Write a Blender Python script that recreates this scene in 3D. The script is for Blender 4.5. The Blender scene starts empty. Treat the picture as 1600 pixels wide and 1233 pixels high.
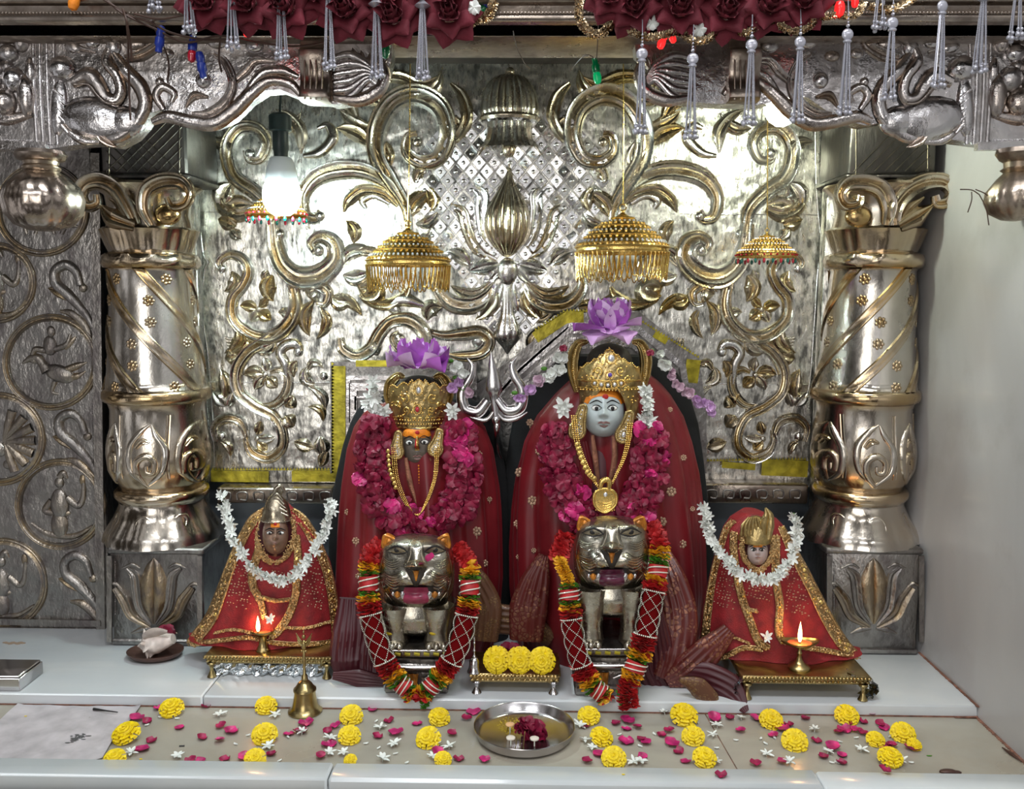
import bpy, math, random
import numpy as np
from mathutils import Vector, Matrix
random.seed(7)
RN = np.random.RandomState(11)
PI = math.pi
sc = bpy.context.scene

# ---------------------------------------------------------------- camera
FPX, CAMH = 1400.0, 0.70
YAW, TH, ROLL = math.radians(-1.0), math.atan(156.5 / 1400), math.radians(0.3)
def cam_axes():
    fx, fy = math.sin(YAW), math.cos(YAW)
    f = np.array([fx * math.cos(TH), fy * math.cos(TH), -math.sin(TH)])
    r = np.array([fy, -fx, 0.0])
    u = np.array([fx * math.sin(TH), fy * math.sin(TH), math.cos(TH)])
    c, s = math.cos(ROLL), math.sin(ROLL)
    return f, r * c + u * s, u * c - r * s
CF, CR, CU = cam_axes()
cd = bpy.data.cameras.new('camera'); cam = bpy.data.objects.new('camera', cd)
sc.collection.objects.link(cam); sc.camera = cam
cd.sensor_width = 36; cd.lens = FPX / 1600 * 36; cd.clip_start = .01
m = Matrix(((CR[0], CU[0], -CF[0]), (CR[1], CU[1], -CF[1]), (CR[2], CU[2], -CF[2])))
cam.matrix_world = Matrix.Translation((0, 0, CAMH)) @ m.to_4x4()

def ray(px, py):
    return CF + (px - 800) / FPX * CR + (616.5 - py) / FPX * CU
def P(px, py, Y):            # the point of the vertical plane y=Y that stands at this place of the picture
    d = ray(px, py); s = Y / d[1]; return (d[0] * s, Y, CAMH + d[2] * s)
def G(px, py, z=0.0):        # the point on the horizontal plane z
    d = ray(px, py); s = (z - CAMH) / d[2]; return (d[0] * s, d[1] * s, z)
def S(Y): return Y / FPX     # metres per pixel at that distance

# ---------------------------------------------------------------- exposure, world, lights
sc.view_settings.view_transform = 'Standard'; sc.view_settings.look = 'None'
sc.view_settings.exposure = -0.1; sc.view_settings.gamma = 1.0
w = bpy.data.worlds.new('world'); sc.world = w; w.use_nodes = True
nt = w.node_tree; nt.nodes.clear()
wo = nt.nodes.new('ShaderNodeOutputWorld'); bg = nt.nodes.new('ShaderNodeBackground')
tc = nt.nodes.new('ShaderNodeTexCoord'); sx = nt.nodes.new('ShaderNodeSeparateXYZ')
ns = nt.nodes.new('ShaderNodeTexNoise'); ns.inputs['Scale'].default_value = 3.4; ns.inputs['Detail'].default_value = 3
rp = nt.nodes.new('ShaderNodeValToRGB')
e = rp.color_ramp.elements
e[0].position = .42; e[0].color = (.035, .028, .022, 1); e[1].position = .62; e[1].color = (1.3, 1.3, 1.35, 1)
k = e.new(.52); k.color = (.26, .235, .215, 1)
nt.links.new(tc.outputs['Generated'], ns.inputs['Vector']); nt.links.new(ns.outputs['Fac'], rp.inputs['Fac'])
nt.links.new(rp.outputs['Color'], bg.inputs['Color']); nt.links.new(bg.outputs[0], wo.inputs[0])
bg.inputs['Strength'].default_value = 0.62

def area(name, loc, target, size, sy, power, col):
    l = bpy.data.lights.new(name, 'AREA'); l.shape = 'RECTANGLE'; l.size = size; l.size_y = sy
    l.energy = power; l.color = col
    o = bpy.data.objects.new(name, l); sc.collection.objects.link(o); o.location = loc
    o.rotation_euler = (Vector(target) - Vector(loc)).to_track_quat('-Z', 'Y').to_euler()
    return o
area('front_fill_strip', (-0.8, -0.9, 1.9), (-.1, 1.6, .5), 1.3, .10, 9, (.93, .96, 1))  # added fill from high in front, stands for no known lamp
area('front_fill_strip', (1.1, -0.9, 2.0), (.2, 1.6, .4), 1.3, .10, 7, (.95, .97, 1))  # its right-hand partner, likewise an added front fill
area('overhead_fill', (0.0, 0.25, 2.3), (0, 1.35, 0), 1.5, .25, 32, (.95, .97, 1))  # added overhead fill: brightens the marble, keeps the upper panel dark
area('low_front_fill', (-0.9, -2.2, .8), (.3, 1.6, .4), 1.6, 1.4, 24, (1, .97, .93))  # added low front fill, no actual doorway behind it

# ---------------------------------------------------------------- mesh kit
class MB:
    def __init__(s): s.v = []; s.f = []; s.m = []; s.g = []; s.n = 0
    def add(s, V, F, m=0, g=0.0):
        V = np.asarray(V, float).reshape(-1, 3); b = s.n
        s.v.append(V); s.n += len(V)
        s.g.append(np.broadcast_to(np.asarray(g, float), (len(V),)).copy())
        for q in F: s.f.append([b + i for i in q])
        s.m += ([m] * len(F) if np.isscalar(m) else list(m))
    def join(s, o, M=None, m=None):
        V = np.vstack(o.v)
        if M is not None:
            M = np.array(M); V = V @ M[:3, :3].T + M[:3, 3]
        b = s.n; s.v.append(V); s.n += len(V); s.g.append(np.concatenate(o.g))
        for q in o.f: s.f.append([b + i for i in q])
        s.m += list(o.m) if m is None else [m] * len(o.f)
    def grid(s, X, closed_u=False, closed_v=False, m=0, g=0.0, capv=False):
        X = np.asarray(X, float); nu, nv = X.shape[:2]   # X[u][v]
        F = []
        for i in range(nu if closed_u else nu - 1):
            for j in range(nv if closed_v else nv - 1):
                a = i * nv + j; b = ((i + 1) % nu) * nv + j
                c = ((i + 1) % nu) * nv + (j + 1) % nv; d = i * nv + (j + 1) % nv
                F.append((a, b, c, d))
        if capv:
            F.append([i * nv for i in range(nu)][::-1]); F.append([i * nv + nv - 1 for i in range(nu)])
        gg = g if np.isscalar(g) else np.asarray(g).reshape(-1)
        s.add(X.reshape(-1, 3), F, m, gg)
    def box(s, c, size, rz=0, bev=0.0, m=0, g=0.0, R=None):
        hx, hy, hz = [q / 2 for q in size]; b = min(bev, hx * .9, hy * .9, hz * .9)
        V = []; ID = {}
        if b <= 0:
            for k in range(8): V.append([hx * (1 if k & 1 else -1), hy * (1 if k & 2 else -1), hz * (1 if k & 4 else -1)])
            F = [(0, 2, 3, 1), (4, 5, 7, 6), (0, 1, 5, 4), (2, 6, 7, 3), (0, 4, 6, 2), (1, 3, 7, 5)]
        else:
            for k in range(8):
                sg = [1 if k & 1 else -1, 1 if k & 2 else -1, 1 if k & 4 else -1]; h = [hx, hy, hz]
                for a in range(3):
                    ID[k, a] = len(V); V.append([sg[q] * (h[q] - (0 if q == a else b)) for q in range(3)])
            F = []
            Q = [(0, 2, 3, 1), (4, 5, 7, 6), (0, 1, 5, 4), (2, 6, 7, 3), (0, 4, 6, 2), (1, 3, 7, 5)]
            for qi, q in enumerate(Q): F.append([ID[k, (2, 2, 1, 1, 0, 0)[qi]] for k in q])
            for a in range(3):
                o1, o2 = [q for q in range(3) if q != a]
                for k in range(8):
                    if k & (1 << a): continue
                    k2 = k | (1 << a); F.append([ID[k, o1], ID[k, o2], ID[k2, o2], ID[k2, o1]])
            for k in range(8): F.append([ID[k, 0], ID[k, 1], ID[k, 2]])
        V = np.array(V)
        if rz: 
            cr, sr = math.cos(rz), math.sin(rz); V = V @ np.array([[cr, sr, 0], [-sr, cr, 0], [0, 0, 1]])
        if R is not None: V = V @ np.array(R).T
        s.add(V + np.array(c), F, m, g)
    def lathe(s, prof, c, n=32, m=0, g=0.0, mod=None, R=None, closed=True, sx=1, sy=1):
        prof = np.array(prof, float); X = np.zeros((n, len(prof), 3)); GG = np.zeros((n, len(prof)))
        for i in range(n):
            a = 2 * PI * i / n
            for j, (r, z) in enumerate(prof):
                rr = r + (mod(a, j, z, r) if mod else 0)
                X[i, j] = (rr * math.cos(a) * sx, rr * math.sin(a) * sy, z)
                GG[i, j] = g if np.isscalar(g) else g[j]
        if R is not None: X = X @ np.array(R).T
        s.grid(X + np.array(c), closed_u=True, m=m, g=GG)
    def tube(s, pts, r, n=8, m=0, g=0.0, cap=True, closed=False, flat=1.0):
        p = np.array(pts, float); N = len(p)
        r = np.broadcast_to(np.asarray(r, float), (N,))
        if closed: T = np.roll(p, -1, 0) - np.roll(p, 1, 0)
        else: T = np.gradient(p, axis=0)
        T /= np.maximum(np.linalg.norm(T, axis=1)[:, None], 1e-12)
        ref = np.array([0, -1.0, 0]) if abs(T[0][1]) < .9 else np.array([0, 0, 1.0])
        X = np.zeros((N, n, 3)); a = np.arange(n) * 2 * PI / n
        for i in range(N):
            u = ref - T[i] * ref.dot(T[i]); u /= max(np.linalg.norm(u), 1e-9); ref = u; w_ = np.cross(T[i], u)
            X[i] = p[i] + r[i] * (np.cos(a)[:, None] * u * flat + np.sin(a)[:, None] * w_)
        b = s.n
        s.grid(X, closed_u=closed, closed_v=True, m=m, g=np.repeat(np.broadcast_to(np.asarray(g, float), (N,)), n))
        if cap and not closed:
            s.f.append([b + k for k in range(n)][::-1]); s.f.append([b + (N - 1) * n + k for k in range(n)]); s.m += [m, m]
    def ball(s, c, r, nu=10, nv=7, m=0, g=0.0, R=None):
        if np.isscalar(r): r = (r, r, r)
        X = np.zeros((nu, nv, 3))
        for i in range(nu):
            for j in range(nv):
                a = 2 * PI * i / nu; b = PI * j / (nv - 1)
                X[i, j] = (r[0] * math.sin(b) * math.cos(a), r[1] * math.sin(b) * math.sin(a), r[2] * math.cos(b))
        if R is not None: X = X @ np.array(R).T
        s.grid(X + np.array(c), closed_u=True, m=m, g=g)
    def prism(s, poly, y0, y1, m=0, g=0.0):       # outline in x,z between two depths
        n = len(poly); V = [(x, y0, z) for x, z in poly] + [(x, y1, z) for x, z in poly]
        F = [list(range(n)), list(range(2 * n - 1, n - 1, -1))] + [(i, (i + 1) % n, n + (i + 1) % n, n + i) for i in range(n)]
        s.add(V, F, m, g)
    def data(s, name, mats, o):
        V = np.vstack(s.v) - np.array(o)
        me = bpy.data.meshes.new(name); me.from_pydata(V.tolist(), [], s.f)
        for q in mats: me.materials.append(q)
        me.polygons.foreach_set('material_index', np.minimum(np.array(s.m, dtype=np.int32), len(mats) - 1))
        at = me.attributes.new('gilt', 'FLOAT', 'POINT'); at.data.foreach_set('value', np.concatenate(s.g).astype(np.float32))
        me.shade_smooth(); me.set_sharp_from_angle(angle=math.radians(48)); me.update()
        return me
    def build(s, name, mats, parent=None, origin=None):
        if not isinstance(mats, (list, tuple)): mats = [mats]
        if parent is not None: o_ = np.array(parent['org'])
        elif origin is not None: o_ = np.array(origin, float)
        else:
            V = np.vstack(s.v); lo, hi = V.min(0), V.max(0); o_ = np.array([(lo[0] + hi[0]) / 2, (lo[1] + hi[1]) / 2, lo[2]])
        me = s.data(name, mats, o_); o = bpy.data.objects.new(name, me); sc.collection.objects.link(o)
        if parent is not None: o.parent = parent; ORG[o.name] = o_
        else: o.location = o_
        o['org'] = [float(q) for q in o_]
        return o
ORG = {}
def tag(o, label=None, cat=None, group=None, kind=None):
    if label: o['label'] = label
    if cat: o['category'] = cat
    if group: o['group'] = group
    if kind: o['kind'] = kind
    return o
def thing(name, label, cat, loc, group=None):
    o = bpy.data.objects.new(name, None); sc.collection.objects.link(o); o.location = loc
    o.empty_display_size = .02; o['org'] = [float(q) for q in loc]
    return tag(o, label, cat, group)
def struct(mb, name, mats, label=None):
    return tag(mb.build(name, mats), label, None, None, 'structure')
def dup(root, loc, rz=0, label=None, group=None, rot=None, scale=1.0):
    r = root.copy(); sc.collection.objects.link(r); r.location = loc; r.rotation_euler = rot if rot else (0, 0, rz)
    r.scale = (scale,) * 3
    if label: r['label'] = label
    if group: r['group'] = group
    for ch in list(root.children):
        c = ch.copy(); sc.collection.objects.link(c); c.parent = r
        for g_ in list(ch.children):
            d = g_.copy(); sc.collection.objects.link(d); d.parent = c
    return r

def cr(pts, n=40, closed=False):                  # Catmull-Rom through points (any dimension)
    p = np.array(pts, float)
    if len(p) == 2: t = np.linspace(0, 1, n)[:, None]; return p[0] * (1 - t) + p[1] * t
    if closed: q = np.vstack([p[-1], p, p[0], p[1]]); k = len(p)
    else: q = np.vstack([2 * p[0] - p[1], p, 2 * p[-1] - p[-2]]); k = len(p) - 1
    out = []
    for t in np.linspace(0, k, n, endpoint=not closed):
        i = min(int(t), k - 1); u = t - i; a, b, c, d = q[i:i + 4]
        out.append(.5 * (2 * b + (c - a) * u + (2 * a - 5 * b + 4 * c - d) * u * u + (3 * b - a - 3 * c + d) * u ** 3))
    return np.array(out)
def lerp(vals, n):
    vals = np.array(vals, float).reshape(-1); return np.interp(np.linspace(0, 1, n), np.linspace(0, 1, len(vals)), vals) if len(vals) > 1 else np.full(n, vals[0])

# ---- embossed work: strokes with a profile, beaten out of a sheet facing the viewer
PROF = {
 'roll': ([-1.2, -.98, -.75, -.4, 0, .4, .75, .98, 1.2], [-.1, .3, .72, .96, 1, .96, .72, .3, -.1], [.9, .8, .35, 0, 0, 0, .5, .9, .9]),
 'chan': ([-1.12, -1, -.86, -.66, -.4, -.12, .06, .2, .46, .72, .9, 1.0, 1.12], [-.1, .62, .98, .86, .42, .16, .22, .62, .82, .56, .66, .45, -.1], [.1, 0, 0, .2, .75, .95, .9, .3, .1, .7, .9, .4, .2]),
 'leaf': ([-1.15, -.9, -.55, -.15, 0, .15, .55, .9, 1.15], [-.1, .55, 1, .78, .4, .78, 1, .55, -.1], [.9, .8, .7, .6, .9, .6, .7, .8, .9]),
 'pleat': ([-1, -.8, -.6, -.4, -.2, 0, .2, .4, .6, .8, 1], [0, .8, .35, 1, .3, .9, .3, 1, .35, .8, 0], [.2] * 11),
 'bar': ([-1.02, -1, -.8, .8, 1, 1.02], [-.1, .8, 1, 1, .8, -.1], [.3] * 6),
}
def stroke(mb, pts, wid, Y, H=.7, prof='roll', n=None, gs=1.0, ga=0.0, m=0, closed=False, rib=0.0, ribn=0, px=True, hmax=None, lift=0.0):
    """pts in picture pixels of the plane y=Y (px=True) or x,z metres; wid half widths in the same unit; H = height / half width"""
    if n is None: n = 12 + 7 * len(pts)
    q = cr(pts, n, closed)
    if px: W3 = np.array([P(a, b, Y) for a, b in q])[:, [0, 2]]; w_ = lerp(wid, n) * S(Y)
    else: W3 = q; w_ = lerp(wid, n)
    T = (np.roll(W3, -1, 0) - np.roll(W3, 1, 0)) if closed else np.gradient(W3, axis=0)
    T /= np.maximum(np.linalg.norm(T, axis=1)[:, None], 1e-9); Nn = np.stack([-T[:, 1], T[:, 0]], 1)
    t, h, g = [np.array(k) for k in PROF[prof]]
    X = np.zeros((n, len(t), 3)); GG = np.zeros((n, len(t)))
    for i in range(n):
        ww = max(w_[i], 2e-5); hh = ww * H
        if hmax: hh = min(hh, hmax)
        if rib: hh *= 1 + rib * math.sin(i / (n - 1) * ribn * 2 * PI)
        c = W3[i][None, :] + Nn[i][None, :] * (t * ww)[:, None]
        X[i, :, 0] = c[:, 0]; X[i, :, 2] = c[:, 1]; X[i, :, 1] = Y - h * hh - lift
        GG[i] = np.clip(g * gs + ga, 0, 1)
    mb.grid(X, closed_u=closed, m=m, g=GG)
def spiral(cx, cy, r0, a0, turns, d=1, k=.12, n=14):
    out = []
    for i in range(n):
        t = i / (n - 1); r = r0 * (1 - t) ** .85 * (1 - k) + r0 * k; a = a0 + d * turns * 2 * PI * t
        out.append((cx + r * math.cos(a), cy + r * math.sin(a)))
    return out
def dome(mb, x, y, rx, ry, Y, h=.6, ang=0, g=0.0, m=0, nu=16):
    c = P(x, y, Y); s = S(Y); a = -ang; ca, sa = math.cos(a), math.sin(a)
    R = [[ca, 0, -sa], [0, 1, 0], [sa, 0, ca]]
    mb.ball(c, (rx * s, min(rx, ry) * s * h, ry * s), nu, 9, m, g, R)
def leaf(mb, b, t, w_, Y, bend=0, H=.55, ga=0.0, gs=1.0, m=0, tipw=0.0):
    b, t = np.array(b, float), np.array(t, float); d = t - b; nrm = np.array([-d[1], d[0]])
    stroke(mb, [b, b + d * .35 + nrm * bend, b + d * .72 + nrm * bend * .8, t], [w_ * .15, w_ * .75, w_, w_ * .85, w_ * .5, tipw], Y, H, 'leaf', 18, gs, ga, m)
def beads(mb, pts, r, step, m=0, g=0.0, nu=6, nv=5, closed=False):
    p = cr(pts, max(60, len(pts) * 12), closed) if len(pts) < 40 else np.array(pts, float)
    if closed: p = np.vstack([p, p[:1]])
    L = np.concatenate([[0], np.cumsum(np.linalg.norm(np.diff(p, axis=0), axis=1))]); k = max(2, int(L[-1] / step))
    for s_ in np.linspace(0, L[-1], k, endpoint=not closed):
        c = [np.interp(s_, L, p[:, q]) for q in range(3)]; mb.ball(c, r, nu, nv, m, g)
def PP(pts, Y): return [P(a, b, Y) for a, b in pts]

# ---------------------------------------------------------------- materials
def nd(nt, t, **kw):
    n_ = nt.nodes.new(t)
    for k_, v_ in kw.items():
        if k_ in n_.inputs: n_.inputs[k_].default_value = v_
        else: setattr(n_, k_, v_)
    return n_
def base_mat(name):
    mt = bpy.data.materials.new(name); mt.use_nodes = True; nt = mt.node_tree
    return mt, nt, nt.nodes['Principled BSDF'], nt.links.new
def mixc(nt, fac, a, b, blend='MIX'):
    n_ = nt.nodes.new('ShaderNodeMix'); n_.data_type = 'RGBA'; n_.blend_type = blend; L = nt.links.new
    for s_, v_ in ((n_.inputs[0], fac), (n_.inputs[6], a), (n_.inputs[7], b)):
        if hasattr(v_, 'is_linked'): L(v_, s_)
        else: s_.default_value = v_ if s_ is n_.inputs[0] else (*v_, 1)
    return n_.outputs[2]
def ramp(nt, fac, p0, p1, c0=0.0, c1=1.0):
    r_ = nt.nodes.new('ShaderNodeMapRange'); r_.inputs[1].default_value = p0; r_.inputs[2].default_value = p1
    r_.inputs[3].default_value = c0; r_.inputs[4].default_value = c1; nt.links.new(fac, r_.inputs[0]); return r_.outputs[0]
def mat(name, col, rough=.5, metal=0.0, var=0.0, vs=30, bump=0.0, bs=200, spec=None, sheen=0, trans=0, emit=None, es=0, coat=0, alpha=None, stretch=None, sub=0):
    mt, nt, p, L = base_mat(name); p.inputs['Base Color'].default_value = (*col, 1)
    p.inputs['Roughness'].default_value = rough; p.inputs['Metallic'].default_value = metal
    if spec is not None: p.inputs['Specular IOR Level'].default_value = spec
    if sheen: p.inputs['Sheen Weight'].default_value = sheen; p.inputs['Sheen Roughness'].default_value = .4; p.inputs['Sheen Tint'].default_value = (*[min(1, c * 2 + .15) for c in col], 1)
    if trans: p.inputs['Transmission Weight'].default_value = trans
    if coat: p.inputs['Coat Weight'].default_value = coat; p.inputs['Coat Roughness'].default_value = .1
    if emit: p.inputs['Emission Color'].default_value = (*emit, 1); p.inputs['Emission Strength'].default_value = es
    if alpha is not None: p.inputs['Alpha'].default_value = alpha
    if sub: p.inputs['Subsurface Weight'].default_value = sub; p.inputs['Subsurface Scale'].default_value = .01
    tcx = nt.nodes.new('ShaderNodeTexCoord'); vec = tcx.outputs['Object']
    if stretch:
        mp = nt.nodes.new('ShaderNodeMapping'); mp.inputs['Scale'].default_value = stretch; L(vec, mp.inputs[0]); vec = mp.outputs[0]
    if var:
        n1 = nd(nt, 'ShaderNodeTexNoise', Scale=vs, Detail=4); L(vec, n1.inputs['Vector'])
        f_ = ramp(nt, n1.outputs['Fac'], .3, .7)
        L(mixc(nt, f_, [c * (1 - var) for c in col], [min(1, c * (1 + var)) for c in col]), p.inputs['Base Color'])
    if bump:
        n2 = nd(nt, 'ShaderNodeTexNoise', Scale=bs, Detail=3); L(vec, n2.inputs['Vector'])
        b_ = nd(nt, 'ShaderNodeBump', Strength=bump, Distance=.002); L(n2.outputs['Fac'], b_.inputs['Height']); L(b_.outputs[0], p.inputs['Normal'])
    return mt
def silver_mat(name, base=(.80, .79, .76), gilt=(.50, .36, .17), dark=(.20, .18, .17), amt=.55, ps=22, rough=.24, bump=.35, bs=120, stretch=(1, 1, .35), gadd=0.0):
    """beaten silver with tarnish blotches; the gilded areas come from the mesh"""
    mt, nt, p, L = base_mat(name); tcx = nt.nodes.new('ShaderNodeTexCoord'); mp = nt.nodes.new('ShaderNodeMapping')
    mp.inputs['Scale'].default_value = stretch; L(tcx.outputs['Object'], mp.inputs[0])
    n1 = nd(nt, 'ShaderNodeTexNoise', Scale=ps, Detail=6, Roughness=.65); L(mp.outputs[0], n1.inputs['Vector'])
    n2 = nd(nt, 'ShaderNodeTexNoise', Scale=bs, Detail=4, Roughness=.6); L(mp.outputs[0], n2.inputs['Vector'])
    n3 = nd(nt, 'ShaderNodeTexNoise', Scale=7, Detail=3); L(tcx.outputs['Object'], n3.inputs['Vector'])
    at = nd(nt, 'ShaderNodeAttribute', attribute_name='gilt')
    g0 = nt.nodes.new('ShaderNodeMath'); g0.operation = 'ADD'; L(at.outputs['Fac'], g0.inputs[0]); g0.inputs[1].default_value = gadd
    g1 = nt.nodes.new('ShaderNodeMath'); g1.operation = 'MULTIPLY'; g1.use_clamp = True; L(g0.outputs[0], g1.inputs[0]); L(ramp(nt, n3.outputs['Fac'], .3, .7, .35, 1.1), g1.inputs[1])
    c = mixc(nt, g1.outputs[0], base, gilt)
    f1 = ramp(nt, n1.outputs['Fac'], .48, .62, 0, amt); c = mixc(nt, f1, c, dark)
    L(c, p.inputs['Base Color']); p.inputs['Metallic'].default_value = 1
    L(ramp(nt, n1.outputs['Fac'], .4, .7, rough, rough + .22), p.inputs['Roughness'])
    b_ = nd(nt, 'ShaderNodeBump', Strength=bump, Distance=.003); L(n2.outputs['Fac'], b_.inputs['Height']); L(b_.outputs[0], p.inputs['Normal'])
    return mt
M = {}
M['sheet'] = silver_mat('embossed_silver_sheet', base=(.70, .68, .62), dark=(.09, .085, .08), rough=.25, bump=.6, bs=80, amt=.9, ps=46, stretch=(1.2, 1, .5))
M['relief'] = silver_mat('silver_relief', base=(.80, .80, .78), gilt=(.50, .37, .16), rough=.17, bump=.3, bs=60, amt=.4, ps=20, stretch=(1, 1, 1))
M['tiles'] = silver_mat('bright_silver', base=(.88, .88, .90), rough=.2, bump=.3, bs=60, amt=.35, ps=25, stretch=(1, 1, 1))
M['column'] = silver_mat('column_silver', base=(.68, .66, .62), gilt=(.50, .34, .15), gadd=.16, rough=.15, bump=.3, bs=30, amt=.25, ps=9, stretch=(1, 1, .6))  # added gilt paints warm reflections of the surroundings into the column
M['dark_silver'] = silver_mat('tarnish_and_shade_silver', base=(.12, .11, .10), gilt=(.25, .2, .12), dark=(.04, .04, .04), rough=.35)  # painted shade on the abacus, real tarnish in the engraved lines
M['pot_silver'] = silver_mat('warm_tarnished_silver', base=(.46, .40, .36), gilt=(.45, .33, .18), dark=(.16, .12, .10), rough=.2, bump=.3, bs=40, amt=.4, ps=12, stretch=(1, 1, 1))
M['old'] = silver_mat('tarnished_silver', base=(.31, .295, .28), gilt=(.40, .29, .15), dark=(.16, .14, .14), rough=.31, bump=1.0, bs=60, amt=.75, ps=26, stretch=(1, 1, .6))
M['frieze'] = silver_mat('frieze_silver', base=(.66, .65, .66), gilt=(.36, .25, .16), dark=(.2, .17, .15), gadd=.12, rough=.18, bump=.7, bs=44, amt=.5, ps=18, stretch=(1, 1, 1))
M['brown_silver'] = silver_mat('brown_tarnished_silver', base=(.42, .36, .31), gilt=(.4, .28, .15), dark=(.14, .11, .09), rough=.25, bump=.3, bs=50, amt=.6, ps=14, stretch=(1, 1, 1))
M['lion'] = silver_mat('lion_silver', base=(.46, .43, .36), gilt=(.42, .28, .10), dark=(.17, .13, .09), rough=.2, bump=.25, bs=80, amt=.5, ps=30, stretch=(1, 1, 1))
M['steel'] = mat('steel', (.62, .60, .60), .22, 1, .12, 12, .08, 60)
M['gold'] = mat('gold', (.78, .54, .17), .27, 1, .15, 60, .3, 300)
M['gold_old'] = mat('antique_gold', (.52, .385, .17), .3, 1, .3, 90, .5, 260)
M['brass'] = mat('brass', (.43, .335, .15), .28, 1, .2, 30, .15, 120)
M['zari'] = mat('gold_zari', (.60, .40, .19), .32, 1, .45, 220, .9, 420)
M['pearl'] = mat('pearl', (.40, .40, .45), .22, .35, coat=.6)
M['pearl_white'] = mat('white_pearl', (.74, .76, .66), .25, .1, coat=.6)
M['red'] = mat('red_satin', (.155, .008, .013), .36, 0, .25, 9, .3, 14, sheen=.3)
M['net'] = mat('red_net', (.24, .010, .014), .6, 0, .3, 60, .6, 500, sheen=.2)
M['maroon'] = mat('maroon_satin', (.06, .006, .011), .42, 0, .2, 9, .15, 18, sheen=.03)
M['black'] = mat('black_velvet', (.004, .004, .005), .9, 0, 0, 9, .3, 300, sheen=.08)
M['rose'] = mat('magenta_petals', (.20, .004, .032), .5, 0, .55, 60, .2, 200, sheen=.12)
M['petal'] = mat('rose_petal', (.50, .02, .15), .38, 0, .55, 60, .1, 200)
M['deep_rose'] = mat('maroon_fabric_rose', (.12, .006, .016), .8, 0, .2, 40, .3, 300, sheen=.3)
M['yellow'] = mat('marigold', (.88, .62, .0), .55, 0, .22, 90, .1, 300)
M['white'] = mat('jasmine', (.80, .82, .78), .5, 0, .08, 60)
M['lilac'] = mat('lilac_petal', (.42, .12, .50), .45, 0, .45, 22, .1, 60)
M['lilac_pale'] = mat('pale_lilac_petal', (.66, .42, .70), .45, 0, .3, 22, .1, 60)
M['pink'] = mat('pale_pink_petal', (.60, .42, .52), .5, 0, .2, 30)
M['green'] = mat('green_leaf', (.07, .22, .02), .5, 0, .4, 60)
M['ruff_red'] = mat('red_ribbon_petals', (.42, .012, .014), .5, 0, .35, 80, .1, 200, sheen=.2)
M['ruff_yellow'] = mat('yellow_ribbon_petals', (.80, .42, .02), .5, 0, .25, 80, .1, 200)
M['ruff_green'] = mat('green_ribbon_petals', (.07, .24, .02), .5, 0, .4, 80, .1, 200)
M['core_red'] = mat('dark_red_core', (.12, .003, .004), .95, spec=.05)
M['orange'] = mat('sindoor_orange', (.75, .22, .01), .6, 0, .3, 90, .3, 300)
M['vermilion'] = mat('vermilion', (.42, .01, .01), .6)
M['copper'] = mat('copper_brocade', (.30, .13, .08), .38, .6, .4, 60, .4, 300)
M['wood'] = mat('dark_wood', (.022, .014, .009), .65, 0, .4, 12, .5, 30, stretch=(.5, 1, 4))
M['tape'] = mat('yellow_foil', (.40, .33, .03), .38, .6, .5, 40, .9, 50)
M['wire'] = mat('brown_wire', (.06, .03, .02), .5)
M['black_plastic'] = mat('black_plastic', (.015, .03, .03), .4)
M['blue_plastic'] = mat('blue_plastic', (.01, .03, .25), .3)
M['green_plastic'] = mat('green_glass', (.0, .16, .05), .15, coat=1)
M['red_glow'] = mat('red_lamp', (.5, .0, .0), .2, emit=(1, .02, .02), es=1.6)
M['green_glow'] = mat('green_lamp', (.0, .3, .1), .2, emit=(.0, .8, .25), es=.25)
M['tinsel'] = mat('gold_tinsel', (.55, .42, .26), .25, 1, .4, 200)
M['flame'] = mat('flame', (0, 0, 0), .5, emit=(1, .62, .25), es=9)
M['bulb'] = mat('bulb_glow', (1, 1, 1), .5, emit=(.80, 1.0, .98), es=230)
M['bulb_right'] = mat('bulb_glow_right', (1, 1, 1), .5, emit=(.92, 1.0, .80), es=150)
M['bulb_neck'] = mat('bulb_neck', (.75, .82, .85), .4)
M['foil'] = mat('silver_foil', (.66, .70, .72), .18, 1, .2, 60, 1.0, 60)
M['conch'] = mat('conch_shell', (.66, .58, .53), .4, 0, .2, 60, .4, 60, coat=.2)
M['dish'] = mat('brown_copper_dish', (.09, .045, .035), .4, .4, .2, 30)
M['stone_face'] = mat('pale_marble_face', (.50, .57, .58), .35, 0, .06, 30, coat=.3)
M['dark_stone'] = mat('dark_stone_face', (.13, .105, .085), .3, 0, .15, 40, coat=.4)
M['brown_face'] = mat('brown_stone_face', (.22, .13, .09), .3, 0, .2, 60, coat=.4)
M['eye'] = mat('eye_white', (.75, .75, .72), .25, coat=.6)
M['ink'] = mat('black_ink', (.012, .010, .010), .4)
M['lip'] = mat('lip_paint', (.30, .17, .16), .4)
M['tongue'] = mat('tongue_paint', (.30, .03, .08), .3, 0, .3, 90, coat=.4)
M['tongue_dark'] = mat('dark_tongue_paint', (.10, .012, .04), .25, 0, .3, 90, coat=.5)
M['amber'] = mat('amber_enamel', (.55, .20, .02), .3, .5, .5, 90, coat=.5)
M['ruby'] = mat('red_stone', (.45, .01, .03), .15, coat=1)
M['emerald'] = mat('green_stone', (.0, .13, .10), .15, coat=1)
M['gem'] = mat('clear_stone', (.80, .82, .86), .1, .6, coat=1)
M['violet'] = mat('violet_stone', (.09, .05, .35), .15, coat=1)
M['mustard'] = mat('mustard_edge', (.50, .36, .02), .5, .3, .3, 60)
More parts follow.
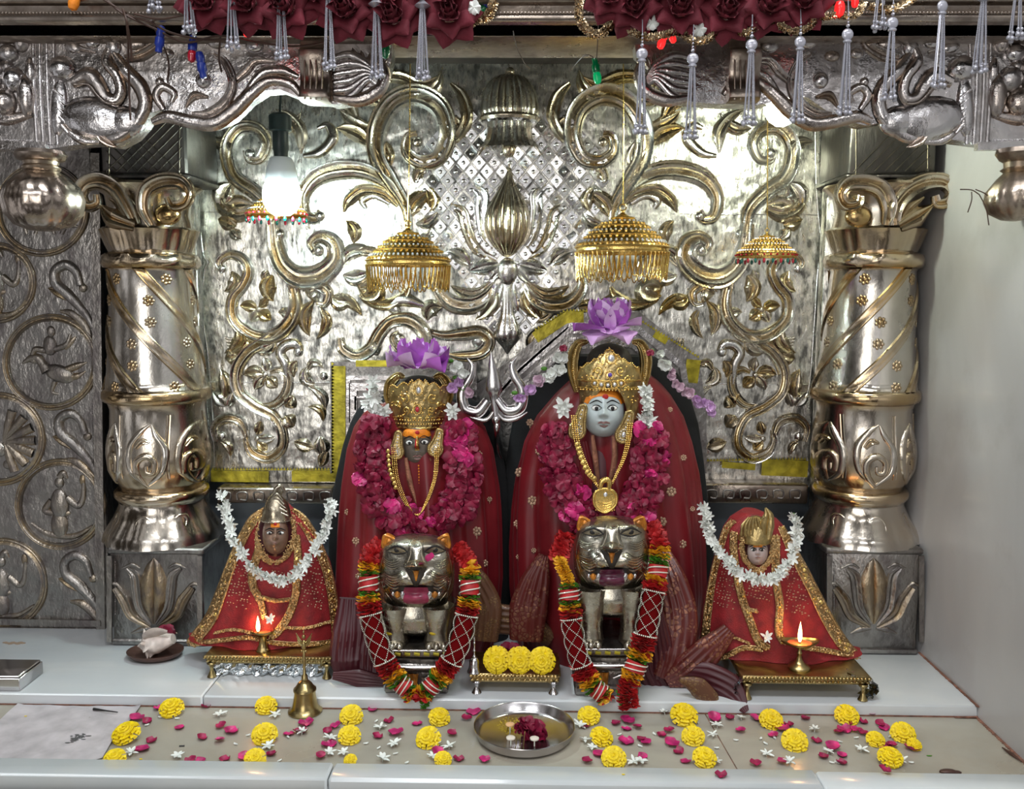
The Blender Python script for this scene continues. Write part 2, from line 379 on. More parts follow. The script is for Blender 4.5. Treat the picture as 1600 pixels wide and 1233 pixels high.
# ---------------------------------------------------------------- stone surfaces
def marble(name, c1, c2, stain, rough=.16, sc_=5, sa=.5, ss=3.0, th=.62):
    mt, nt, p, L = base_mat(name); tcx = nt.nodes.new('ShaderNodeTexCoord'); mp = nt.nodes.new('ShaderNodeMapping'); mp.inputs['Scale'].default_value = (.6, 1.6, 1)
    L(tcx.outputs['Object'], mp.inputs[0])
    a = nd(nt, 'ShaderNodeTexNoise', Scale=sc_, Detail=6, Distortion=1.2); L(mp.outputs[0], a.inputs['Vector'])
    b = nd(nt, 'ShaderNodeTexNoise', Scale=ss * 3, Detail=5, Roughness=.6); L(tcx.outputs['Object'], b.inputs['Vector'])
    c = mixc(nt, ramp(nt, a.outputs['Fac'], .35, .68), c1, c2); c = mixc(nt, ramp(nt, b.outputs['Fac'], th - .05, th + .22, 0, sa), c, stain)
    L(c, p.inputs['Base Color']); L(ramp(nt, b.outputs['Fac'], .3, .8, rough, rough + .1), p.inputs['Roughness'])
    p.inputs['Coat Weight'].default_value = .25; p.inputs['Coat Roughness'].default_value = .12
    return mt
M['marble'] = marble('white_marble', (.62, .66, .69), (.72, .74, .74), (.56, .53, .50), .18, 5, .3)
M['curb'] = marble('curb_marble', (.56, .60, .62), (.64, .66, .67), (.55, .54, .50), .18, 5, .25)
M['onyx'] = marble('beige_marble', (.34, .32, .27), (.44, .41, .34), (.33, .25, .17), .2, 4, .45, 2.2, .56)
M['plaster'] = marble('stained_plaster', (.43, .42, .425), (.51, .50, .50), (.27, .25, .23), .3, 2.2, .5, 2.2, .6)
M['slate'] = mat('blue_grey_stone', (.16, .19, .22), .4, 0, .25, 8)
M['grout'] = mat('red_brown_grout', (.20, .09, .06), .8, 0, .5, 80, .6, 300)
M['paper'] = mat('stained_paper', (.50, .46, .475), .85, 0, .2, 26, .3, 60)
M['shadow_wood'] = mat('blackened_wood', (.02, .018, .016), .6, 0, .3, 20)

def sbox(name, x, y, z, m, bev=0.0, label=None):
    b = MB(); b.box([(x[0] + x[1]) / 2, (y[0] + y[1]) / 2, (z[0] + z[1]) / 2], [x[1] - x[0], y[1] - y[0], z[1] - z[0]], bev=bev); return struct(b, name, m, label)
WX = .757
sbox('floor', (-1.4, .56), (1.2515, 1.444), (-.03, 0), M['onyx'], .0012, 'beige marble offering slab strewn with flowers').location.z += 0
# the slab is two stones with an oblique joint; cut it as an outline
old = bpy.data.objects['floor']; bpy.data.objects.remove(old)
j0, j1 = G(1098, 1107, 0), G(1153, 1202, 0)
def slab(name, poly, z0, z1, m, label):
    b = MB(); n = len(poly)
    b.add([(x, y, z0) for x, y in poly] + [(x, y, z1) for x, y in poly],
          [list(range(n))[::-1], list(range(n, 2 * n))] + [(i, (i + 1) % n, n + (i + 1) % n, n + i) for i in range(n)]); return struct(b, name, m, label)
YB, YF = 1.4435, 1.2515
slab('floor', [(-1.4, YF), (j1[0] - .001, YF), (j0[0] - .001, YB), (-1.4, YB)], -.03, 0, M['onyx'], 'wide beige marble offering slab strewn with flowers')
slab('floor_right', [(j1[0] + .001, YF), (WX, YF), (WX, YB), (j0[0] + .001, YB)], -.03, 0, M['onyx'], 'beige marble slab right of the oblique joint')
sbox('trim_1', (-1.4, WX), (1.253, 1.443), (-.032, -.0012), M['grout'], 0, 'red-brown grout in the slab joints')
sx0 = G(316, 1088, .02)[0]
sbox('trim_2', (-1.4, sx0 - .001), (1.4445, 1.95), (-.03, .02), M['marble'], .0025, 'white marble step, left stone')
sbox('trim_3', (sx0 + .001, WX), (1.4445, 1.95), (-.03, .02), M['marble'], .0025, 'white marble step under the idols')
sbox('trim_4', (-1.4, WX), (1.4432, 1.4465), (-.01, .0022), M['grout'], 0, 'red-brown grout line at the foot of the step')
cx1 = G(516, 1205, .012)[0]; cx2 = G(1278, 1210, .012)[0]
sbox('trim_5', (-1.4, cx1 - .0008), (1.204, 1.251), (-.015, .012), M['curb'], .003, 'white marble curb in front, left stone')
sbox('trim_6', (cx1 + .0008, cx2 - .001), (1.204, 1.251), (-.015, .012), M['curb'], .0045, 'white marble curb in front, middle stone')
sbox('trim_7', (cx2 + .001, WX), (1.204, 1.251), (-.015, .009), M['marble'], .003, 'greyish marble curb in front, right stone')
sbox('floor_front', (-1.4, WX), (.85, 1.2), (-.06, -.010), M['onyx'], .002, 'stone ledge in front of the curb')
sbox('wall_right', (WX, WX + .06), (.85, 2.0), (-.06, 1.5), M['plaster'], 0, 'stained grey plaster side wall')
sbox('wall_back', (-1.6, WX), (1.885, 1.93), (-.03, 1.5), M['slate'], 0, 'blue-grey stone wall behind the idols')
sbox('ceiling', (-1.6, WX), (1.36, 1.885), (1.155, 1.19), M['wood'], 0, 'dark wooden ceiling board')
b = MB()
for k in range(40):      # crumbled grout along the wall foot
    t = k / 39; a, c_ = G(1437, 1021, .02), G(1520, 1103, .02)
    b.ball((WX - .002, a[1] + (1.4445 - a[1]) * t, .0205), (.0025 + .0015 * random.random(), .006, .0016), 6, 4)
for k in range(34): b.ball((WX - .002, 1.4435 - .19 * k / 33, .0005), (.003 + .002 * random.random(), .004, .002), 6, 4)
for k in range(16): b.ball((WX - .004 - .0022 * k, 1.442, .001), (.004, .003, .003 - .00015 * k), 6, 4)
struct(b, 'trim_8', M['grout'], 'brown grout at the foot of the right wall')

# ---------------------------------------------------------------- main embossed panel
YP = 1.84
panel = thing('relief_panel', 'large embossed silver sheet with scrollwork and a central lotus behind the idols', 'panel', (-.03, YP, .3))
def PX(p): return P(p[0], p[1], YP)
b = MB()
x0, x1 = P(278, 500, YP)[0], P(1325, 500, YP)[0]; z0, z1 = P(800, 757, YP)[2], 1.156
nu, nv = 300, 240
X = np.zeros((nu, nv, 3)); ux = np.linspace(x0, x1, nu); vz = np.linspace(z0, z1, nv)
X[:, :, 0] = ux[:, None]; X[:, :, 2] = vz[None, :]
def fbm(a, b_, f):
    r = 0
    for k in range(5):
        th = RN.rand() * 6.28; ph = RN.rand(2) * 6.28; ff = f * (1.6 ** k)
        r = r + np.sin(a * ff * math.cos(th) + ph[0] + 2 * np.sin(b_ * ff * .7 + ph[1])) * np.sin(b_ * ff + ph[1] + np.cos(a * ff * .6)) / (1.45 ** k)
    return r
A, B = np.meshgrid(ux, vz, indexing='ij')
X[:, :, 1] = YP + .0013 * fbm(A, B, 14) + .0004 * fbm(A, B, 90)
b.grid(X)
b.box(((x0 + x1) / 2, YP + .012, (z0 + z1) / 2), (x1 - x0, .012, z1 - z0))
b.build('sheet', M['sheet'], panel)
# seams and beaded borders
b = MB()
for sgn, pts in ((0, [(303, 240), (304, 330), (310, 395), (318, 410), (312, 425), (308, 480), (318, 560), (324, 640), (328, 730)]),
                 (1, [(1280, 170), (1283, 300), (1290, 370), (1294, 392), (1286, 420), (1282, 470), (1272, 600), (1262, 625), (1266, 660), (1260, 728)])):
    beads(b, PP(pts, YP - .001), .0016, .0036)
    stroke(b, [(x + (7 if sgn == 0 else -7), y) for x, y in pts], [1.4], YP, .8, 'roll', 60, .2)
for y_ in (333, 598):
    stroke(b, [(296, y_ - 2), (420, y_), (560, y_ - 1)], [.8], YP, .8, 'roll', 20, 0); stroke(b, [(1050, y_ + 1), (1290, y_ + 3)], [.8], YP, .8, 'roll', 20, 0)
b.build('beaded_border', M['relief'], panel)

def mirror_px(pts): return [(1594 - x, y) for x, y in pts]
def half(side):
    f = (lambda p: p) if side == 0 else mirror_px
    f1 = (lambda q: q) if side == 0 else (lambda q: (1594 - q[0], q[1]))
    sg = 1 if side == 0 else -1
    def sk(_b, pts, wid, *a_, **k_):
        q_ = MB(); stroke(q_, pts, [w_ * 1.42 for w_ in wid], *a_, **{'gs': 1.0, 'ga': .12, **k_}); q_.build('scroll', M['relief'], panel)
    b = None
    # great volute beside the bell
    sk(b, f([(640, 372), (634, 323), (612, 285), (590, 245), (590, 200), (614, 160), (652, 148), (688, 168), (700, 208), (686, 246), (658, 254), (636, 238), (638, 214), (652, 210)]), [3, 6, 8.5, 10, 11, 11, 11, 10, 9, 8, 6.5, 5, 4], YP, .85, 'chan', 110)
    # arch vine out to the left
    sk(b, f([(628, 318), (606, 288), (570, 268), (530, 266), (494, 278), (474, 306), (478, 336), (494, 342), (502, 330)]), [3, 6, 9, 10, 9, 7, 6, 5, 4], YP, .8, 'chan', 80)
    sk(b, f([(622, 322), (600, 303), (568, 298), (545, 314), (537, 332)]), [2, 5, 7, 6, 1], YP, .8, 'leaf', 40)
    sk(b, f([(608, 318), (585, 306), (567, 314), (572, 326)]), [2, 4, 4, 2], YP, .8, 'roll', 30)
    # outer top volute
    sk(b, f([(430, 380), (424, 330), (398, 300), (366, 275), (356, 232), (374, 202), (402, 202), (417, 224), (408, 248), (390, 250), (384, 234)]), [5, 7, 8, 8.5, 8, 7.5, 7, 6, 5, 4, 3], YP, .8, 'chan', 90)
    # hook volute
    sk(b, f([(426, 350), (431, 387), (443, 416), (468, 434), (500, 430), (524, 406), (521, 380), (502, 370), (487, 380), (494, 396)]), [7, 9, 10, 12, 12, 10, 9, 7, 5, 4], YP, .85, 'chan', 90)
    # long descending vine
    sk(b, f([(446, 424), (458, 450), (462, 480), (450, 508), (424, 526), (392, 522), (366, 498), (364, 468), (380, 446), (388, 424), (378, 404), (358, 398), (343, 410), (350, 424)]), [3, 6, 7.5, 8, 8, 7.5, 7, 6.5, 6, 6, 5.5, 5, 4, 3], YP, .85, 'chan', 120)
    sk(b, f([(440, 512), (412, 534), (386, 552), (370, 580), (374, 612), (398, 634), (428, 650), (442, 676), (440, 700), (420, 716), (396, 708), (386, 690), (388, 672)]), [3, 6, 6.5, 6.5, 6.5, 6.5, 6, 6, 6, 6, 5.5, 4, 2], YP, .9, 'chan', 110)
    sk(b, f([(403, 634), (430, 632), (448, 612), (450, 588), (436, 578), (422, 582)]), [2, 5, 5.5, 5, 4, 2], YP, .9, 'chan', 50)
    sk(b, f([(448, 600), (446, 570), (438, 552), (446, 540), (462, 538), (470, 550)]), [2, 5, 5, 5, 5, 3], YP, .9, 'roll', 50)
    sk(b, f([(388, 690), (376, 660), (352, 654), (336, 668), (338, 690)]), [2, 6, 6, 5, 3], YP, .9, 'chan', 46)
    # horizontal vine under the umbrella
    sk(b, f([(531, 528), (536, 546), (558, 556), (580, 544), (594, 520), (612, 502), (638, 500), (660, 516), (666, 538), (646, 548), (624, 544), (614, 528), (624, 520)]), [4, 6, 7, 7, 7, 7, 8, 8, 7, 6, 5, 4, 3], YP, .85, 'chan', 100)
    sk(b, f([(656, 512), (690, 524), (722, 522), (750, 520), (764, 534), (752, 552), (722, 556), (694, 552)]), [2, 5, 7, 7.5, 7, 7, 6, 1], YP, .85, 'chan', 70)
    # sweep from lotus base
    sk(b, f([(776, 442), (760, 466), (736, 478), (706, 474), (686, 452), (686, 424)]), [3, 7, 9, 9, 7, 3], YP, .8, 'chan', 60)
    sk(b, f([(770, 440), (745, 458), (722, 456), (704, 446)]), [2, 6, 6, 1], YP, .8, 'leaf', 36)
    sk(b, f([(668, 480), (640, 470), (622, 470), (612, 482), (624, 488)]), [2, 6, 6, 4, 2], YP, .8, 'roll', 36)
    sk(b, f([(560, 446), (578, 470), (606, 476), (632, 462), (640, 448)]), [2, 5, 6, 5, 2], YP, .8, 'leaf', 40, ga=.4)
    sk(b, f([(474, 244), (500, 238), (520, 216), (512, 196), (496, 200)]), [2, 5, 6, 4, 2], YP, .8, 'roll', 40, ga=.3)
    sk(b, f([(548, 150), (584, 124), (624, 120), (660, 132), (690, 118)]), [2, 6, 7, 6, 1], YP, .8, 'leaf', 46, ga=.3)
    sk(b, f([(704, 130), (722, 150), (730, 182), (716, 212), (700, 222)]), [2, 6, 7, 6, 2], YP, .8, 'leaf', 40, ga=.3)
    sk(b, f([(340, 300), (348, 322), (372, 334), (398, 326)]), [3, 8, 9, 4], YP, .8, 'leaf', 36, ga=.1)
    sk(b, f([(472, 452), (492, 444), (512, 456), (508, 474), (494, 474)]), [3, 6, 6, 4, 2], YP, .8, 'chan', 40)
    sk(b, f([(600, 418), (592, 400), (570, 392), (548, 400)]), [2, 5, 6, 2], YP, .8, 'leaf', 30, ga=.2)
    small = MB(); nleaf = 0
    for q in [((603, 268), (588, 214), 7, .2, 1), ((616, 292), (600, 240), 6, -.15, 1), ((612, 300), (556, 206), 5, .1, 1), ((700, 180), (706, 224), 9, -.3, 1), ((668, 262), (650, 290), 8, .2, .5),
              ((580, 230), (524, 200), 12, .15, 1), ((585, 200), (530, 172), 9, -.1, .5), ((640, 150), (690, 108), 10, .25, .6), ((600, 160), (560, 118), 10, -.2, .6), ((560, 190), (490, 150), 10, .2, .7),
              ((470, 240), (430, 170), 9, .2, .4), ((420, 200), (470, 176), 8, .2, .4), ((356, 250), (322, 222), 9, .3, .4), ((362, 286), (346, 330), 16, .1, .3), ((396, 320), (352, 352), 12, .3, .6), ((370, 352), (340, 342), 11, 0, 1), ((362, 356), (378, 374), 8, .1, .2),
              ((552, 380), (540, 344), 9, .2, 1), ((530, 420), (590, 396), 10, -.25, .4), ((536, 430), (578, 424), 11, .15, .2), ((426, 430), (428, 472), 11, .2, .8), ((418, 422), (410, 440), 6, 0, .3),
              ((478, 460), (498, 450), 16, 0, .3), ((490, 470), (484, 526), 9, .2, .8), ((500, 480), (494, 530), 7, -.25, .9), ((510, 470), (566, 494), 8, -.2, 1), ((520, 462), (548, 470), 12, .2, .9),
              ((590, 440), (560, 462), 15, -.3, .8), ((560, 450), (600, 470), 12, -.2, .8), ((402, 484), (374, 478), 8, .1, .9), ((402, 484), (392, 504), 8, 0, .3), ((404, 486), (424, 500), 9, 0, .9), ((404, 480), (418, 462), 6, .1, .9), ((456, 500), (434, 488), 8, .2, .2),
              ((362, 424), (350, 456), 9, -.3, .8), ((372, 508), (350, 552), 12, -.3, .9), ((352, 560), (372, 556), 10, 0, .9), ((398, 548), (432, 532), 10, .1, .2), ((412, 584), (380, 586), 9, .1, .9), ((414, 588), (398, 610), 8, .1, .3), ((416, 590), (434, 606), 9, 0, .9), ((416, 580), (412, 558), 7, .1, .2),
              ((446, 636), (460, 618), 11, 0, .9), ((444, 650), (460, 668), 12, 0, .9), ((352, 625), (344, 576), 10, .1, .8), ((352, 635), (332, 612), 9, 0, .1), ((356, 636), (364, 612), 7, 0, .1), ((345, 690), (360, 714), 6, -.2, .9), ((402, 690), (418, 704), 8, 0, .9), ((400, 684), (432, 682), 7, .1, .1), ((402, 680), (408, 656), 7, 0, .8),
              ((492, 600), (480, 572), 9, -.3, .3), ((480, 580), (506, 576), 6, -.4, .5), ((508, 640), (480, 604), 7, .2, .2), ((505, 660), (480, 636), 6, .3, .8), ((490, 700), (458, 690), 10, 0, .6), ((506, 712), (500, 680), 12, 0, .1), ((500, 730), (512, 700), 8, 0, .4), ((464, 564), (460, 590), 7, .2, .8),
              ((640, 600), (620, 560), 10, 0, .1), ((690, 480), (668, 502), 12, .3, .6), ((770, 446), (742, 500), 11, -.2, .9), ((590, 556), (580, 530), 9, 0, .1), ((640, 340), (676, 300), 12, -.15, .6), ((672, 330), (664, 292), 10, .2, .8), ((650, 350), (684, 330), 9, .2, .2), ((640, 380), (676, 354), 8, .2, .2), ((700, 392), (736, 418), 11, -.1, .1)]:
        bp, tp, wd, bd, gl = q; big = wd >= 8 and nleaf < 50; b = MB() if big else small; leaf(b, f1(bp), f1(tp), wd * 1.15, YP, bd * sg, .6, gl * .9, .35)
        if big: b.build('leaf', M['relief'], panel); nleaf += 1
    b = MB()
    for (x, y, r, g_) in [(652, 222, 8, .6), (500, 338, 8, .3), (498, 392, 9, .3), (390, 240, 9, .1), (347, 420, 7, .1), (624, 530, 10, .5), (748, 534, 11, .1), (346, 682, 8, .2), (492, 462, 9, 0), (466, 550, 8, 0), (436, 366, 9, .3), (506, 588, 7, .2), (404, 484, 5, .5), (414, 586, 5, .5), (402, 686, 5, .5), (620, 484, 6, .3)]:
        x_, y_ = f1((x, y)); dome(b, x_, y_, r, r, YP, .8, 0, g_)
    b.build('boss', M['relief'], panel); b = MB()
    for k in range(9):       # combed fringe under the scroll
        stroke(b, f([(352 + 1.5 * k, 528 + 5 * k), (368 - .3 * k, 530 + 4.6 * k)]), [2, .8], YP, .9, 'roll', 8, .2, .5)
    b.build('combed_fringe', M['relief'], panel); tag(small.build('small_leaves', M['relief'], panel), kind='stuff')
half(0); half(1)
# diamond lattice behind the lotus
b = MB(); g2 = MB()
def inlat(x, y):
    if y < 175 or y > 512: return False
    wdt = 40 + (y - 130) * .95 if y < 250 else (150 if y < 330 else 150 - (y - 330) * .62)
    return abs(x - 797) < max(12, wdt)
c45 = math.sqrt(.5); st = 15.5
for i in range(-14, 15):
    for j in range(-14, 15):
        x = 797 + (i - j) * st * .78; y = 340 + (i + j) * st * .92
        if not inlat(x, y): continue
        c = P(x, y, YP); s_ = S(YP); a_, h_ = st * .70 * s_, .0022 + .0012 * random.random(); tx, tz = random.uniform(-.12, .12), random.uniform(-.12, .12)
        o = [(0, 1.12), (-1, 0), (0, -1.12), (1, 0)]
        V = [(c[0] + q[0] * a_ * 1.04, YP + .001, c[2] + q[1] * a_ * 1.04) for q in o] + [(c[0] + q[0] * a_ * .88, YP - h_ + (q[0] * tx + q[1] * tz) * a_, c[2] + q[1] * a_ * .88) for q in o]
        b.add(V, [(4, 5, 6, 7)] + [(k, (k + 1) % 4, 4 + (k + 1) % 4, 4 + k) for k in range(4)], 0, random.random() * .15)
        g2.ball((c[0], YP - h_ - .0002, c[2]), (a_ * .32, .0016, a_ * .32), 8, 5)
b.build('lattice', M['tiles'], panel); g2.build('stud', M['relief'], panel)
# lotus
b = MB()
stroke(b, [(795, 246), (795, 262), (791, 300), (780, 330)], [2, 3, 6, 2], YP, .8, 'roll', 24, .3, .6)
def lathe_relief(mb, rows, Y, h, g, n=16, ribs=0, flat=.75):
    rows = cr(rows, 46); X = np.zeros((len(rows), n, 3))
    for i, (cx_, y, hw) in enumerate(rows):
        for j in range(n):
            t = -1 + 2 * j / (n - 1); t2 = math.copysign(abs(t) ** .9, t)
            p_ = P(cx_ + hw * t2, y, Y); d = math.sqrt(max(0, 1 - abs(t2) ** 2.4)) * hw * S(Y) * h
            if ribs: d *= 1 + .16 * abs(math.sin(t2 * ribs * PI / 2 + PI / 2))
            X[i, j] = (p_[0], Y + .001 - d, p_[2])
    mb.grid(X, g=g)
lathe_relief(b, [(795, 258, 3), (795, 280, 8), (794, 300, 19), (793, 325, 33), (793, 352, 37), (793, 375, 31), (793, 395, 14), (793, 402, 4)], YP, .75, .75, 33, 7)
dome(b, 795, 233, 11, 14, YP, .9, 0, .8); b.build('lotus_bud', M['relief'], panel)
b = MB()
for s_ in (0, 1):
    f = (lambda p: p) if s_ == 0 else (lambda p: [(1590 - x, y) for x, y in p])
    stroke(b, f([(778, 396), (758, 368), (752, 330), (752, 305), (736, 290)]), [3, 9, 10, 11, 4], YP, .55, 'chan', 50, 0, .02)
    stroke(b, f([(776, 406), (745, 390), (730, 360), (722, 332), (704, 322)]), [3, 8, 9, 9, 4], YP, .6, 'chan', 50, .3, .7)
    leaf(b, f([(780, 412)])[0], f([(732, 424)])[0], 13, YP, 0, .6, 0, .2); leaf(b, f([(784, 420)])[0], f([(762, 444)])[0], 8, YP, 0, .6, 0, .3)
    leaf(b, f([(788, 436)])[0], f([(778, 492)])[0], 9, YP, .1, .6, 0, .3); leaf(b, f([(776, 450)])[0], f([(744, 500)])[0], 9, YP, -.1, .6, .7, .3); leaf(b, f([(760, 500)])[0], f([(722, 476)])[0], 6, YP, .2, .6, .4, .3)
dome(b, 793, 424, 17, 22, YP, .6, 0, .3); lathe_relief(b, [(793, 440, 4), (793, 462, 9), (793, 490, 12), (793, 510, 20), (793, 526, 22), (793, 544, 8), (793, 556, 1)], YP, .6, .15, 17, 3)
b.build('lotus_petals', M['relief'], panel)
# bell above the lotus
b = MB()
lathe_relief(b, [(797, 116, 4), (797, 120, 22), (796, 132, 36), (796, 150, 44), (796, 172, 47), (796, 182, 45)], YP, .7, .55, 41, 9)
lathe_relief(b, [(796, 182, 46), (796, 186, 48), (796, 191, 46)], YP, .85, .7, 21)
lathe_relief(b, [(796, 192, 36), (796, 205, 36), (796, 220, 40), (796, 232, 50)], YP, .6, .35, 31, 6)
stroke(b, [(746, 243), (758, 226), (796, 220), (832, 226), (846, 243)], [2, 4, 4, 4, 2], YP, .9, 'roll', 40, .5, .4)
dome(b, 797, 112, 7, 7, YP, 1, 0, .8); b.build('bell_relief', M['relief'], panel)

# ---------------------------------------------------------------- ledges under the panel, throne backs
def ledge(name, label, xa, xb, ya, yb, Y, d, m, key=False):
    t = thing(name, label, 'ledge', P((xa + xb) / 2, yb, Y)); b = MB()
    p0, p1 = P(xa, ya, Y), P(xb, yb, Y)
    b.box(((p0[0] + p1[0]) / 2, Y + d / 2, (p0[2] + p1[2]) / 2), (p1[0] - p0[0], d, p0[2] - p1[2]), bev=.003); b.build('rail', m, t)
    b = MB()
    n_ = int((xb - xa) / 26)
    for k in range(n_):
        x = xa + 14 + 26 * k; ym = (ya + yb) / 2
        stroke(b, [(x - 7, ym + 6), (x - 7, ym - 5), (x + 7, ym - 5), (x + 7, ym + 6), (x - 2, ym + 6)], [1.3], Y, 1.2, 'roll', 26, .2)
    b.build('key_pattern', M['old'], t); return t
ledge('stone_ledge', 'dark key-patterned ledge under the panel behind the left small idol', 338, 520, 762, 788, 1.79, .07, M['brown_silver'])
ledge('stone_ledge', 'dark key-patterned ledge under the panel behind the right small idol', 1098, 1262, 756, 788, 1.79, .07, M['brown_silver'])
def bandpoly(b, pts, wd, Y, h, m=0):      # flat strip with mitred corners
    q = np.array([P(x, y, Y) for x, y in pts])[:, [0, 2]]; w_ = wd * S(Y)
    n = len(q); L_, R_ = [], []
    for i in range(n):
        d0 = q[i] - q[i - 1] if i else q[1] - q[0]; d1 = q[i + 1] - q[i] if i < n - 1 else d0
        d0 = d0 / np.linalg.norm(d0); d1 = d1 / np.linalg.norm(d1); n0 = np.array([-d0[1], d0[0]]); n1 = np.array([-d1[1], d1[0]]); mm = n0 + n1; mm /= max(.4, mm.dot(n0))
        L_.append(q[i] + mm * w_); R_.append(q[i] - mm * w_)
    V = [(p[0], Y - h, p[1]) for p in L_] + [(p[0], Y - h, p[1]) for p in R_] + [(p[0], Y, p[1]) for p in L_] + [(p[0], Y, p[1]) for p in R_]
    F = []
    for i in range(n - 1):
        F += [(i, i + 1, n + i + 1, n + i), (i, 2 * n + i, 2 * n + i + 1, i + 1), (n + i, n + i + 1, 3 * n + i + 1, 3 * n + i)]
    F += [(0, n, 3 * n, 2 * n), (n - 1, 3 * n - 1, 4 * n - 1, 2 * n - 1)]
    b.add(V, F, m, .1)
YT = 1.80
def saw(b, pts, Y, side=1):                # zigzag snipped edge
    q = cr(pts, 2 + int(sum(math.dist(pts[i], pts[i + 1]) for i in range(len(pts) - 1)) / 5)) if len(pts) == 2 else np.array(sum([[tuple(np.array(pts[i]) + (np.array(pts[i + 1]) - np.array(pts[i])) * k / max(1, int(math.dist(pts[i], pts[i + 1]) / 5))) for k in range(max(1, int(math.dist(pts[i], pts[i + 1]) / 5)))] for i in range(len(pts) - 1)], []))
    for a, c in zip(q[:-1], q[1:]):
        d = c - a; nrm = np.array([d[1], -d[0]]) * side; m_ = (a + c) / 2 + nrm * .9
        p0, p1, p2 = P(a[0], a[1], Y), P(c[0], c[1], Y), P(m_[0], m_[1], Y); b.add([p0, p1, p2], [(0, 1, 2)])
def backplate(label, outline, inner):
    t = thing('throne_back', label, 'throne back', P(outline[0][0], 1010, YT))
    b = MB(); b.prism([(P(x, y, YT)[0], P(x, y, YT)[2]) for x, y in outline], YT + .02, YT); b.build('plate', M['old'], t)
    b = MB()
    for pts, wd in inner: bandpoly(b, pts, wd, YT, .006)
    b.build('moulding', M['frieze'], t); return t
tl = backplate('plain silver frame behind the left idol, yellow foil on its left post', [(516, 740), (516, 566), (745, 566), (745, 740)],
               [([(545, 740), (545, 590), (745, 590)], 3), ([(552, 660), (552, 604), (745, 604)], 6), ([(556, 640), (556, 620), (745, 620)], 1.5)])
b = MB(); bandpoly(b, [(529, 752), (529, 572)], 11, YT - .001, .001); saw(b, [(518, 740), (518, 566)], YT - .002, -1); b.build('yellow_foil', M['tape'], tl); b = MB(); bandpoly(b, [(556, 568), (612, 568)], 5, YT - .001, .001); b.build('yellow_foil', M['tape'], tl)
tr = backplate('peaked silver frame behind the right idol, yellow foil on its slopes', [(745, 740), (745, 600), (806, 556), (884, 489), (1000, 488), (1092, 560), (1104, 640), (1104, 740)],
               [([(760, 640), (800, 590), (888, 516), (996, 514), (1066, 572), (1076, 640), (1078, 730)], 5), ([(775, 620), (812, 578), (892, 506), (996, 506)], 2), ([(790, 640), (815, 606), (895, 536), (990, 534), (1044, 580)], 9)])
b = MB(); bandpoly(b, [(836, 528), (884, 496), (912, 495)], 9, YT - .001, .001); b.build('yellow_foil', M['tape'], tr); b = MB(); bandpoly(b, [(1022, 522), (1042, 534)], 5, YT - .001, .001); b.build('yellow_foil', M['tape'], tr); b = MB(); bandpoly(b, [(1084, 562), (1079, 598)], 11, YT - .001, .001); b.build('yellow_foil', M['tape'], tr); b = MB()
saw(b, [(836, 518), (884, 487), (934, 487)], YT - .002, 1); saw(b, [(1002, 503), (1092, 560)], YT - .002, 1); b.build('snipped_edge', M['tape'], tr)
for lab, segs, sw in (('yellow foil strip along the panel foot left of the idols', [((330, 744), (420, 745), 9), ((456, 744), (530, 744), 9)], [(330, 735), (530, 735)]),
                      ('yellow foil strip along the panel foot right of the idols', [((1128, 726), (1180, 730), 5), ((1190, 730), (1262, 733), 13)], [(1094, 721), (1260, 719)])):
    b = MB()
    for a, c, wd in segs: bandpoly(b, [a, c], wd, YP - .006, .0012)
    saw(b, sw, YP - .007, 1); tag(b.build('foil_strip', M['tape']), lab, 'foil strip')
def stroke2(mb, pts, wid, fn, H=.7, prof='roll', n=None, gs=1.0, ga=0.0, m=0, closed=False, hmax=None):
    """a beaten stroke laid on a curved surface: fn(x, y, h) -> point; x, y, h in pixel units"""
    if n is None: n = 12 + 7 * len(pts)
    q = cr(pts, n, closed); w_ = lerp(wid, n)
    T = (np.roll(q, -1, 0) - np.roll(q, 1, 0)) if closed else np.gradient(q, axis=0)
    T /= np.maximum(np.linalg.norm(T, axis=1)[:, None], 1e-9); Nn = np.stack([-T[:, 1], T[:, 0]], 1)
    t, h, g = [np.array(k) for k in PROF[prof]]
    X = np.zeros((n, len(t), 3)); GG = np.zeros((n, len(t)))
    for i in range(n):
        hh = w_[i] * H
        if hmax: hh = min(hh, hmax)
        for j in range(len(t)):
            X[i, j] = fn(q[i, 0] + Nn[i, 0] * t[j] * w_[i], q[i, 1] + Nn[i, 1] * t[j] * w_[i], h[j] * hh)
        GG[i] = np.clip(g * gs + ga, 0, 1)
    mb.grid(X, closed_u=closed, m=m, g=GG)
def flat(Y): return lambda x, y, h: (P(x, y, Y)[0], Y - h * S(Y), P(x, y, Y)[2])

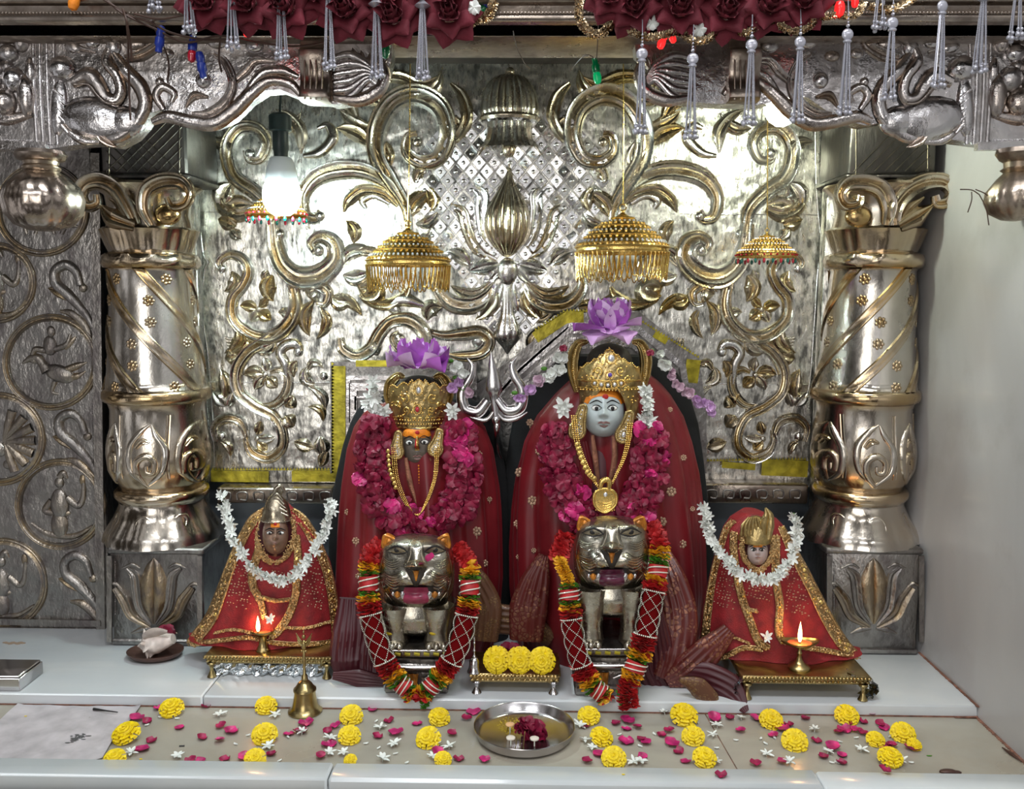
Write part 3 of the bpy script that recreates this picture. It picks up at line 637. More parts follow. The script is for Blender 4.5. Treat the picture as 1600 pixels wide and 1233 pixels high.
# ---------------------------------------------------------------- columns
YC, YFR = 1.755, 1.668
def column(side, label):
    R = side == 1
    cxs = ([232, 236, 246, 255, 258] if not R else [1372, 1365, 1350, 1342, 1338]); ys = [280, 405, 625, 785, 850]
    rows = [(282, 78, .5), (286, 80, .6), (300, 64, .3), (330, 60, .1), (352, 64, .3), (356, 70, .7), (362, 69, .6), (380, 63, .5), (392, 60, .3), (394, 66, .8), (397, 71, .5), (404, 73, .4), (411, 73, .6), (417, 70, .9), (419, 64, .7), (423, 62, 0),
            (470, 64, 0), (540, 68, 0), (600, 74, 0), (612, 76, .3), (614, 79, .8), (618, 81, .9), (626, 82, .9), (632, 80, .9), (635, 74, .7), (645, 71, .2), (680, 73, .25), (715, 77, .55), (740, 76, .7), (758, 70, .8), (768, 64, .6), (772, 62, .5), (774, 68, .8), (779, 72, .8), (786, 72, .7), (792, 68, .5), (795, 66, .2),
            (800, 66, .2), (820, 72, .3), (838, 84, .3), (846, 88, .2), (856, 90, .1)]
    yy = np.array([r[0] for r in rows]); hw = np.array([r[1] for r in rows])
    cx = lambda y: np.interp(y, ys, cxs)
    def fn(x, y, h):
        c = P(cx(y), y, YC)[0]; z = P(cx(y), y, YFR)[2]; r0 = np.interp(y, yy, hw)
        s_ = max(-.999, min(.999, (x - cx(y)) / r0)); a = math.asin(s_); r = (r0 + h) * S(YC)
        return (c + r * math.sin(a), YC - r * math.cos(a), z)
    def fa(a, y, h=0):
        c = P(cx(y), y, YC)[0]; z = P(cx(y), y, YFR)[2]; r = (np.interp(y, yy, hw) + h) * S(YC); return (c + r * math.sin(a), YC - r * math.cos(a), z)
    t = thing('silver_column', label, 'column', P(cx(850), 1012, YC)[:2] + (.02,))
    def lath(y0, y1, name, mod=None, n=64, m='column'):
        b = MB(); rr = [r for r in rows if y0 <= r[0] <= y1]; X = np.zeros((n, len(rr), 3)); GG = np.zeros((n, len(rr)))
        for i in range(n):
            a = 2 * PI * i / n
            for j, (y, w_, g) in enumerate(rr): X[i, j] = fa(a, y, mod(a, y) if mod else 0); GG[i, j] = g
        b.grid(X, closed_u=True, g=GG); return b
    b = lath(282, 352, 'core'); b.build('capital_core', M['column'], t)
    b = lath(352, 392, 'cup', lambda a, y: 3.2 * abs(math.cos(a * 5.5)) * (1 if y < 385 else .4) + (2.5 if y < 360 else 0) * abs(math.sin(a * 5.5)), 110)
    b.build('fluted_cup', M['column'], t)
    b = lath(392, 419, 'ring', lambda a, y: 1.3 * math.sin(a * 11 + (y * .12)) if 396 < y < 414 else 0, 96); b.build('upper_ring', M['column'], t)
    b = lath(419, 614, 'shaft', None, 48); b.build('shaft', M['column'], t)
    b = MB(); d = -1 if R else 1
    for k in range(5):
        a0 = k * 2 * PI / 5 + (.1 if not R else .5); n = 50; yv = np.linspace(420, 613, n); X = np.zeros((n, 7, 3)); GG = np.zeros((n, 7))
        for i, y in enumerate(yv):
            for j, (tt, hh, g) in enumerate(zip([-1, -.8, -.5, 0, .5, .8, 1], [0, 3, 3.2, 1.6, 3.2, 3, 0], [.8, .9, .5, .9, .5, .9, .8])):
                X[i, j] = fa(a0 + d * .0125 * (y - 420) + tt * .155, y, hh); GG[i, j] = g
        b.grid(X, g=GG)
    b.build('spiral_band', M['column'], t)
    b = MB()
    for k in range(5):
        for q, y in enumerate(range(436, 610, 34)):
            a = k * 2 * PI / 5 + (.1 if not R else .5) + d * .0125 * (y - 420) + .63 + (.2 if q % 2 else -.2)
            a = (a + PI) % (2 * PI) - PI
            if abs(a) > 1.7: continue
            c = fa(a, y, .3); ny = [math.sin(a), -math.cos(a), 0]; tx = [math.cos(a), math.sin(a), 0]
            Rm = np.array([tx, ny, [0, 0, 1]]).T
            b.ball(c, (.0052, .0022, .0052), 8, 5, 0, .9, Rm)
            for e_ in range(7):
                w_ = e_ * 2 * PI / 7; o_ = np.array(tx) * math.cos(w_) * .0078 + np.array([0, 0, 1]) * math.sin(w_) * .0078
                b.ball(np.array(c) + o_, (.0036, .0018, .0036), 6, 5, 0, .8, Rm)
    b.build('rosette', M['column'], t)
    b = lath(612, 635, 'ring'); b.build('middle_ring', M['column'], t)
    b = lath(635, 772, 'pot', lambda a, y: 1.0 * math.sin(a * 18) if 740 < y < 765 else 0, 96)
    for k in (-1, 0, 1):
        xx = cx(700) + k * 58 + (8 if not R else -8)
        kk = .55 if k else 1
        pts = lambda L: [(xx + u * kk, v) for u, v in L]
        stroke2(b, pts([(0, 760), (-22, 735), (-24, 700), (-8, 676), (6, 664)]), [2, 4, 5, 4, 1], fn, .8, 'roll', 40, .3, .3)
        stroke2(b, pts([(2, 760), (24, 738), (28, 705), (14, 680), (8, 664)]), [2, 4, 5, 4, 1], fn, .8, 'roll', 40, .3, .1)
        stroke2(b, pts([(2, 762), (-12, 742), (-12, 722), (2, 712), (14, 722), (12, 738), (3, 738), (2, 728)]), [3, 5, 5, 5, 4, 4, 3, 2], fn, .8, 'roll', 50, .3, .6)
        stroke2(b, pts([(-14, 700), (-4, 690), (6, 692)]), [3, 5, 2], fn, .8, 'leaf', 20, .2, .6)
        stroke2(b, pts([(30, 650), (30, 690), (31, 750)]), [3, 3, 3], fn, .5, 'chan', 30, .6, .3)
    b.build('pot_bulge', M['column'], t)
    b = lath(772, 795, 'ring'); b.build('lower_ring', M['column'], t)
    b = lath(795, 856, 'base', lambda a, y: 3.0 * abs(math.cos(a * 5)) * (1 if y > 812 else 0), 120)
    for k in (-1, 0, 1):
        xx = cx(825) + k * 50 + (-3 if not R else 3); kk = .7 if k else 1
        stroke2(b, [(xx + 12 * kk * math.cos(w_), 822 + 13 * math.sin(w_)) for w_ in np.linspace(0, 2 * PI, 13)[:-1]], [2.4], fn, .8, 'roll', 40, .4, .3, closed=True)
        stroke2(b, [(xx + 5 * kk * math.cos(w_), 822 + 5 * math.sin(w_)) for w_ in np.linspace(0, 2 * PI, 9)[:-1]], [2.2], fn, .9, 'roll', 24, .3, .4, closed=True)
    b.build('bell_base', M['column'], t)
    # capital volutes and leaves, in front of the core
    b = MB(); Y = 1.668; F = lambda L: L
    if not R:
        Ls = [([(212, 352), (200, 326), (182, 296), (158, 283), (134, 288), (126, 306), (136, 322), (152, 318), (152, 304)], [5, 8, 9, 9, 8, 7, 6, 5, 4]),
              ([(238, 352), (226, 326), (230, 298), (252, 284), (280, 284), (294, 300), (288, 318), (270, 322), (262, 308)], [5, 8, 9, 9, 8, 7, 6, 5, 4]),
              ([(212, 354), (176, 340), (158, 322)], [6, 10, 2]), ([(205, 350), (190, 325), (170, 310)], [3, 5, 1])]
        dm = (262, 335)
    else:
        Ls = [([(1398, 352), (1398, 326), (1418, 298), (1446, 284), (1474, 284), (1488, 300), (1480, 316), (1464, 318), (1460, 306)], [5, 8, 9, 9, 8, 7, 6, 5, 4]),
              ([(1384, 352), (1388, 322), (1376, 296), (1352, 286), (1326, 288), (1314, 304), (1322, 320), (1340, 318), (1344, 306)], [5, 8, 9, 9, 8, 7, 6, 5, 4]),
              ([(1404, 354), (1432, 338), (1456, 322)], [6, 10, 2]), ([(1408, 350), (1424, 325), (1444, 308)], [3, 5, 1])]
        dm = (1341, 338)
    for pts, wd in Ls: stroke(b, pts, [w_ * 1.45 for w_ in wd], Y, .8, 'chan' if len(pts) > 4 else 'leaf', 12 + 9 * len(pts), .6, .2)
    dome(b, dm[0], dm[1], 21, 17, Y + .008, .7, 0, 1.0); b.build('capital_volute', M['column'], t)
    # abacus block; shade under the beam is painted into its dark silver
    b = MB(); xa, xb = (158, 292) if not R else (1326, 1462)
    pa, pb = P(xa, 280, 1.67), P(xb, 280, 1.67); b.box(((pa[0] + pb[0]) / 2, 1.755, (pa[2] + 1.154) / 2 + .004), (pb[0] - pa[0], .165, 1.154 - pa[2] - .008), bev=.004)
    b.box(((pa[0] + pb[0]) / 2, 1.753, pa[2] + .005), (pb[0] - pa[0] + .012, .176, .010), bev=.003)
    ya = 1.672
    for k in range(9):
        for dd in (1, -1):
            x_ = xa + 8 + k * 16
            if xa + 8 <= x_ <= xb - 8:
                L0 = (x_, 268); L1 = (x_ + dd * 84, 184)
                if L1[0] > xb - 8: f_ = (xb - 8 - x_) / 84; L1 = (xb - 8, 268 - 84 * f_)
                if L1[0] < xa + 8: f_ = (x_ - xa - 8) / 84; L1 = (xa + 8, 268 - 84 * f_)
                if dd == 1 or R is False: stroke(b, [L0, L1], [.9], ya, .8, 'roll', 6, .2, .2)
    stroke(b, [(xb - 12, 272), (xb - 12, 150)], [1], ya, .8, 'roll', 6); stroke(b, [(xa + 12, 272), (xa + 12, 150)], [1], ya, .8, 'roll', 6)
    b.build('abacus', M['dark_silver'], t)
    # pilaster strip between column and panel
    b = MB(); xs_ = (276, 304) if not R else (1292, 1330)
    q0, q1 = P(xs_[0], 300, 1.80), P(xs_[1], 300, 1.80); b.box(((q0[0] + q1[0]) / 2, 1.815, .6), (q1[0] - q0[0], .03, 1.1), bev=.002)
    for k in range(7):
        for dd in (1, -1):
            y_ = 260 - k * 26; stroke(b, [(xs_[0] + 3 if dd > 0 else xs_[1] - 3, y_), (xs_[1] - 3 if dd > 0 else xs_[0] + 3, y_ - 44)], [.8], 1.80, .8, 'roll', 6)
    b.build('pilaster_strip', M['sheet'], t)
    # pedestal
    xa, xb = (167, 318) if not R else (1290, 1444)
    pa, pb = P(xa, 862, 1.655), P(xb, 862, 1.655); xc = (pa[0] + pb[0]) / 2; wd = pb[0] - pa[0]; zt = pa[2]
    if R: wd = min(wd, 2 * (WX - .002 - xc))
    b = MB(); b.box((xc, 1.752, (zt + .02) / 2), (wd - .008, .188, zt - .02), bev=.002)
    fb = P(xa, 1008, 1.655)[2]
    for zz, hh in ((zt + .001, .012), (.027, .012)): b.box((xc, 1.7515, zz), (wd, .193, hh), bev=.003)
    Yp = 1.655; xl, xr = xa + 8, xb - 8
    bandpoly(b, [(xa + 5, 868), (xa + 5, 1002)], 4, Yp + .002, .004); bandpoly(b, [(xb - 5, 868), (xb - 5, 1002)], 4, Yp + .002, .004)
    beads(b, PP([(xa + 13, 878), (xa + 13, 960)], Yp + .001), .0012, .0030); b.build('pedestal', M['old'], t)
    b = MB(); cx_ = (xa + xb) / 2 + (-2 if not R else -2); Yq = Yp + .003
    stroke(b, [(cx_, 975), (cx_, 940), (cx_, 910), (cx_, 884), (cx_, 872)], [3, 19, 21, 11, 1], Yq, .35, 'leaf', 40, .4, .7)
    for sg in (-1, 1):
        stroke(b, [(cx_ + sg * 4, 976), (cx_ + sg * 22, 950), (cx_ + sg * 27, 920), (cx_ + sg * 30, 900), (cx_ + sg * 42, 888)], [3, 7, 8, 8, 3], Yq, .5, 'chan', 40, .2)
        stroke(b, [(cx_ + sg * 6, 980), (cx_ + sg * 34, 962), (cx_ + sg * 46, 938), (cx_ + sg * 60, 918)], [3, 8, 9, 6], Yq, .5, 'chan', 40, .4, .5)
        stroke(b, [(cx_ + sg * 4, 982), (cx_ + sg * 20, 984), (cx_ + sg * 36, 990)], [2, 4, 1], Yq, .6, 'roll', 20)
        stroke(b, [(cx_ + sg * 22, 888), (cx_ + sg * 34, 882), (cx_ + sg * 50, 888)], [1, 2.6, 1], Yq, .9, 'roll', 20); stroke(b, [(cx_ + sg * 50, 920), (cx_ + sg * 62, 912), (cx_ + sg * 74, 918)], [1, 3, 1], Yq, .9, 'roll', 20, .3, .3)
    b.build('lotus_relief', M['old'], t)
    return t
column(0, 'left embossed silver column with spiral gilt bands on a lotus pedestal')
column(1, 'right embossed silver column with spiral gilt bands beside the plaster wall')

# ---------------------------------------------------------------- medallion wall on the left
YM = 1.745
tm = thing('medallion_panel', 'tarnished silver wall panel of round medallions left of the left column', 'panel', (-.95, YM, .02))
b = MB(); xm0, xm1 = -1.45, P(156, 600, YM)[0]; zf = .02; nu, nv = 120, 160
X = np.zeros((nu, nv, 3)); ux = np.linspace(xm0, xm1, nu); vz = np.linspace(zf, 1.15, nv); A, B = np.meshgrid(ux, vz, indexing='ij')
X[:, :, 0] = A; X[:, :, 2] = B; X[:, :, 1] = YM + .0012 * fbm(A, B, 22); b.grid(X)
b.box(((xm0 + xm1) / 2, YM + .02, .585), (xm1 - xm0, .03, 1.13))
b.build('sheet', M['old'], tm)
b = MB(); bandpoly(b, [(151, 240), (160, 984)], 7, YM + .001, .008); bandpoly(b, [(-60, 968), (160, 972)], 5, YM + .001, .010); bandpoly(b, [(-60, 982), (160, 984)], 4, YM + .001, .006)
beads(b, PP([(140, 480), (148, 800)], YM - .001), .0011, .0034); b.build('border', M['old'], tm)
def medallion(cx, cy, r, kind):
    b = MB(); stroke(b, [(cx + r * math.cos(a), cy + r * math.sin(a)) for a in np.linspace(0, 2 * PI, 17)[:-1]], [5.5], YM, .7, 'chan', 84, .5, .45, closed=True)
    o = b.build('medallion', M['old'], tm); b = MB()
    D = lambda x, y, rx, ry, an=0, h=.5, g=.2: dome(b, cx + x, cy + y, rx, ry, YM, h, an, g, 0, 12)
    K = lambda pts, w_, g=.2: stroke(b, [(cx + x, cy + y) for x, y in pts], w_, YM, .8, 'roll', 24, .3, g)
    if kind == 0:   # rider on a water bird
        D(14, 18, 26, 14, .3); K([(-6, 14), (-14, 2), (-20, -6), (-32, -6), (-46, 2)], [9, 6, 6, 5, 1]); D(-26, -4, 8, 7); D(-2, -26, 11, 16); D(0, -48, 7, 9, 0, .7); K([(6, -20), (24, -28), (30, -44)], [4, 4, 2]); K([(18, 14), (40, 6), (56, 0)], [5, 5, 1], .6); K([(18, 22), (40, 22), (54, 14)], [5, 5, 1], .6); D(30, -30, 4, 14, .7, .5, .6); K([(6, 30), (2, 46), (12, 50)], [4, 3, 2]); K([(-8, -18), (-24, -20), (-30, -12)], [4, 4, 3])
    elif kind == 1:  # standing figure
        D(-2, 0, 15, 26); D(-2, -34, 8, 9, 0, .7); K([(-2, -42), (4, -48), (10, -40)], [5, 5, 2]); D(-2, 32, 14, 22, 0, .5, .5); K([(10, -10), (26, 2), (34, -8), (36, -34)], [5, 5, 4, 3]); K([(-14, -6), (-24, 10), (-8, 14)], [5, 5, 4], .5); K([(-46, 30), (-20, 46), (20, 50), (50, 34)], [2, 4, 4, 2], .5); D(34, -38, 5, 9, 0, .5, .8); D(-2, 14, 18, 6, 0, .5, .7)
    elif kind == 2:  # peacock with a spread tail
        for k in range(7): a = -1.3 + k * .42; K([(8, 4), (8 + 24 * math.cos(a), 4 + 24 * math.sin(a)), (8 + 50 * math.cos(a), 4 + 50 * math.sin(a))], [2, 6, 7], .5)
        D(-4, 14, 18, 13, .5); K([(-6, 10), (-16, -12), (-10, -26)], [8, 5, 5]); D(-10, -28, 6, 6); D(16, 40, 10, 8)
    else:            # prancing horse
        D(2, -4, 30, 13); K([(-24, -8), (-38, -24), (-48, -20)], [10, 8, 5]); 
        for x, dx in ((-22, -6), (-12, 6), (20, -4), (28, 8)): K([(x, 4), (x + dx, 20), (x + dx * .3, 38)], [6, 4, 3])
        K([(30, -8), (42, 4), (44, 22), (56, 26)], [3, 5, 4, 1]); D(2, -26, 9, 14)
    f_ = b.build('figure', M['old'], o)
for q in [(66, 328, 68, 3), (-6, 442, 58, 1), (80, 566, 70, 0), (-2, 686, 68, 2), (95, 788, 66, 1), (4, 912, 66, 1)]: medallion(*q)
for x, y, w_ in [(0, 0, 1), (7, 232, 1), (16, 454, 1)]:
    b = MB()
    F = lambda L: [(x + u, y + v) for u, v in L]
    stroke(b, F([(146, 512), (132, 488), (108, 462), (88, 444), (86, 424), (102, 414), (118, 424), (126, 446)]), [4, 6, 8, 8, 7, 7, 6, 5], YM, .9, 'roll', 60, .3)
    stroke(b, F([(144, 530), (130, 506), (112, 490), (94, 486)]), [2, 6, 6, 2], YM, .7, 'roll', 40, .6, .4); leaf(b, F([(106, 470)])[0], F([(74, 450)])[0], 8, YM, .1, .6, .8); dome(b, x + 130, y + 450, 7, 7, YM, .7, .5, .5); b.build('scroll', M['old'], tm)

# ---------------------------------------------------------------- carved frieze of the front arch
YZ = 1.40
def frieze(side):
    t = thing('arched_frieze', ('left' if side == 0 else 'right') + ' half of the embossed silver arch hanging over the shrine front', 'frieze', P(250 if side == 0 else 1340, 50, YZ))
    o0 = [(-120, 44), (612, 44), (612, 92), (600, 130), (572, 158), (520, 163), (512, 160), (474, 158), (462, 150), (438, 140), (412, 142), (388, 158), (362, 184), (332, 198), (300, 196), (270, 186), (252, 172), (234, 176), (222, 196), (206, 214), (180, 228), (150, 224), (120, 226), (82, 232), (-120, 232)]
    o1 = [(1720, 48), (990, 48), (994, 84), (1024, 106), (1042, 140), (1066, 158), (1110, 162), (1186, 164), (1206, 160), (1238, 150), (1262, 152), (1290, 172), (1318, 188), (1352, 196), (1386, 190), (1416, 172), (1432, 186), (1444, 208), (1486, 218), (1530, 224), (1580, 228), (1720, 230)]
    pl = o0 if side == 0 else o1
    b = MB(); b.prism([(P(x, y, YZ)[0], P(x, y, YZ)[2]) for x, y in pl][::(1 if side == 0 else -1)], YZ, YZ + .035, 0, .1); b.build('plate', M['frieze'], t)
    sg = 1 if side == 0 else -1
    f = (lambda L: L) if side == 0 else (lambda L: [(1600 - x, y) for x, y in L])
    b = MB()
    # arch moulding
    edge = [(238, 190), (262, 182), (300, 190), (334, 192), (366, 172), (392, 146), (420, 126), (452, 130), (470, 148)]
    stroke(b, f(edge), [5, 8, 9, 10, 10, 9, 8, 7, 4], YZ, .8, 'roll', 80, .8, .3)
    stroke(b, f([(300, 178), (326, 178), (352, 160), (364, 130), (352, 98), (334, 84)]), [3, 8, 8, 7, 6, 4], YZ, .8, 'chan', 60, .4, .1)
    stroke(b, f([(256, 172), (244, 150), (254, 136), (272, 146), (268, 160)]), [4, 6, 6, 5, 3], YZ, .9, 'roll', 46, .6, .3)
    stroke(b, f([(290, 168), (304, 150), (326, 152)]), [2, 7, 2], YZ, .8, 'leaf', 24, .4, .4)
    stroke(b, f([(366, 128), (384, 112), (400, 96), (430, 96)]), [5, 7, 6, 3], YZ, .8, 'chan', 40, .5, .1); stroke(b, f([(380, 150), (408, 116), (440, 110), (466, 120)]), [3, 7, 7, 3], YZ, .8, 'roll', 46, .5, .2)
    for (x, y, rx, ry, g_) in [(318, 126, 12, 12, 0), (250, 128, 7, 7, .3), (340, 66, 16, 10, .3), (398, 72, 14, 10, .1), (300, 88, 12, 8, .5), (430, 70, 12, 9, .1), (262, 84, 10, 8, .2)]:
        x_, y_ = f([(x, y)])[0]; dome(b, x_, y_, rx, ry, YZ, .8, 0, g_)
    # beast: body, neck, trunk
    for (x, y, rx, ry, an, g_, h) in [(150, 186, 56, 34, .12, 0, .45), (196, 190, 30, 24, 0, 0, .55), (98, 108, 22, 20, 0, 0, .9), (92, 168, 14, 44, .1, .0, .6), (178, 74, 12, 14, 0, 0, .8), (115, 74, 14, 9, .3, .2, .7), (145, 66, 12, 10, 0, .1, .8), (210, 68, 18, 10, 0, .5, .6)]:
        x_, y_ = f([(x, y)])[0]; dome(b, x_, y_, rx, ry, YZ, h, an * sg, g_, 0, 26)
    stroke(b, f([(112, 128), (138, 118), (152, 134), (164, 152), (180, 156), (188, 142), (182, 118), (166, 96), (170, 76)]), [8, 11, 11, 9, 8, 7, 7, 7, 5], YZ - .006, .7, 'roll', 80, .5, .25)
    stroke(b, f([(116, 132), (138, 132), (152, 148), (166, 160), (182, 162)]), [1.6], YZ - .016, 1, 'roll', 60, .4, .5)
    stroke(b, f([(178, 84), (196, 110), (218, 134), (226, 160), (218, 184), (200, 204), (176, 216), (150, 206)]), [5, 9, 10, 9, 9, 8, 7, 3], YZ - .003, .8, 'roll', 80, .8, .15)
    stroke(b, f([(96, 182), (108, 204), (128, 220), (156, 222)]), [3, 5, 5, 3], YZ, .8, 'roll', 36, .5, .2); leaf(b, f([(150, 206)])[0], f([(184, 230)])[0], 6, YZ - .006, .1 * sg, .8, .1)
    stroke(b, f([(196, 92), (222, 86), (244, 72), (252, 60)]), [6, 9, 8, 3], YZ, .7, 'chan', 46, .5, .3); stroke(b, f([(100, 60), (118, 74), (150, 82)]), [2, 6, 2], YZ, .8, 'leaf', 30, .2, .2)
    for k in range(5): stroke(b, f([(84 + 3 * k, 140 + 14 * k), (98 + 2 * k, 152 + 14 * k)]), [3, 2], YZ - .006, .8, 'roll', 8)
    b.build('beast_relief', M['frieze'], t)
    # bracket and wing
    b = MB(); Xs = (468, 514) if side == 0 else (1140, 1186); pa, pb = P(Xs[0], 74, YZ - .02), P(Xs[1], 158, YZ - .02); xc = (pa[0] + pb[0]) / 2; wd = pb[0] - pa[0]
    rowsb = [(58, .018), (74, .020), (80, .030), (95, .030), (110, .022), (130, .022), (145, .032), (154, .032), (158, .024)]
    V = []; n = len(rowsb); X = np.zeros((2 * 5, n, 3))
    xs5 = np.linspace(-.5, .5, 5)
    X = np.zeros((6, n, 3))
    for j, (y, d_) in enumerate(rowsb):
        z = P(Xs[0], y, YZ - .02)[2]
        for i, (u, dd) in enumerate([(-.5, 0), (-.5, 1), (-.42, 1.08), (.42, 1.08), (.5, 1), (.5, 0)]): X[i, j] = (xc + u * wd, YZ + .002 - d_ * dd, z)
    b.grid(X, g=.15, capv=True)
    for k in range(4): x_ = Xs[0] + 8 + k * 9; stroke(b, [(x_, 82), (x_, 110), (x_, 156)], [1.2], YZ - .029, 1, 'roll', 10)
    b.build('bracket', M['brown_silver'], t)
    b = MB()
    for k in range(6):
        y = 84 + k * 12
        stroke(b, f([(522, y + 6 + k), (548, y + 2 + k * .8), (574, 100 + k * 5), (590, 122 + k * 2)]), [4, 6, 5.5, 3], YZ, .8, 'roll', 36, .25, 0)
    stroke(b, f([(516, 72), (518, 110), (520, 158)]), [3, 3, 3], YZ, .8, 'chan', 20); stroke(b, f([(522, 152), (560, 156), (590, 142), (602, 118), (598, 92)]), [5, 9, 9, 7, 3], YZ, .8, 'roll', 50, .6, .4)
    for k in range(5): leaf(b, f([(560 + 8 * k, 98 + 3 * k)])[0], f([(550 + 14 * k, 74 + 4 * k)])[0], 4, YZ, 0, .8, .1)
    b.build('wing_relief', M['frieze'], t)
    # end pier
    b = MB(); 
    for x in (58, 68, 79, 90): stroke(b, f([(x - 6, 52), (x - 5, 140), (x, 226)]), [3], YZ, .9, 'roll', 20, .1)
    bandpoly(b, f([(-80, 228), (78, 230)]), 6, YZ, .012); beads(b, PP(f([(2, 218), (60, 220)]), YZ - .001), .0014, .0034)
    for (x, y, rx, ry, g_) in [(14, 84, 16, 14, 0), (34, 66, 12, 16, .3), (22, 124, 18, 20, 0), (42, 150, 14, 34, .5), (8, 160, 20, 22, .6), (-14, 110, 20, 40, .2), (12, 104, 10, 12, .2), (48, 110, 8, 20, .2), (-20, 180, 30, 20, .3)]: 
        x_, y_ = f([(x, y)])[0]; dome(b, x_, y_, rx, ry, YZ, .9, 0, g_, 0, 20)
    stroke(b, f([(-30, 176), (10, 186), (50, 178)]), [6, 9, 5], YZ, .8, 'roll', 30, .6, .5); b.build('pier_relief', M['frieze'], t)
    return t
fl = frieze(0); fr = frieze(1)
# the cornice beam above
b = MB(); zc = P(800, 38, 1.30)[2]
b.box((-.25, 1.33, zc + .11), (2.2, .06, .22), bev=.004); b.box((-.25, 1.325, zc + .006), (2.2, .075, .012), bev=.004); b.box((-.25, 1.32, zc + .030), (2.2, .07, .010), bev=.004)
beads(b, [(x, 1.2865, zc + .0115) for x in (-1.0, -.5, 0, .4, .75)], .0018, .0048)
b.box((-.25, 1.42, zc + .05), (2.2, .12, .10), 0, .002)
cor = b.build('cornice_beam', M['brown_silver']); tag(cor, 'brown tarnished cornice beam along the top, behind the roses and tassels', 'beam')
# hanging pot finials
for cx, lab, k in ((63, 'silver pot finial hanging under the left end of the arch', 1.0), (1592, 'small brown silver pot finial hanging by the right wall', .62)):
    Y = 1.385; s_ = S(Y); t = thing('pot_finial', lab, 'finial', P(cx, 232, Y)); z = lambda y: P(cx, y, Y)[2]; c = P(cx, 232, Y)
    if k == 1.0:
        R_ = [(2, 236), (34, 236), (38, 242), (34, 250), (26, 253), (25, 258), (28, 262), (27, 266), (24, 268), (34, 274), (52, 292), (58, 312), (54, 334), (40, 352), (20, 360), (1, 362)]
    else:
        R_ = [(2, 233), (30, 233), (32, 240), (26, 250), (20, 254), (19, 262), (24, 266), (19, 270), (28, 280), (40, 300), (42, 316), (34, 334), (16, 344), (1, 346)]
    b = MB(); zz = [(r * s_, z(y)) for r, y in R_]
    b.lathe(zz, (c[0], Y, 0), 72, 0, [.2] * 4 + [.5] * 4 + [.25] * (len(R_) - 8), mod=lambda a, j, zq, r: (.0022 * abs(math.cos(a * 6)) if j >= 9 and j < len(R_) - 1 else 0))
    b.build('pot', M['pot_silver'] if k == 1 else M['brown_silver'], t)
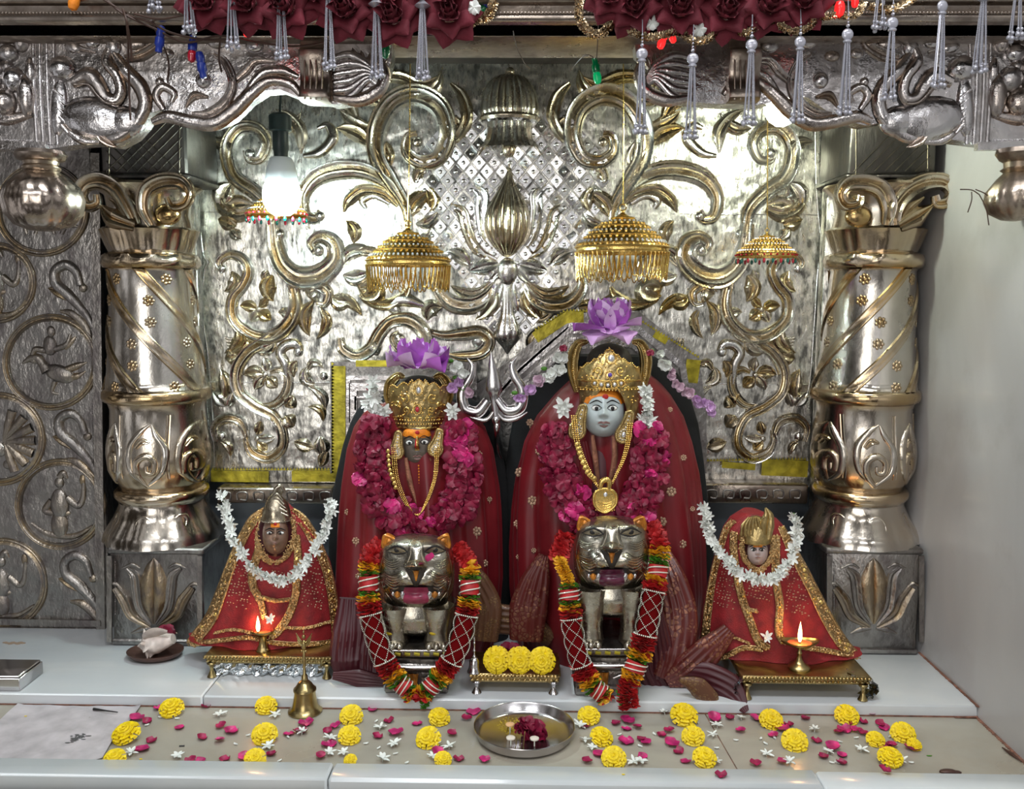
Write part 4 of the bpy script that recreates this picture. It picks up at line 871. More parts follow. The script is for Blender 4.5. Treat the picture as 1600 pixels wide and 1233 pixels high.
# ---------------------------------------------------------------- hanging umbrellas
def umbrella(px, pyb, pyt, hw, Y, label, fringe='loops', jewels=False, cordtop=100, tiers=3):
    c = P(px, pyb, Y); s_ = S(Y); r = hw * s_; zt = P(px, pyt, Y)[2]; hh = zt - c[2]
    t = thing('temple_umbrella', label, 'umbrella', c, None)
    b = MB(); prof = [(r * .99, 0), (r, .004 * hh / .05), (r * .98, hh * .16)]
    st = [(.98, .16), (.86, .34), (.84, .36), (.64, .62), (.62, .64), (.40, .84), (.37, .86), (.14, 1.0), (.05, 1.08), (.02, 1.16), (.001, 1.17)]
    prof = [(r * .97, 0)] + [(r * a, hh * q) for a, q in st]; prof += []
    b.lathe(prof + [], (c[0], Y, c[2]), 64, mod=lambda a, j, z, rr: .0006 * math.sin(a * 32) if 0 < j < 8 else 0)
    for (a, q) in [(.99, .03), (.995, .16), (.93, .25), (.75, .48), (.52, .74), (.25, .95)]:
        b.tube([(c[0] + r * a * math.cos(w_), Y + r * a * math.sin(w_), c[2] + hh * q) for w_ in np.linspace(0, 2 * PI, 49)[:-1]], r * .018, 5, closed=True)
    for (a, q, n_) in [(.95, .21, 44), (.80, .42, 38), (.69, .55, 32), (.45, .80, 22), (.57, .69, 26)]:
        for k in range(n_): w_ = 2 * PI * k / n_; b.ball((c[0] + r * a * math.cos(w_), Y + r * a * math.sin(w_), c[2] + hh * q), r * .034, 5, 4)
    b.ball((c[0], Y, c[2] + hh * 1.12), r * .05, 8, 6)
    b.tube([(c[0] + r * .07 * math.cos(w_), Y, c[2] + hh * 1.24 + r * .07 * math.sin(w_)) for w_ in np.linspace(0, 2 * PI, 13)[:-1]], r * .014, 5, closed=True)
    b.build('canopy', M['gold'], t)
    for (a, q, n_) in [(.90, .30, 52), (.88, .325, 52), (.66, .60, 40), (.38, .86, 24)]:
        b = MB()
        for k in range(n_): w_ = 2 * PI * k / n_; b.ball((c[0] + r * a * 1.01 * math.cos(w_), Y + r * a * 1.01 * math.sin(w_), c[2] + hh * q), r * .026, 5, 4)
        b.build('stone_band', M['gem'], t)
    if fringe == 'loops':
        b = MB(); n_ = 54; L = r * .56
        for k in range(n_):
            w0 = 2 * PI * k / n_; w1 = w0 + 2 * PI / n_ * 2.1; pts = []
            LL = L * (1 + .12 * random.uniform(-1, 1))
            for u in np.linspace(0, 1, 10):
                w_ = w0 + (w1 - w0) * u; d = math.sin(PI * u) ** .6
                pts.append((c[0] + r * (.985 - .04 * d) * math.cos(w_), Y + r * (.985 - .04 * d) * math.sin(w_), c[2] - LL * d + .004 * r))
            b.tube(pts, r * .013, 4, cap=False)
            for u in (0, ): b.ball(pts[0], r * .024, 5, 4)
        b.build('loop_fringe', M['gold'], t)
    if jewels:
        b = MB(); n_ = 22
        for k in range(n_):
            w_ = 2 * PI * (k + .4) / n_; b.ball((c[0] + r * .96 * math.cos(w_), Y + r * .96 * math.sin(w_), c[2] - r * .14), (r * .05, r * .05, r * .085), 8, 6, k % 2)
        b.build('drop_beads', [M['emerald'], M['ruby']], t)
        b = MB()
        for k in range(30): w_ = 2 * PI * k / 30; b.ball((c[0] + r * 1.0 * math.cos(w_), Y + r * 1.0 * math.sin(w_), c[2] + hh * .09), r * .036, 6, 4)
        b.build('ruby_band', M['ruby'], t)
    b = MB(); ct = P(px + (3 if px < 900 else 2), cordtop, Y); ct = (ct[0], Y, min(ct[2], 1.153))
    b.tube([(c[0], Y, c[2] + hh * 1.24 + r * .07), ((c[0] + ct[0]) / 2 + .0006, Y, (c[2] + hh * 1.24 + ct[2]) / 2), ct], .0011, 5); b.build('cord', M['gold'], t)
    return t
umbrella(638, 416, 362, 66, 1.66, 'gold filigree umbrella with looped fringe hanging over the left idol')
umbrella(972, 396, 338, 73, 1.62, 'largest gold filigree umbrella with looped fringe, over the right idol')
umbrella(1197, 402, 368, 46, 1.68, 'small gold umbrella with red and green drop beads, right of the others', None, True)
umbrella(432, 338, 304, 47, 1.70, 'small gold umbrella with green drop beads under the left light bulb', None, True, 300)

# ---------------------------------------------------------------- light bulbs
def bulb(px, py, Y, label, mt, tilt=0.0, hold=True, sc_=1.0):
    s_ = S(Y) * sc_; c = P(px, py, Y); t = thing('light_bulb', label, 'light bulb', c)
    R = np.array(Matrix.Rotation(tilt, 3, 'Y'))
    def lt(prof, name, m, n=24):
        b = MB(); b.lathe([(r * s_, z * s_) for r, z in prof], c, n, R=R); return b.build(name, m, t)
    lt([(.5, -42), (12, -41), (22, -34), (28, -22), (29, -8), (27, 2), (24, 8), (1, 9)], 'glowing_globe', mt, 20)
    lt([(24, 8), (25, 10), (22, 30), (17, 44), (15, 46), (1, 46)], 'neck', M['bulb_neck'])
    if hold:
        lt([(10, 46), (11, 56), (12, 58), (12, 84), (17, 86), (17, 108), (11, 112), (1, 113)], 'lamp_holder', M['black_plastic'])
        b = MB(); top = np.array(c) + R @ np.array([0, 0, 112 * s_]); e_ = (top[0] + .004, Y, 1.156)
        b.tube([top, (np.array(top) + np.array(e_)) / 2 + np.array([.003, 0, 0]), e_], .0022, 6); b.build('cord', M['black_plastic'], t)
    return t
bulb(440, 294, 1.60, 'bright round bulb hanging from a black holder left of the centre', M['bulb'])
bulb(1217, 158, 1.56, 'lit bulb half hidden behind the right arch', M['bulb_right'], -.5, True, .9)

# ---------------------------------------------------------------- fabric roses along the cornice
def rose_mesh(seed):
    rn = random.Random(seed); b = MB(); R0 = .032
    for ring, (n_, rr, tilt, sz) in enumerate([(7, .62, .25, .60), (6, .46, .55, .52), (5, .30, .85, .42), (4, .17, 1.12, .32), (3, .07, 1.35, .22)]):
        for k in range(n_):
            a = 2 * PI * (k + .5 * (ring % 2) + rn.uniform(-.12, .12)) / n_; W = sz * R0 * 1.15; L = sz * R0 * 1.25; X = np.zeros((7, 6, 3))
            for i in range(7):
                for j in range(6):
                    u = -1 + 2 * i / 6; v = j / 5; ww = W * math.sin(PI * min(1, .25 + v * .62)) ** .7
                    pk = L * v * (1 - .22 * abs(u) ** 2 * v + (.10 if (i == 3 and j == 5) else 0))
                    lx = u * ww * (1 - .15 * v); rise = pk * math.sin(tilt) + .006 * (1 - u * u) * v * (ring > 0)
                    rad = rr * R0 * .6 + pk * math.cos(tilt) + .28 * W * (1 - u * u) * math.sin(tilt) - .30 * abs(u) ** 2 * W * math.sin(tilt)
                    cur = -.010 * v ** 3 if ring < 2 else .003 * v ** 3
                    X[i, j] = ((rad - cur * .4) * math.cos(a) - lx * math.sin(a), -(rise + cur + ring * .0042), (rad - cur * .4) * math.sin(a) + lx * math.cos(a))
            b.grid(X)
    b.ball((0, -.004, 0), (R0 * .35, .006, R0 * .35), 10, 6)
    return b
rmeshes = []
for k in range(3): rmeshes.append(rose_mesh(k).data('fabric_rose', [M['deep_rose']], (0, 0, 0)))
roses = [(322, 2), (388, 4), (448, 12), (541, 16), (615, 26), (702, 22), (496, -12), (576, -14), (660, -14), (992, 10), (1062, 14), (1135, 18), (1196, 8), (1252, 2), (1030, -16), (1100, -14), (955, -6)]
rl = {322: 'leftmost maroon fabric rose, cut by the top edge', 388: 'maroon fabric rose above the wing, second from the left', 448: 'maroon fabric rose right of a long pearl tassel, third in the left row', 541: 'full open maroon rose between the two pearl tassels above the bracket', 615: 'open maroon rose just left of the rightmost left-hand tassel', 702: 'maroon rose at the right end of the left rose row',
      992: 'maroon rose at the left end of the right rose row', 1062: 'fully open maroon rose, second in the right rose row', 1135: 'maroon rose above the right bracket', 1196: 'small-looking maroon rose, fourth in the right row', 1252: 'rightmost maroon fabric rose, beside a red lamp'}
for i, (x, y) in enumerate(roses):
    o = bpy.data.objects.new('fabric_rose', rmeshes[i % 3]); sc.collection.objects.link(o); o.location = P(x, y, 1.262)
    o.rotation_euler = (random.uniform(-.15, .2), random.uniform(0, 6), 0); o.scale = (1.08,) * 3 if y > 0 else (.95,) * 3
    tag(o, rl.get(x, 'maroon fabric rose mostly above the top edge, behind the front row'), 'fabric rose', 'maroon fabric roses along the cornice')

# ---------------------------------------------------------------- pearl tassels
def tassel(L, n_, seed, cap):
    rn = random.Random(seed); t = thing('pearl_tassel', 'x', 'tassel', (0, 0, 0), 'grey pearl tassels along the arch'); s_ = S(1.25)
    b = MB(); 
    for k in range(n_):
        a = 2 * PI * k / n_ + rn.random() * .3; r0, r1 = 3.2 * s_, (7.5 + rn.random() * 2.5) * s_; LL = L * (1 - .10 * rn.random())
        pts = []; rad = []; q = 40
        for i in range(q * 2):
            u = i / (q * 2 - 1); r = r0 + (r1 - r0) * u; pts.append((r * math.cos(a), r * math.sin(a) * .8, -LL * u)); rad.append(.00135 if i % 2 else .0007)
        b.tube(pts, rad, 5)
    b.build('strands', M['pearl'], t); b = MB()
    for k in range(n_):
        a = 2 * PI * k / n_ + rn.random() * .3; r1 = 9 * s_; LL = L * (1 + .0 * rn.random()) - rn.random() * .008
        b.ball((r1 * math.cos(a), r1 * math.sin(a) * .8, -LL), .0034, 8, 6); b.ball((r1 * .9 * math.cos(a), r1 * .8 * math.sin(a), -LL + .007), .0024, 7, 5)
    b.build('end_pearls', M['pearl'], t); b = MB()
    if cap:
        b.ball((0, 0, .010), (.0078, .003, .0078), 16, 8); b.ball((0, 0, .001), (.0062, .005, .003), 10, 6)
        for k in range(4): b.ball((0, 0, .021 + .0045 * k), .0026 if k == 0 else .0016, 6, 5)
        b.tube([(0, 0, .034), (0, .004, .055)], .0007, 5)
    else:
        b.lathe([(.002, .012), (.004, .010), (.011, .004), (.004, 0), (.001, -.001)], (0, 0, 0), 14)
        b.tube([(0, 0, .01), (0, .004, .035)], .0007, 5)
    b.build('cap', M['pearl'], t); return t
tb = {}
TL = [(240, -20, 20, 0, 'short-looking pearl tassel at the top edge, left of the others, above black wires'), (293, -25, 50, 0, 'pearl tassel above the blue lamp sockets, second from the left'), (361, -10, 74, 0, 'pearl tassel beside the round red lamp'), (438, -18, 90, 0, 'pearl tassel just left of the left bracket'),
      (513, -2, 106, 0, 'pearl tassel hanging over the left wing relief by the bracket'), (588, 12, 126, 0, 'pearl tassel beside a green lamp under the roses'), (660, 14, 124, 0, 'rightmost tassel of the left row, under two roses'),
      (1003, 96, 206, 1, 'disc-capped pearl tassel beside the red lamps, leftmost of the right row'), (1082, 104, 214, 1, 'disc-capped pearl tassel in front of the right wing relief, longest hanging'), (1174, 82, 196, 1, 'disc-capped pearl tassel over the right bracket'),
      (1250, 78, 190, 1, 'disc-capped pearl tassel right of the lit right bulb'), (1324, 66, 184, 1, 'disc-capped pearl tassel at the arch bulge, third from the right group'), (1394, 48, 152, 1, 'disc-capped pearl tassel with a second short tassel beside it'),
      (1378, -40, 46, 0, 'short pearl tassel tucked behind a disc-capped one'), (1472, 22, 132, 1, 'ring-capped pearl tassel near the right end'), (1537, 2, 110, 0, 'narrow pearl tassel near the right wall without a cap'), (1592, -25, 62, 0, 'pearl tassel cut by the right edge')]
for i, (x, y0, y1, cap, lab) in enumerate(TL):
    key = (round((y1 - y0) / 14), cap); Lm = (y1 - y0 - 4) * S(1.25)
    Yt = 1.245 + (.02 if x == 1378 else 0)
    if key not in tb: tb[key] = t = tassel(Lm, 7, i, cap); t['label'] = lab; t.location = P(x, y0, Yt)
    else: t = dup(tb[key], P(x, y0, Yt), random.uniform(-.3, .3), lab)

# ---------------------------------------------------------------- coloured lamps, wires, tinsel
def lamp(px, py, Y, rot, mk, mg, label, sock=True, k=1.0):
    c = P(px, py, Y); t = thing('string_lamp', label, 'string lamp', c, None); R = np.array(Matrix.Rotation(rot, 3, 'Y')); b = MB()
    b.lathe([(.0001, -.011), (.0045, -.009), (.0062, -.003), (.0058, .003), (.0042, .007), (.001, .008)], c, 14, R=R * k); b.build('glass', mg, t)
    if sock:
        b = MB(); b.lathe([(.001, .005), (.0062, .006), (.0066, .016), (.0050, .018), (.0046, .026), (.001, .027)], c, 14, R=R * k); b.build('socket', mk, t)
    return t
lamp(386, 46, 1.29, 0, M['green_plastic'], M['red_glow'], 'round red string lamp right of the third tassel')
lamp(300, 86, 1.30, .1, M['blue_plastic'], M['ruby'], 'unlit red string lamp in a blue socket below the second tassel')
lamp(313, 92, 1.295, 3.0, M['blue_plastic'], M['blue_plastic'], 'blue string lamp beside the unlit red one')
lamp(251, 52, 1.29, 3.3, M['blue_plastic'], M['blue_plastic'], 'blue string lamp on the dark wires left of the others')
lamp(603, 80, 1.30, .1, M['green_plastic'], M['green_plastic'], 'dark green string lamp beside the tassel under the roses')
lamp(753, 16, 1.30, .6, M['blue_plastic'], M['green_plastic'], 'green string lamp with a blue socket above the left centre')
lamp(818, 18, 1.32, -1.1, M['blue_plastic'], M['green_glow'], 'green string lamp in a blue socket at the top centre')
lamp(933, 120, 1.36, -.15, M['green_plastic'], M['green_glow'], 'green string lamp hanging alone in front of the dark wood')
lamp(1003, 42, 1.27, 1.2, M['green_plastic'], M['green_glow'], 'small green string lamp tucked under the right roses', False, .7)
lamp(1034, 66, 1.275, .3, M['red_glow'], M['red_glow'], 'lit red string lamp below the right roses beside a tassel', True, .9)
lamp(1050, 58, 1.28, -.4, M['red_glow'], M['red_glow'], 'smaller lit red string lamp right behind the other red one', False, .8)
lamp(1312, 12, 1.26, 0, M['green_plastic'], M['red_glow'], 'bright red string lamp right of the rose row', False, 1.1)
lamp(1336, 2, 1.28, 0, M['green_plastic'], M['red_glow'], 'red string lamp at the top edge right of the brightest one', False, .8)
lamp(116, 2, 1.28, .3, M['orange'], M['orange'], 'orange string lamp at the top edge near the left corner', False, 1.2)
def wire(pts, label, r=.0016, m='wire'):
    b = MB(); q = cr([P(x, y, Y) for x, y, Y in pts], 14 * len(pts)); b.tube(q, r, 5); tag(b.build('lamp_wire', M[m]), label, 'wire')
wire([(150, -8, 1.27), (176, 8, 1.272), (200, 24, 1.28), (232, 34, 1.275), (270, 52, 1.285), (322, 62, 1.29), (380, 60, 1.29)], 'brown lamp wire sagging across the left beam')
wire([(160, -8, 1.272), (190, 20, 1.275), (240, 44, 1.285), (290, 66, 1.29), (345, 56, 1.285), (400, 66, 1.29), (470, 72, 1.30), (560, 56, 1.30)], 'long dark lamp wire looping under the left roses')
wire([(196, 18, 1.275), (200, 60, 1.3), (201, 110, 1.36), (204, 188, 1.365)], 'single brown wire hanging straight down over the left beast')
wire([(192, 14, 1.275), (198, 34, 1.27), (204, 70, 1.29), (206, 96, 1.3)], 'short brown wire twisted beside the hanging one')
wire([(210, 22, 1.275), (250, 30, 1.27), (300, 24, 1.27), (348, 40, 1.275), (372, 30, 1.28)], 'dark lamp wire between the first three tassels')
wire([(236, 32, 1.28), (262, 90, 1.37), (262, 130, 1.37)], 'thin wire dropping to the left arch')
wire([(798, 2, 1.31), (804, 60, 1.34), (818, 96, 1.40), (828, 108, 1.5)], 'pinkish lamp wire curling down at the top centre', .0008)
wire([(936, 96, 1.36), (916, 86, 1.36), (896, 104, 1.40), (890, 112, 1.45)], 'thin wire leading to the lone green lamp', .0008)
wire([(936, -6, 1.27), (935, 40, 1.3), (932, 96, 1.36)], 'wire holding up the lone green lamp', .0009)
wire([(345, 52, 1.30), (342, 90, 1.35), (346, 112, 1.37)], 'short brown wire stub by the third tassel', .0016)
for k, L in enumerate([[(1518, 300), (1512, 332)], [(1530, 304), (1545, 352)], [(1540, 312), (1552, 326)], [(1524, 296), (1552, 318)], [(1500, 296), (1530, 304)], [(1540, 308), (1568, 312)]]):
    wire([(L[0][0], L[0][1], 1.39), ((L[0][0] + L[1][0]) / 2 + 3, (L[0][1] + L[1][1]) / 2 - 3, 1.385), (L[1][0], L[1][1], 1.39)], ['wire end', 'longest wire end', 'stubby wire end', 'slanting wire', 'leftmost wire', 'rightmost wire'][k] + ' in the tangle beside the right pot finial', .0009)
def tinsel(pts, label, r=5.5):
    b = MB(); q = cr([P(x, y, Y) for x, y, Y in pts], 30 * len(pts)); s_ = S(1.27)
    for i, c in enumerate(q):
        for k in range(4):
            a = random.random() * 6.28; d = np.array([math.cos(a), random.uniform(-.8, .8), math.sin(a)]); e_ = c + d * r * s_; n_ = np.array([-d[2], .3, d[0]]) * .0012
            b.add([c - n_, c + n_, e_ + n_ * .6, e_ - n_ * .6], [(0, 1, 2, 3)])
    b.tube(q, .0012, 5); tag(b.build('tinsel_garland', M['tinsel']), label, 'tinsel garland')
tinsel([(726, 46, 1.27), (742, 30, 1.27), (762, 26, 1.275), (772, 4, 1.28)], 'gold tinsel garland at the end of the left rose row', 8)
tinsel([(906, -4, 1.27), (904, 20, 1.27), (914, 44, 1.27), (934, 54, 1.27), (950, 44, 1.27), (958, 30, 1.27)], 'gold tinsel garland dipping left of the right roses', 7)
tinsel([(985, 48, 1.265), (1010, 58, 1.262), (1040, 54, 1.262), (1060, 50, 1.262), (1084, 64, 1.262), (1108, 60, 1.262), (1122, 42, 1.262)], 'gold tinsel garland scalloped under the right roses', 6)
tinsel([(1140, 44, 1.262), (1160, 52, 1.26), (1180, 44, 1.26), (1196, 26, 1.26), (1206, 34, 1.26)], 'gold tinsel garland by the right bracket')
tinsel([(1218, 30, 1.262), (1224, 44, 1.26), (1250, 48, 1.26), (1270, 36, 1.26), (1266, 22, 1.262), (1238, 20, 1.264), (1218, 30, 1.265)], 'gold tinsel ring above the tassel right of the lit bulb')
tinsel([(1284, 28, 1.262), (1306, 24, 1.26), (1336, 24, 1.26), (1350, 4, 1.262)], 'gold tinsel garland under the bright red lamp')
tinsel([(1362, 10, 1.27), (1390, 16, 1.262), (1416, 4, 1.264), (1430, -6, 1.27)], 'gold tinsel garland above the double tassel', 7)
for x, y, lab in ((740, 12, 'white cloth bow beside the last left rose'), (1018, 36, 'white satin bow between the first right roses'), (1092, 46, 'white satin bow right of the second right rose')):
    b = MB()
    for k in range(5):
        a = k * 1.3; c = P(x, y, 1.262); e_ = np.array([math.cos(a), -.2, math.sin(a)]); n_ = np.array([-math.sin(a), .3, math.cos(a)])
        X = np.array([[np.array(c) + e_ * .010 * v + n_ * .006 * u * math.sin(PI * (.15 + .7 * v)) + np.array([0, -.003 * math.cos(u * 3), 0]) for v in np.linspace(0, 1, 5)] for u in np.linspace(-1, 1, 5)]); b.grid(X)
    tag(b.build('ribbon_bow', M['white']), lab, 'bow')
# ---------------------------------------------------------------- draped cloth shells
class Shell:
    def __init__(s, rows, Yc, df, db, folds=(), pw=1.0):
        s.rows = np.array(rows, float); s.Yc, s.db, s.folds, s.pw = Yc, db, folds, pw
        s.z = np.array([P((r[1] + r[2]) / 2, r[0], Yc)[2] for r in rows]); s.xl = np.array([P(r[1], r[0], Yc)[0] for r in rows]); s.xr = np.array([P(r[2], r[0], Yc)[0] for r in rows])
        s.df = np.broadcast_to(np.interp(np.linspace(0, 1, len(rows)), np.linspace(0, 1, len(df)), df), (len(rows),))
    def lim(s, z):
        zz = s.z[::-1]; return np.interp(z, zz, s.xl[::-1]), np.interp(z, zz, s.xr[::-1]), np.interp(z, zz, s.df[::-1])
    def frac(s, z): return (s.z[0] - z) / (s.z[0] - s.z[-1])
    def pt(s, a, z, off=0.0):          # a: 0 right, pi/2 front, pi left
        xl, xr, df = s.lim(z); mid, hw = (xl + xr) / 2, (xr - xl) / 2; si, co = math.sin(a), math.cos(a); v = s.frac(z)
        k = 1.0; d = (df if si > 0 else s.db) * math.copysign(abs(si) ** s.pw, si); f = 0
        for (n_, amp, ph, tw) in s.folds: f += amp * math.sin(n_ * a + ph + tw * v) * min(1, v * 2.2 + .08)
        k += f * .35
        return (mid + hw * co * (1 + .25 * f), s.Yc - d * (1 + f) - off * si, z)
    def front(s, px, py, off=.0015):
        Y = s.Yc
        for _ in range(6):
            x, _y, z = P(px, py, Y); z = min(max(z, s.z[-1]), s.z[0]); xl, xr, df = s.lim(z); mid, hw = (xl + xr) / 2, max(1e-4, (xr - xl) / 2)
            a = math.acos(max(-.995, min(.995, (x - mid) / hw))); Y = s.pt(a, z)[1]
        return (x, Y - off, P(px, py, Y)[2])
    def fn(s, off=.001): return lambda x, y, h: s.front(x, y, off + h * S(s.Yc))
    def mesh(s, na=120, nz=60, m=0, hem=0.0):
        b = MB(); X = np.zeros((na, nz, 3)); zz = np.linspace(s.z[0], s.z[-1], nz)
        for i in range(na):
            for j in range(nz):
                X[i, j] = s.pt(2 * PI * i / na, zz[j])
                if hem and j == nz - 1: X[i, j, 2] += hem * math.sin(i * 2 * PI / na * 9)
        b.grid(X, closed_u=True, m=m); b.f.append([b.n - na * nz + i * nz for i in range(na)]); b.m.append(m); return b

def facefn(cx, cy, hw, hh, Y, feats, ex=2.2, dep=.85):
    s_ = S(Y)
    def d_(x, y):
        u, v = (x - cx) / hw, (cy - y) / hh; q = 1 - abs(u) ** ex - abs(v) ** ex; d = hw * dep * math.sqrt(max(0, q))
        w_ = min(1, max(0, q) * 4)
        for (fu, fv, su, sv, am) in feats: d += am * math.exp(-((u - fu) / su) ** 2 - ((v - fv) / sv) ** 2) * w_
        return d
    def fn(x, y, h): return P(x, y, Y - (d_(x, y) + h) * s_)
    return fn
def facemesh(fn, cx, cy, hw, hh, Y, n=56, nr=40, ex=2.2, back=.7):
    b = MB(); X = np.zeros((n, nr, 3))
    for i in range(n):
        a = 2 * PI * i / n; ca, sa = math.cos(a), math.sin(a); R = 1 / (abs(ca) ** ex + abs(sa) ** ex) ** (1 / ex)
        for j in range(nr):
            r = math.sin(PI / 2 * j / (nr - 1)) * .9995 + 1e-4; X[i, j] = fn(cx + hw * R * r * ca, cy - hh * R * r * sa, 0)
    b.grid(X, closed_u=True)
    X2 = np.zeros((n, 8, 3))
    for i in range(n):
        for j in range(8):
            t_ = PI / 2 * j / 7; p0 = X[i, -1]; c = P(cx, cy, Y); X2[i, j] = (c[0] + (p0[0] - c[0]) * math.cos(t_), Y + back * hw * S(Y) * math.sin(t_), c[2] + (p0[2] - c[2]) * math.cos(t_))
    b.grid(X2, closed_u=True); return b
def eyes(parent, fn, L, ew, eh, iris, brow=True, tilt=0):
    for k, (x, y) in enumerate(L):
        b = MB(); c = fn(x, y, .2); s_ = S(1.6); b.ball((c[0], c[1] + eh * .2 * s_, c[2]), (ew * s_, eh * .75 * s_, eh * s_), 16, 9); o = b.build('eye', M['eye'], parent)
        b = MB(); c2 = (c[0], c[1] - eh * .42 * s_, c[2]); b.ball(c2, (iris * s_, iris * .35 * s_, iris * s_), 12, 7); b.build('iris', M['ink'], o)
        b = MB(); sg = 1 if k else -1
        stroke2(b, [(x - ew * 1.1, y + .2 * sg), (x - ew * .5, y - eh * .95), (x + ew * .4, y - eh), (x + ew * 1.15, y - .2 * sg)], [.35, .8, .8, .35], lambda a, q, h: fn(a, q, h + 1.1), .5, 'roll', 24)
        stroke2(b, [(x - ew * 1.0, y + .5), (x, y + eh * .9), (x + ew * 1.0, y + .3)], [.25, .5, .25], lambda a, q, h: fn(a, q, h + .7), .5, 'roll', 18)
        if brow: stroke2(b, [(x - sg * ew * 1.2, y - eh * 2.0), (x, y - eh * 2.9), (x + sg * ew * 1.5, y - eh * 1.7)], [.5, 1.0, .4], lambda a, q, h: fn(a, q, h + .5), .4, 'roll', 24)
        b.build('eyelid', M['ink'], parent)
HF = lambda k: [(0, .12, .13, .30, .16 * k), (0, -.12, .15, .12, .24 * k), (-.14, -.17, .08, .07, .09 * k), (.14, -.17, .08, .07, .09 * k), (0, -.40, .26, .05, .10 * k), (0, -.50, .20, .05, .11 * k), (0, -.78, .25, .16, .10 * k),
                (-.42, .16, .2, .13, -.10 * k), (.42, .16, .2, .13, -.10 * k), (-.5, -.3, .25, .25, .05 * k), (.5, -.3, .25, .25, .05 * k), (0, .45, .6, .12, .05 * k)]

def crown(parent, cx, rows, Y, topf, stones, pearls_y, n=60):
    ys = np.array([r[0] for r in rows], float); W = np.array([r[1] for r in rows], float); s_ = S(Y)
    def fn(x, y, h):
        w_ = np.interp(y, ys, W); u = max(-.998, min(.998, (x - cx) / w_)); a = math.asin(u); r = (w_ + h) * s_
        return P(cx + (w_ + h) * u, y, Y - r * math.cos(a) * .8)
    b = MB(); X = np.zeros((n, 26, 3))
    for i in range(n):
        a = -PI / 2 + PI * i / (n - 1); u = math.sin(a)
        for j in range(26):
            t = j / 25; yb = ys[-1] - stones.get('arch', 0) * max(0, 1 - (u / .62) ** 2) ** .6; y = yb + (topf(u) - yb) * t; X[i, j] = fn(cx + u * np.interp(y, ys, W), y, 1.2 * math.sin(t * 9) + 1.0 * math.sin(u * 26) * math.sin(t * 20))
    b.grid(X, g=.5)
    X2 = X.copy(); X2[:, :, 1] = 2 * Y - X[:, :, 1] + .001; X2[:, :, 1] = Y + (X2[:, :, 1] - Y) * .8; b.grid(X2, g=.5)
    o = b.build('crown', M['gold_old'], parent)
    b = MB(); 
    for sg in (-1, 1):
        for k, (x0, y0, r_) in enumerate(stones['curls']):
            stroke2(b, spiral(cx + sg * x0, y0, r_, 1.2, 1.2, sg), [1.0, 1.6, 1.2, .8], fn, .9, 'roll', 36, 1)
    for y in stones['rims']: stroke2(b, [(cx - np.interp(y, ys, W) * .97, y), (cx - 12, y + 1.5), (cx + 12, y + 1.5), (cx + np.interp(y, ys, W) * .97, y)], [1.6], fn, .8, 'roll', 50, 1)
    top = [(cx + u * np.interp(topf(u), ys, W), topf(u)) for u in np.linspace(-.97, .97, 61)]
    q = np.array([fn(x, y, .8) for x, y in top]); beads(b, q, 1.5 * s_, 3.1 * s_)
    for y in pearls_y:
        for u in np.linspace(-.9, .9, 19): b.ball(fn(cx + u * np.interp(y, ys, W), y + 2 * (1 - u * u), 1), 1.5 * s_, 6, 5)
    for k in range(60):
        u = random.uniform(-.92, .92); tt = random.uniform(.12, .92); y = ys[-1] + (topf(u) - ys[-1]) * tt
        if stones.get('arch') and abs(u) < .6 and tt < .35: continue
        b.ball(fn(cx + u * np.interp(y, ys, W), y, .8), random.uniform(.9, 1.7) * s_, 6, 5)
    b.build('filigree', M['gold'], o)
    for (x, y, rx, ry, mk) in stones['gems']:
        b = MB(); c = fn(x, y, 2.2); b.ball(c, (rx * s_, 2.2 * s_, ry * s_), 12, 8); b.build('gem', M[mk], o)
        b = MB(); beads(b, [fn(x + (rx + 3) * math.cos(w_), y + (ry + 3) * math.sin(w_), 2) for w_ in np.linspace(0, 2 * PI, 25)[:-1]], 1.2 * s_, 2.6 * s_, closed=True); b.build('gem_setting', M['gold'], o)
    b = MB(); c = P(cx, stones['dome'][0], Y); b.ball(c, (stones['dome'][1] * s_, stones['dome'][1] * s_ * .8, stones['dome'][2] * s_), 24, 12); b.build('cap', M['wood'], o)
    return o
def loopwing(parent, pts, wd, Y):
    b = MB(); stroke(b, pts, wd, Y, .7, 'chan', 50, .5, .3); q = np.array([P(x, y, Y - .0035) for x, y in cr(pts, 60)]); beads(b, q, .0016, .0034)
    stroke(b, pts, [w_ * .8 for w_ in wd], Y + .003, .3, 'roll', 40); b.build('crown_wing', M['gold_old'], parent)
def earring(parent, cx, cy, L, W, tilt, Y):
    sg = math.sin(tilt); cg = math.cos(tilt); T_ = lambda u, v: (cx + u * W * cg - v * L * sg, cy + u * W * sg + v * L * cg)
    out = [T_(.35, -1), T_(.55, -.5), T_(.7, 0), T_(1, .5), T_(.7, .9), T_(0, 1.02), T_(-.7, .9), T_(-1, .5), T_(-.7, 0), T_(-.5, -.5), T_(-.35, -1)]
    b = MB(); b.prism([(P(x, y, Y)[0], P(x, y, Y)[2]) for x, y in cr(out, 40, True)], Y + .003, Y); stroke(b, out, [2.2], Y, .9, 'roll', 60, 1, closed=True)
    beads(b, [P(x, y, Y - .003) for x, y in cr(out, 40, True)], .0012, .0026, closed=True); e_ = b.build('earring', M['gold_old'], parent)
    b = MB()
    for q in ([T_(0, .5)[0], T_(0, .5)[1], 3.4, 5.0], ) : b.ball(P(q[0], q[1], Y - .002), (q[2] * S(Y), .002, q[3] * S(Y)), 10, 7)
    for k in range(12): a = k * PI / 6; x, y = T_(.5 * math.cos(a), .5 + .34 * math.sin(a)); b.ball(P(x, y, Y - .001), .0013, 6, 5)
    for k in range(4): x, y = T_(0, -.75 + .25 * k); b.ball(P(x, y, Y - .001), .0017, 6, 5)
    b.build('stones', M['gem'], e_)
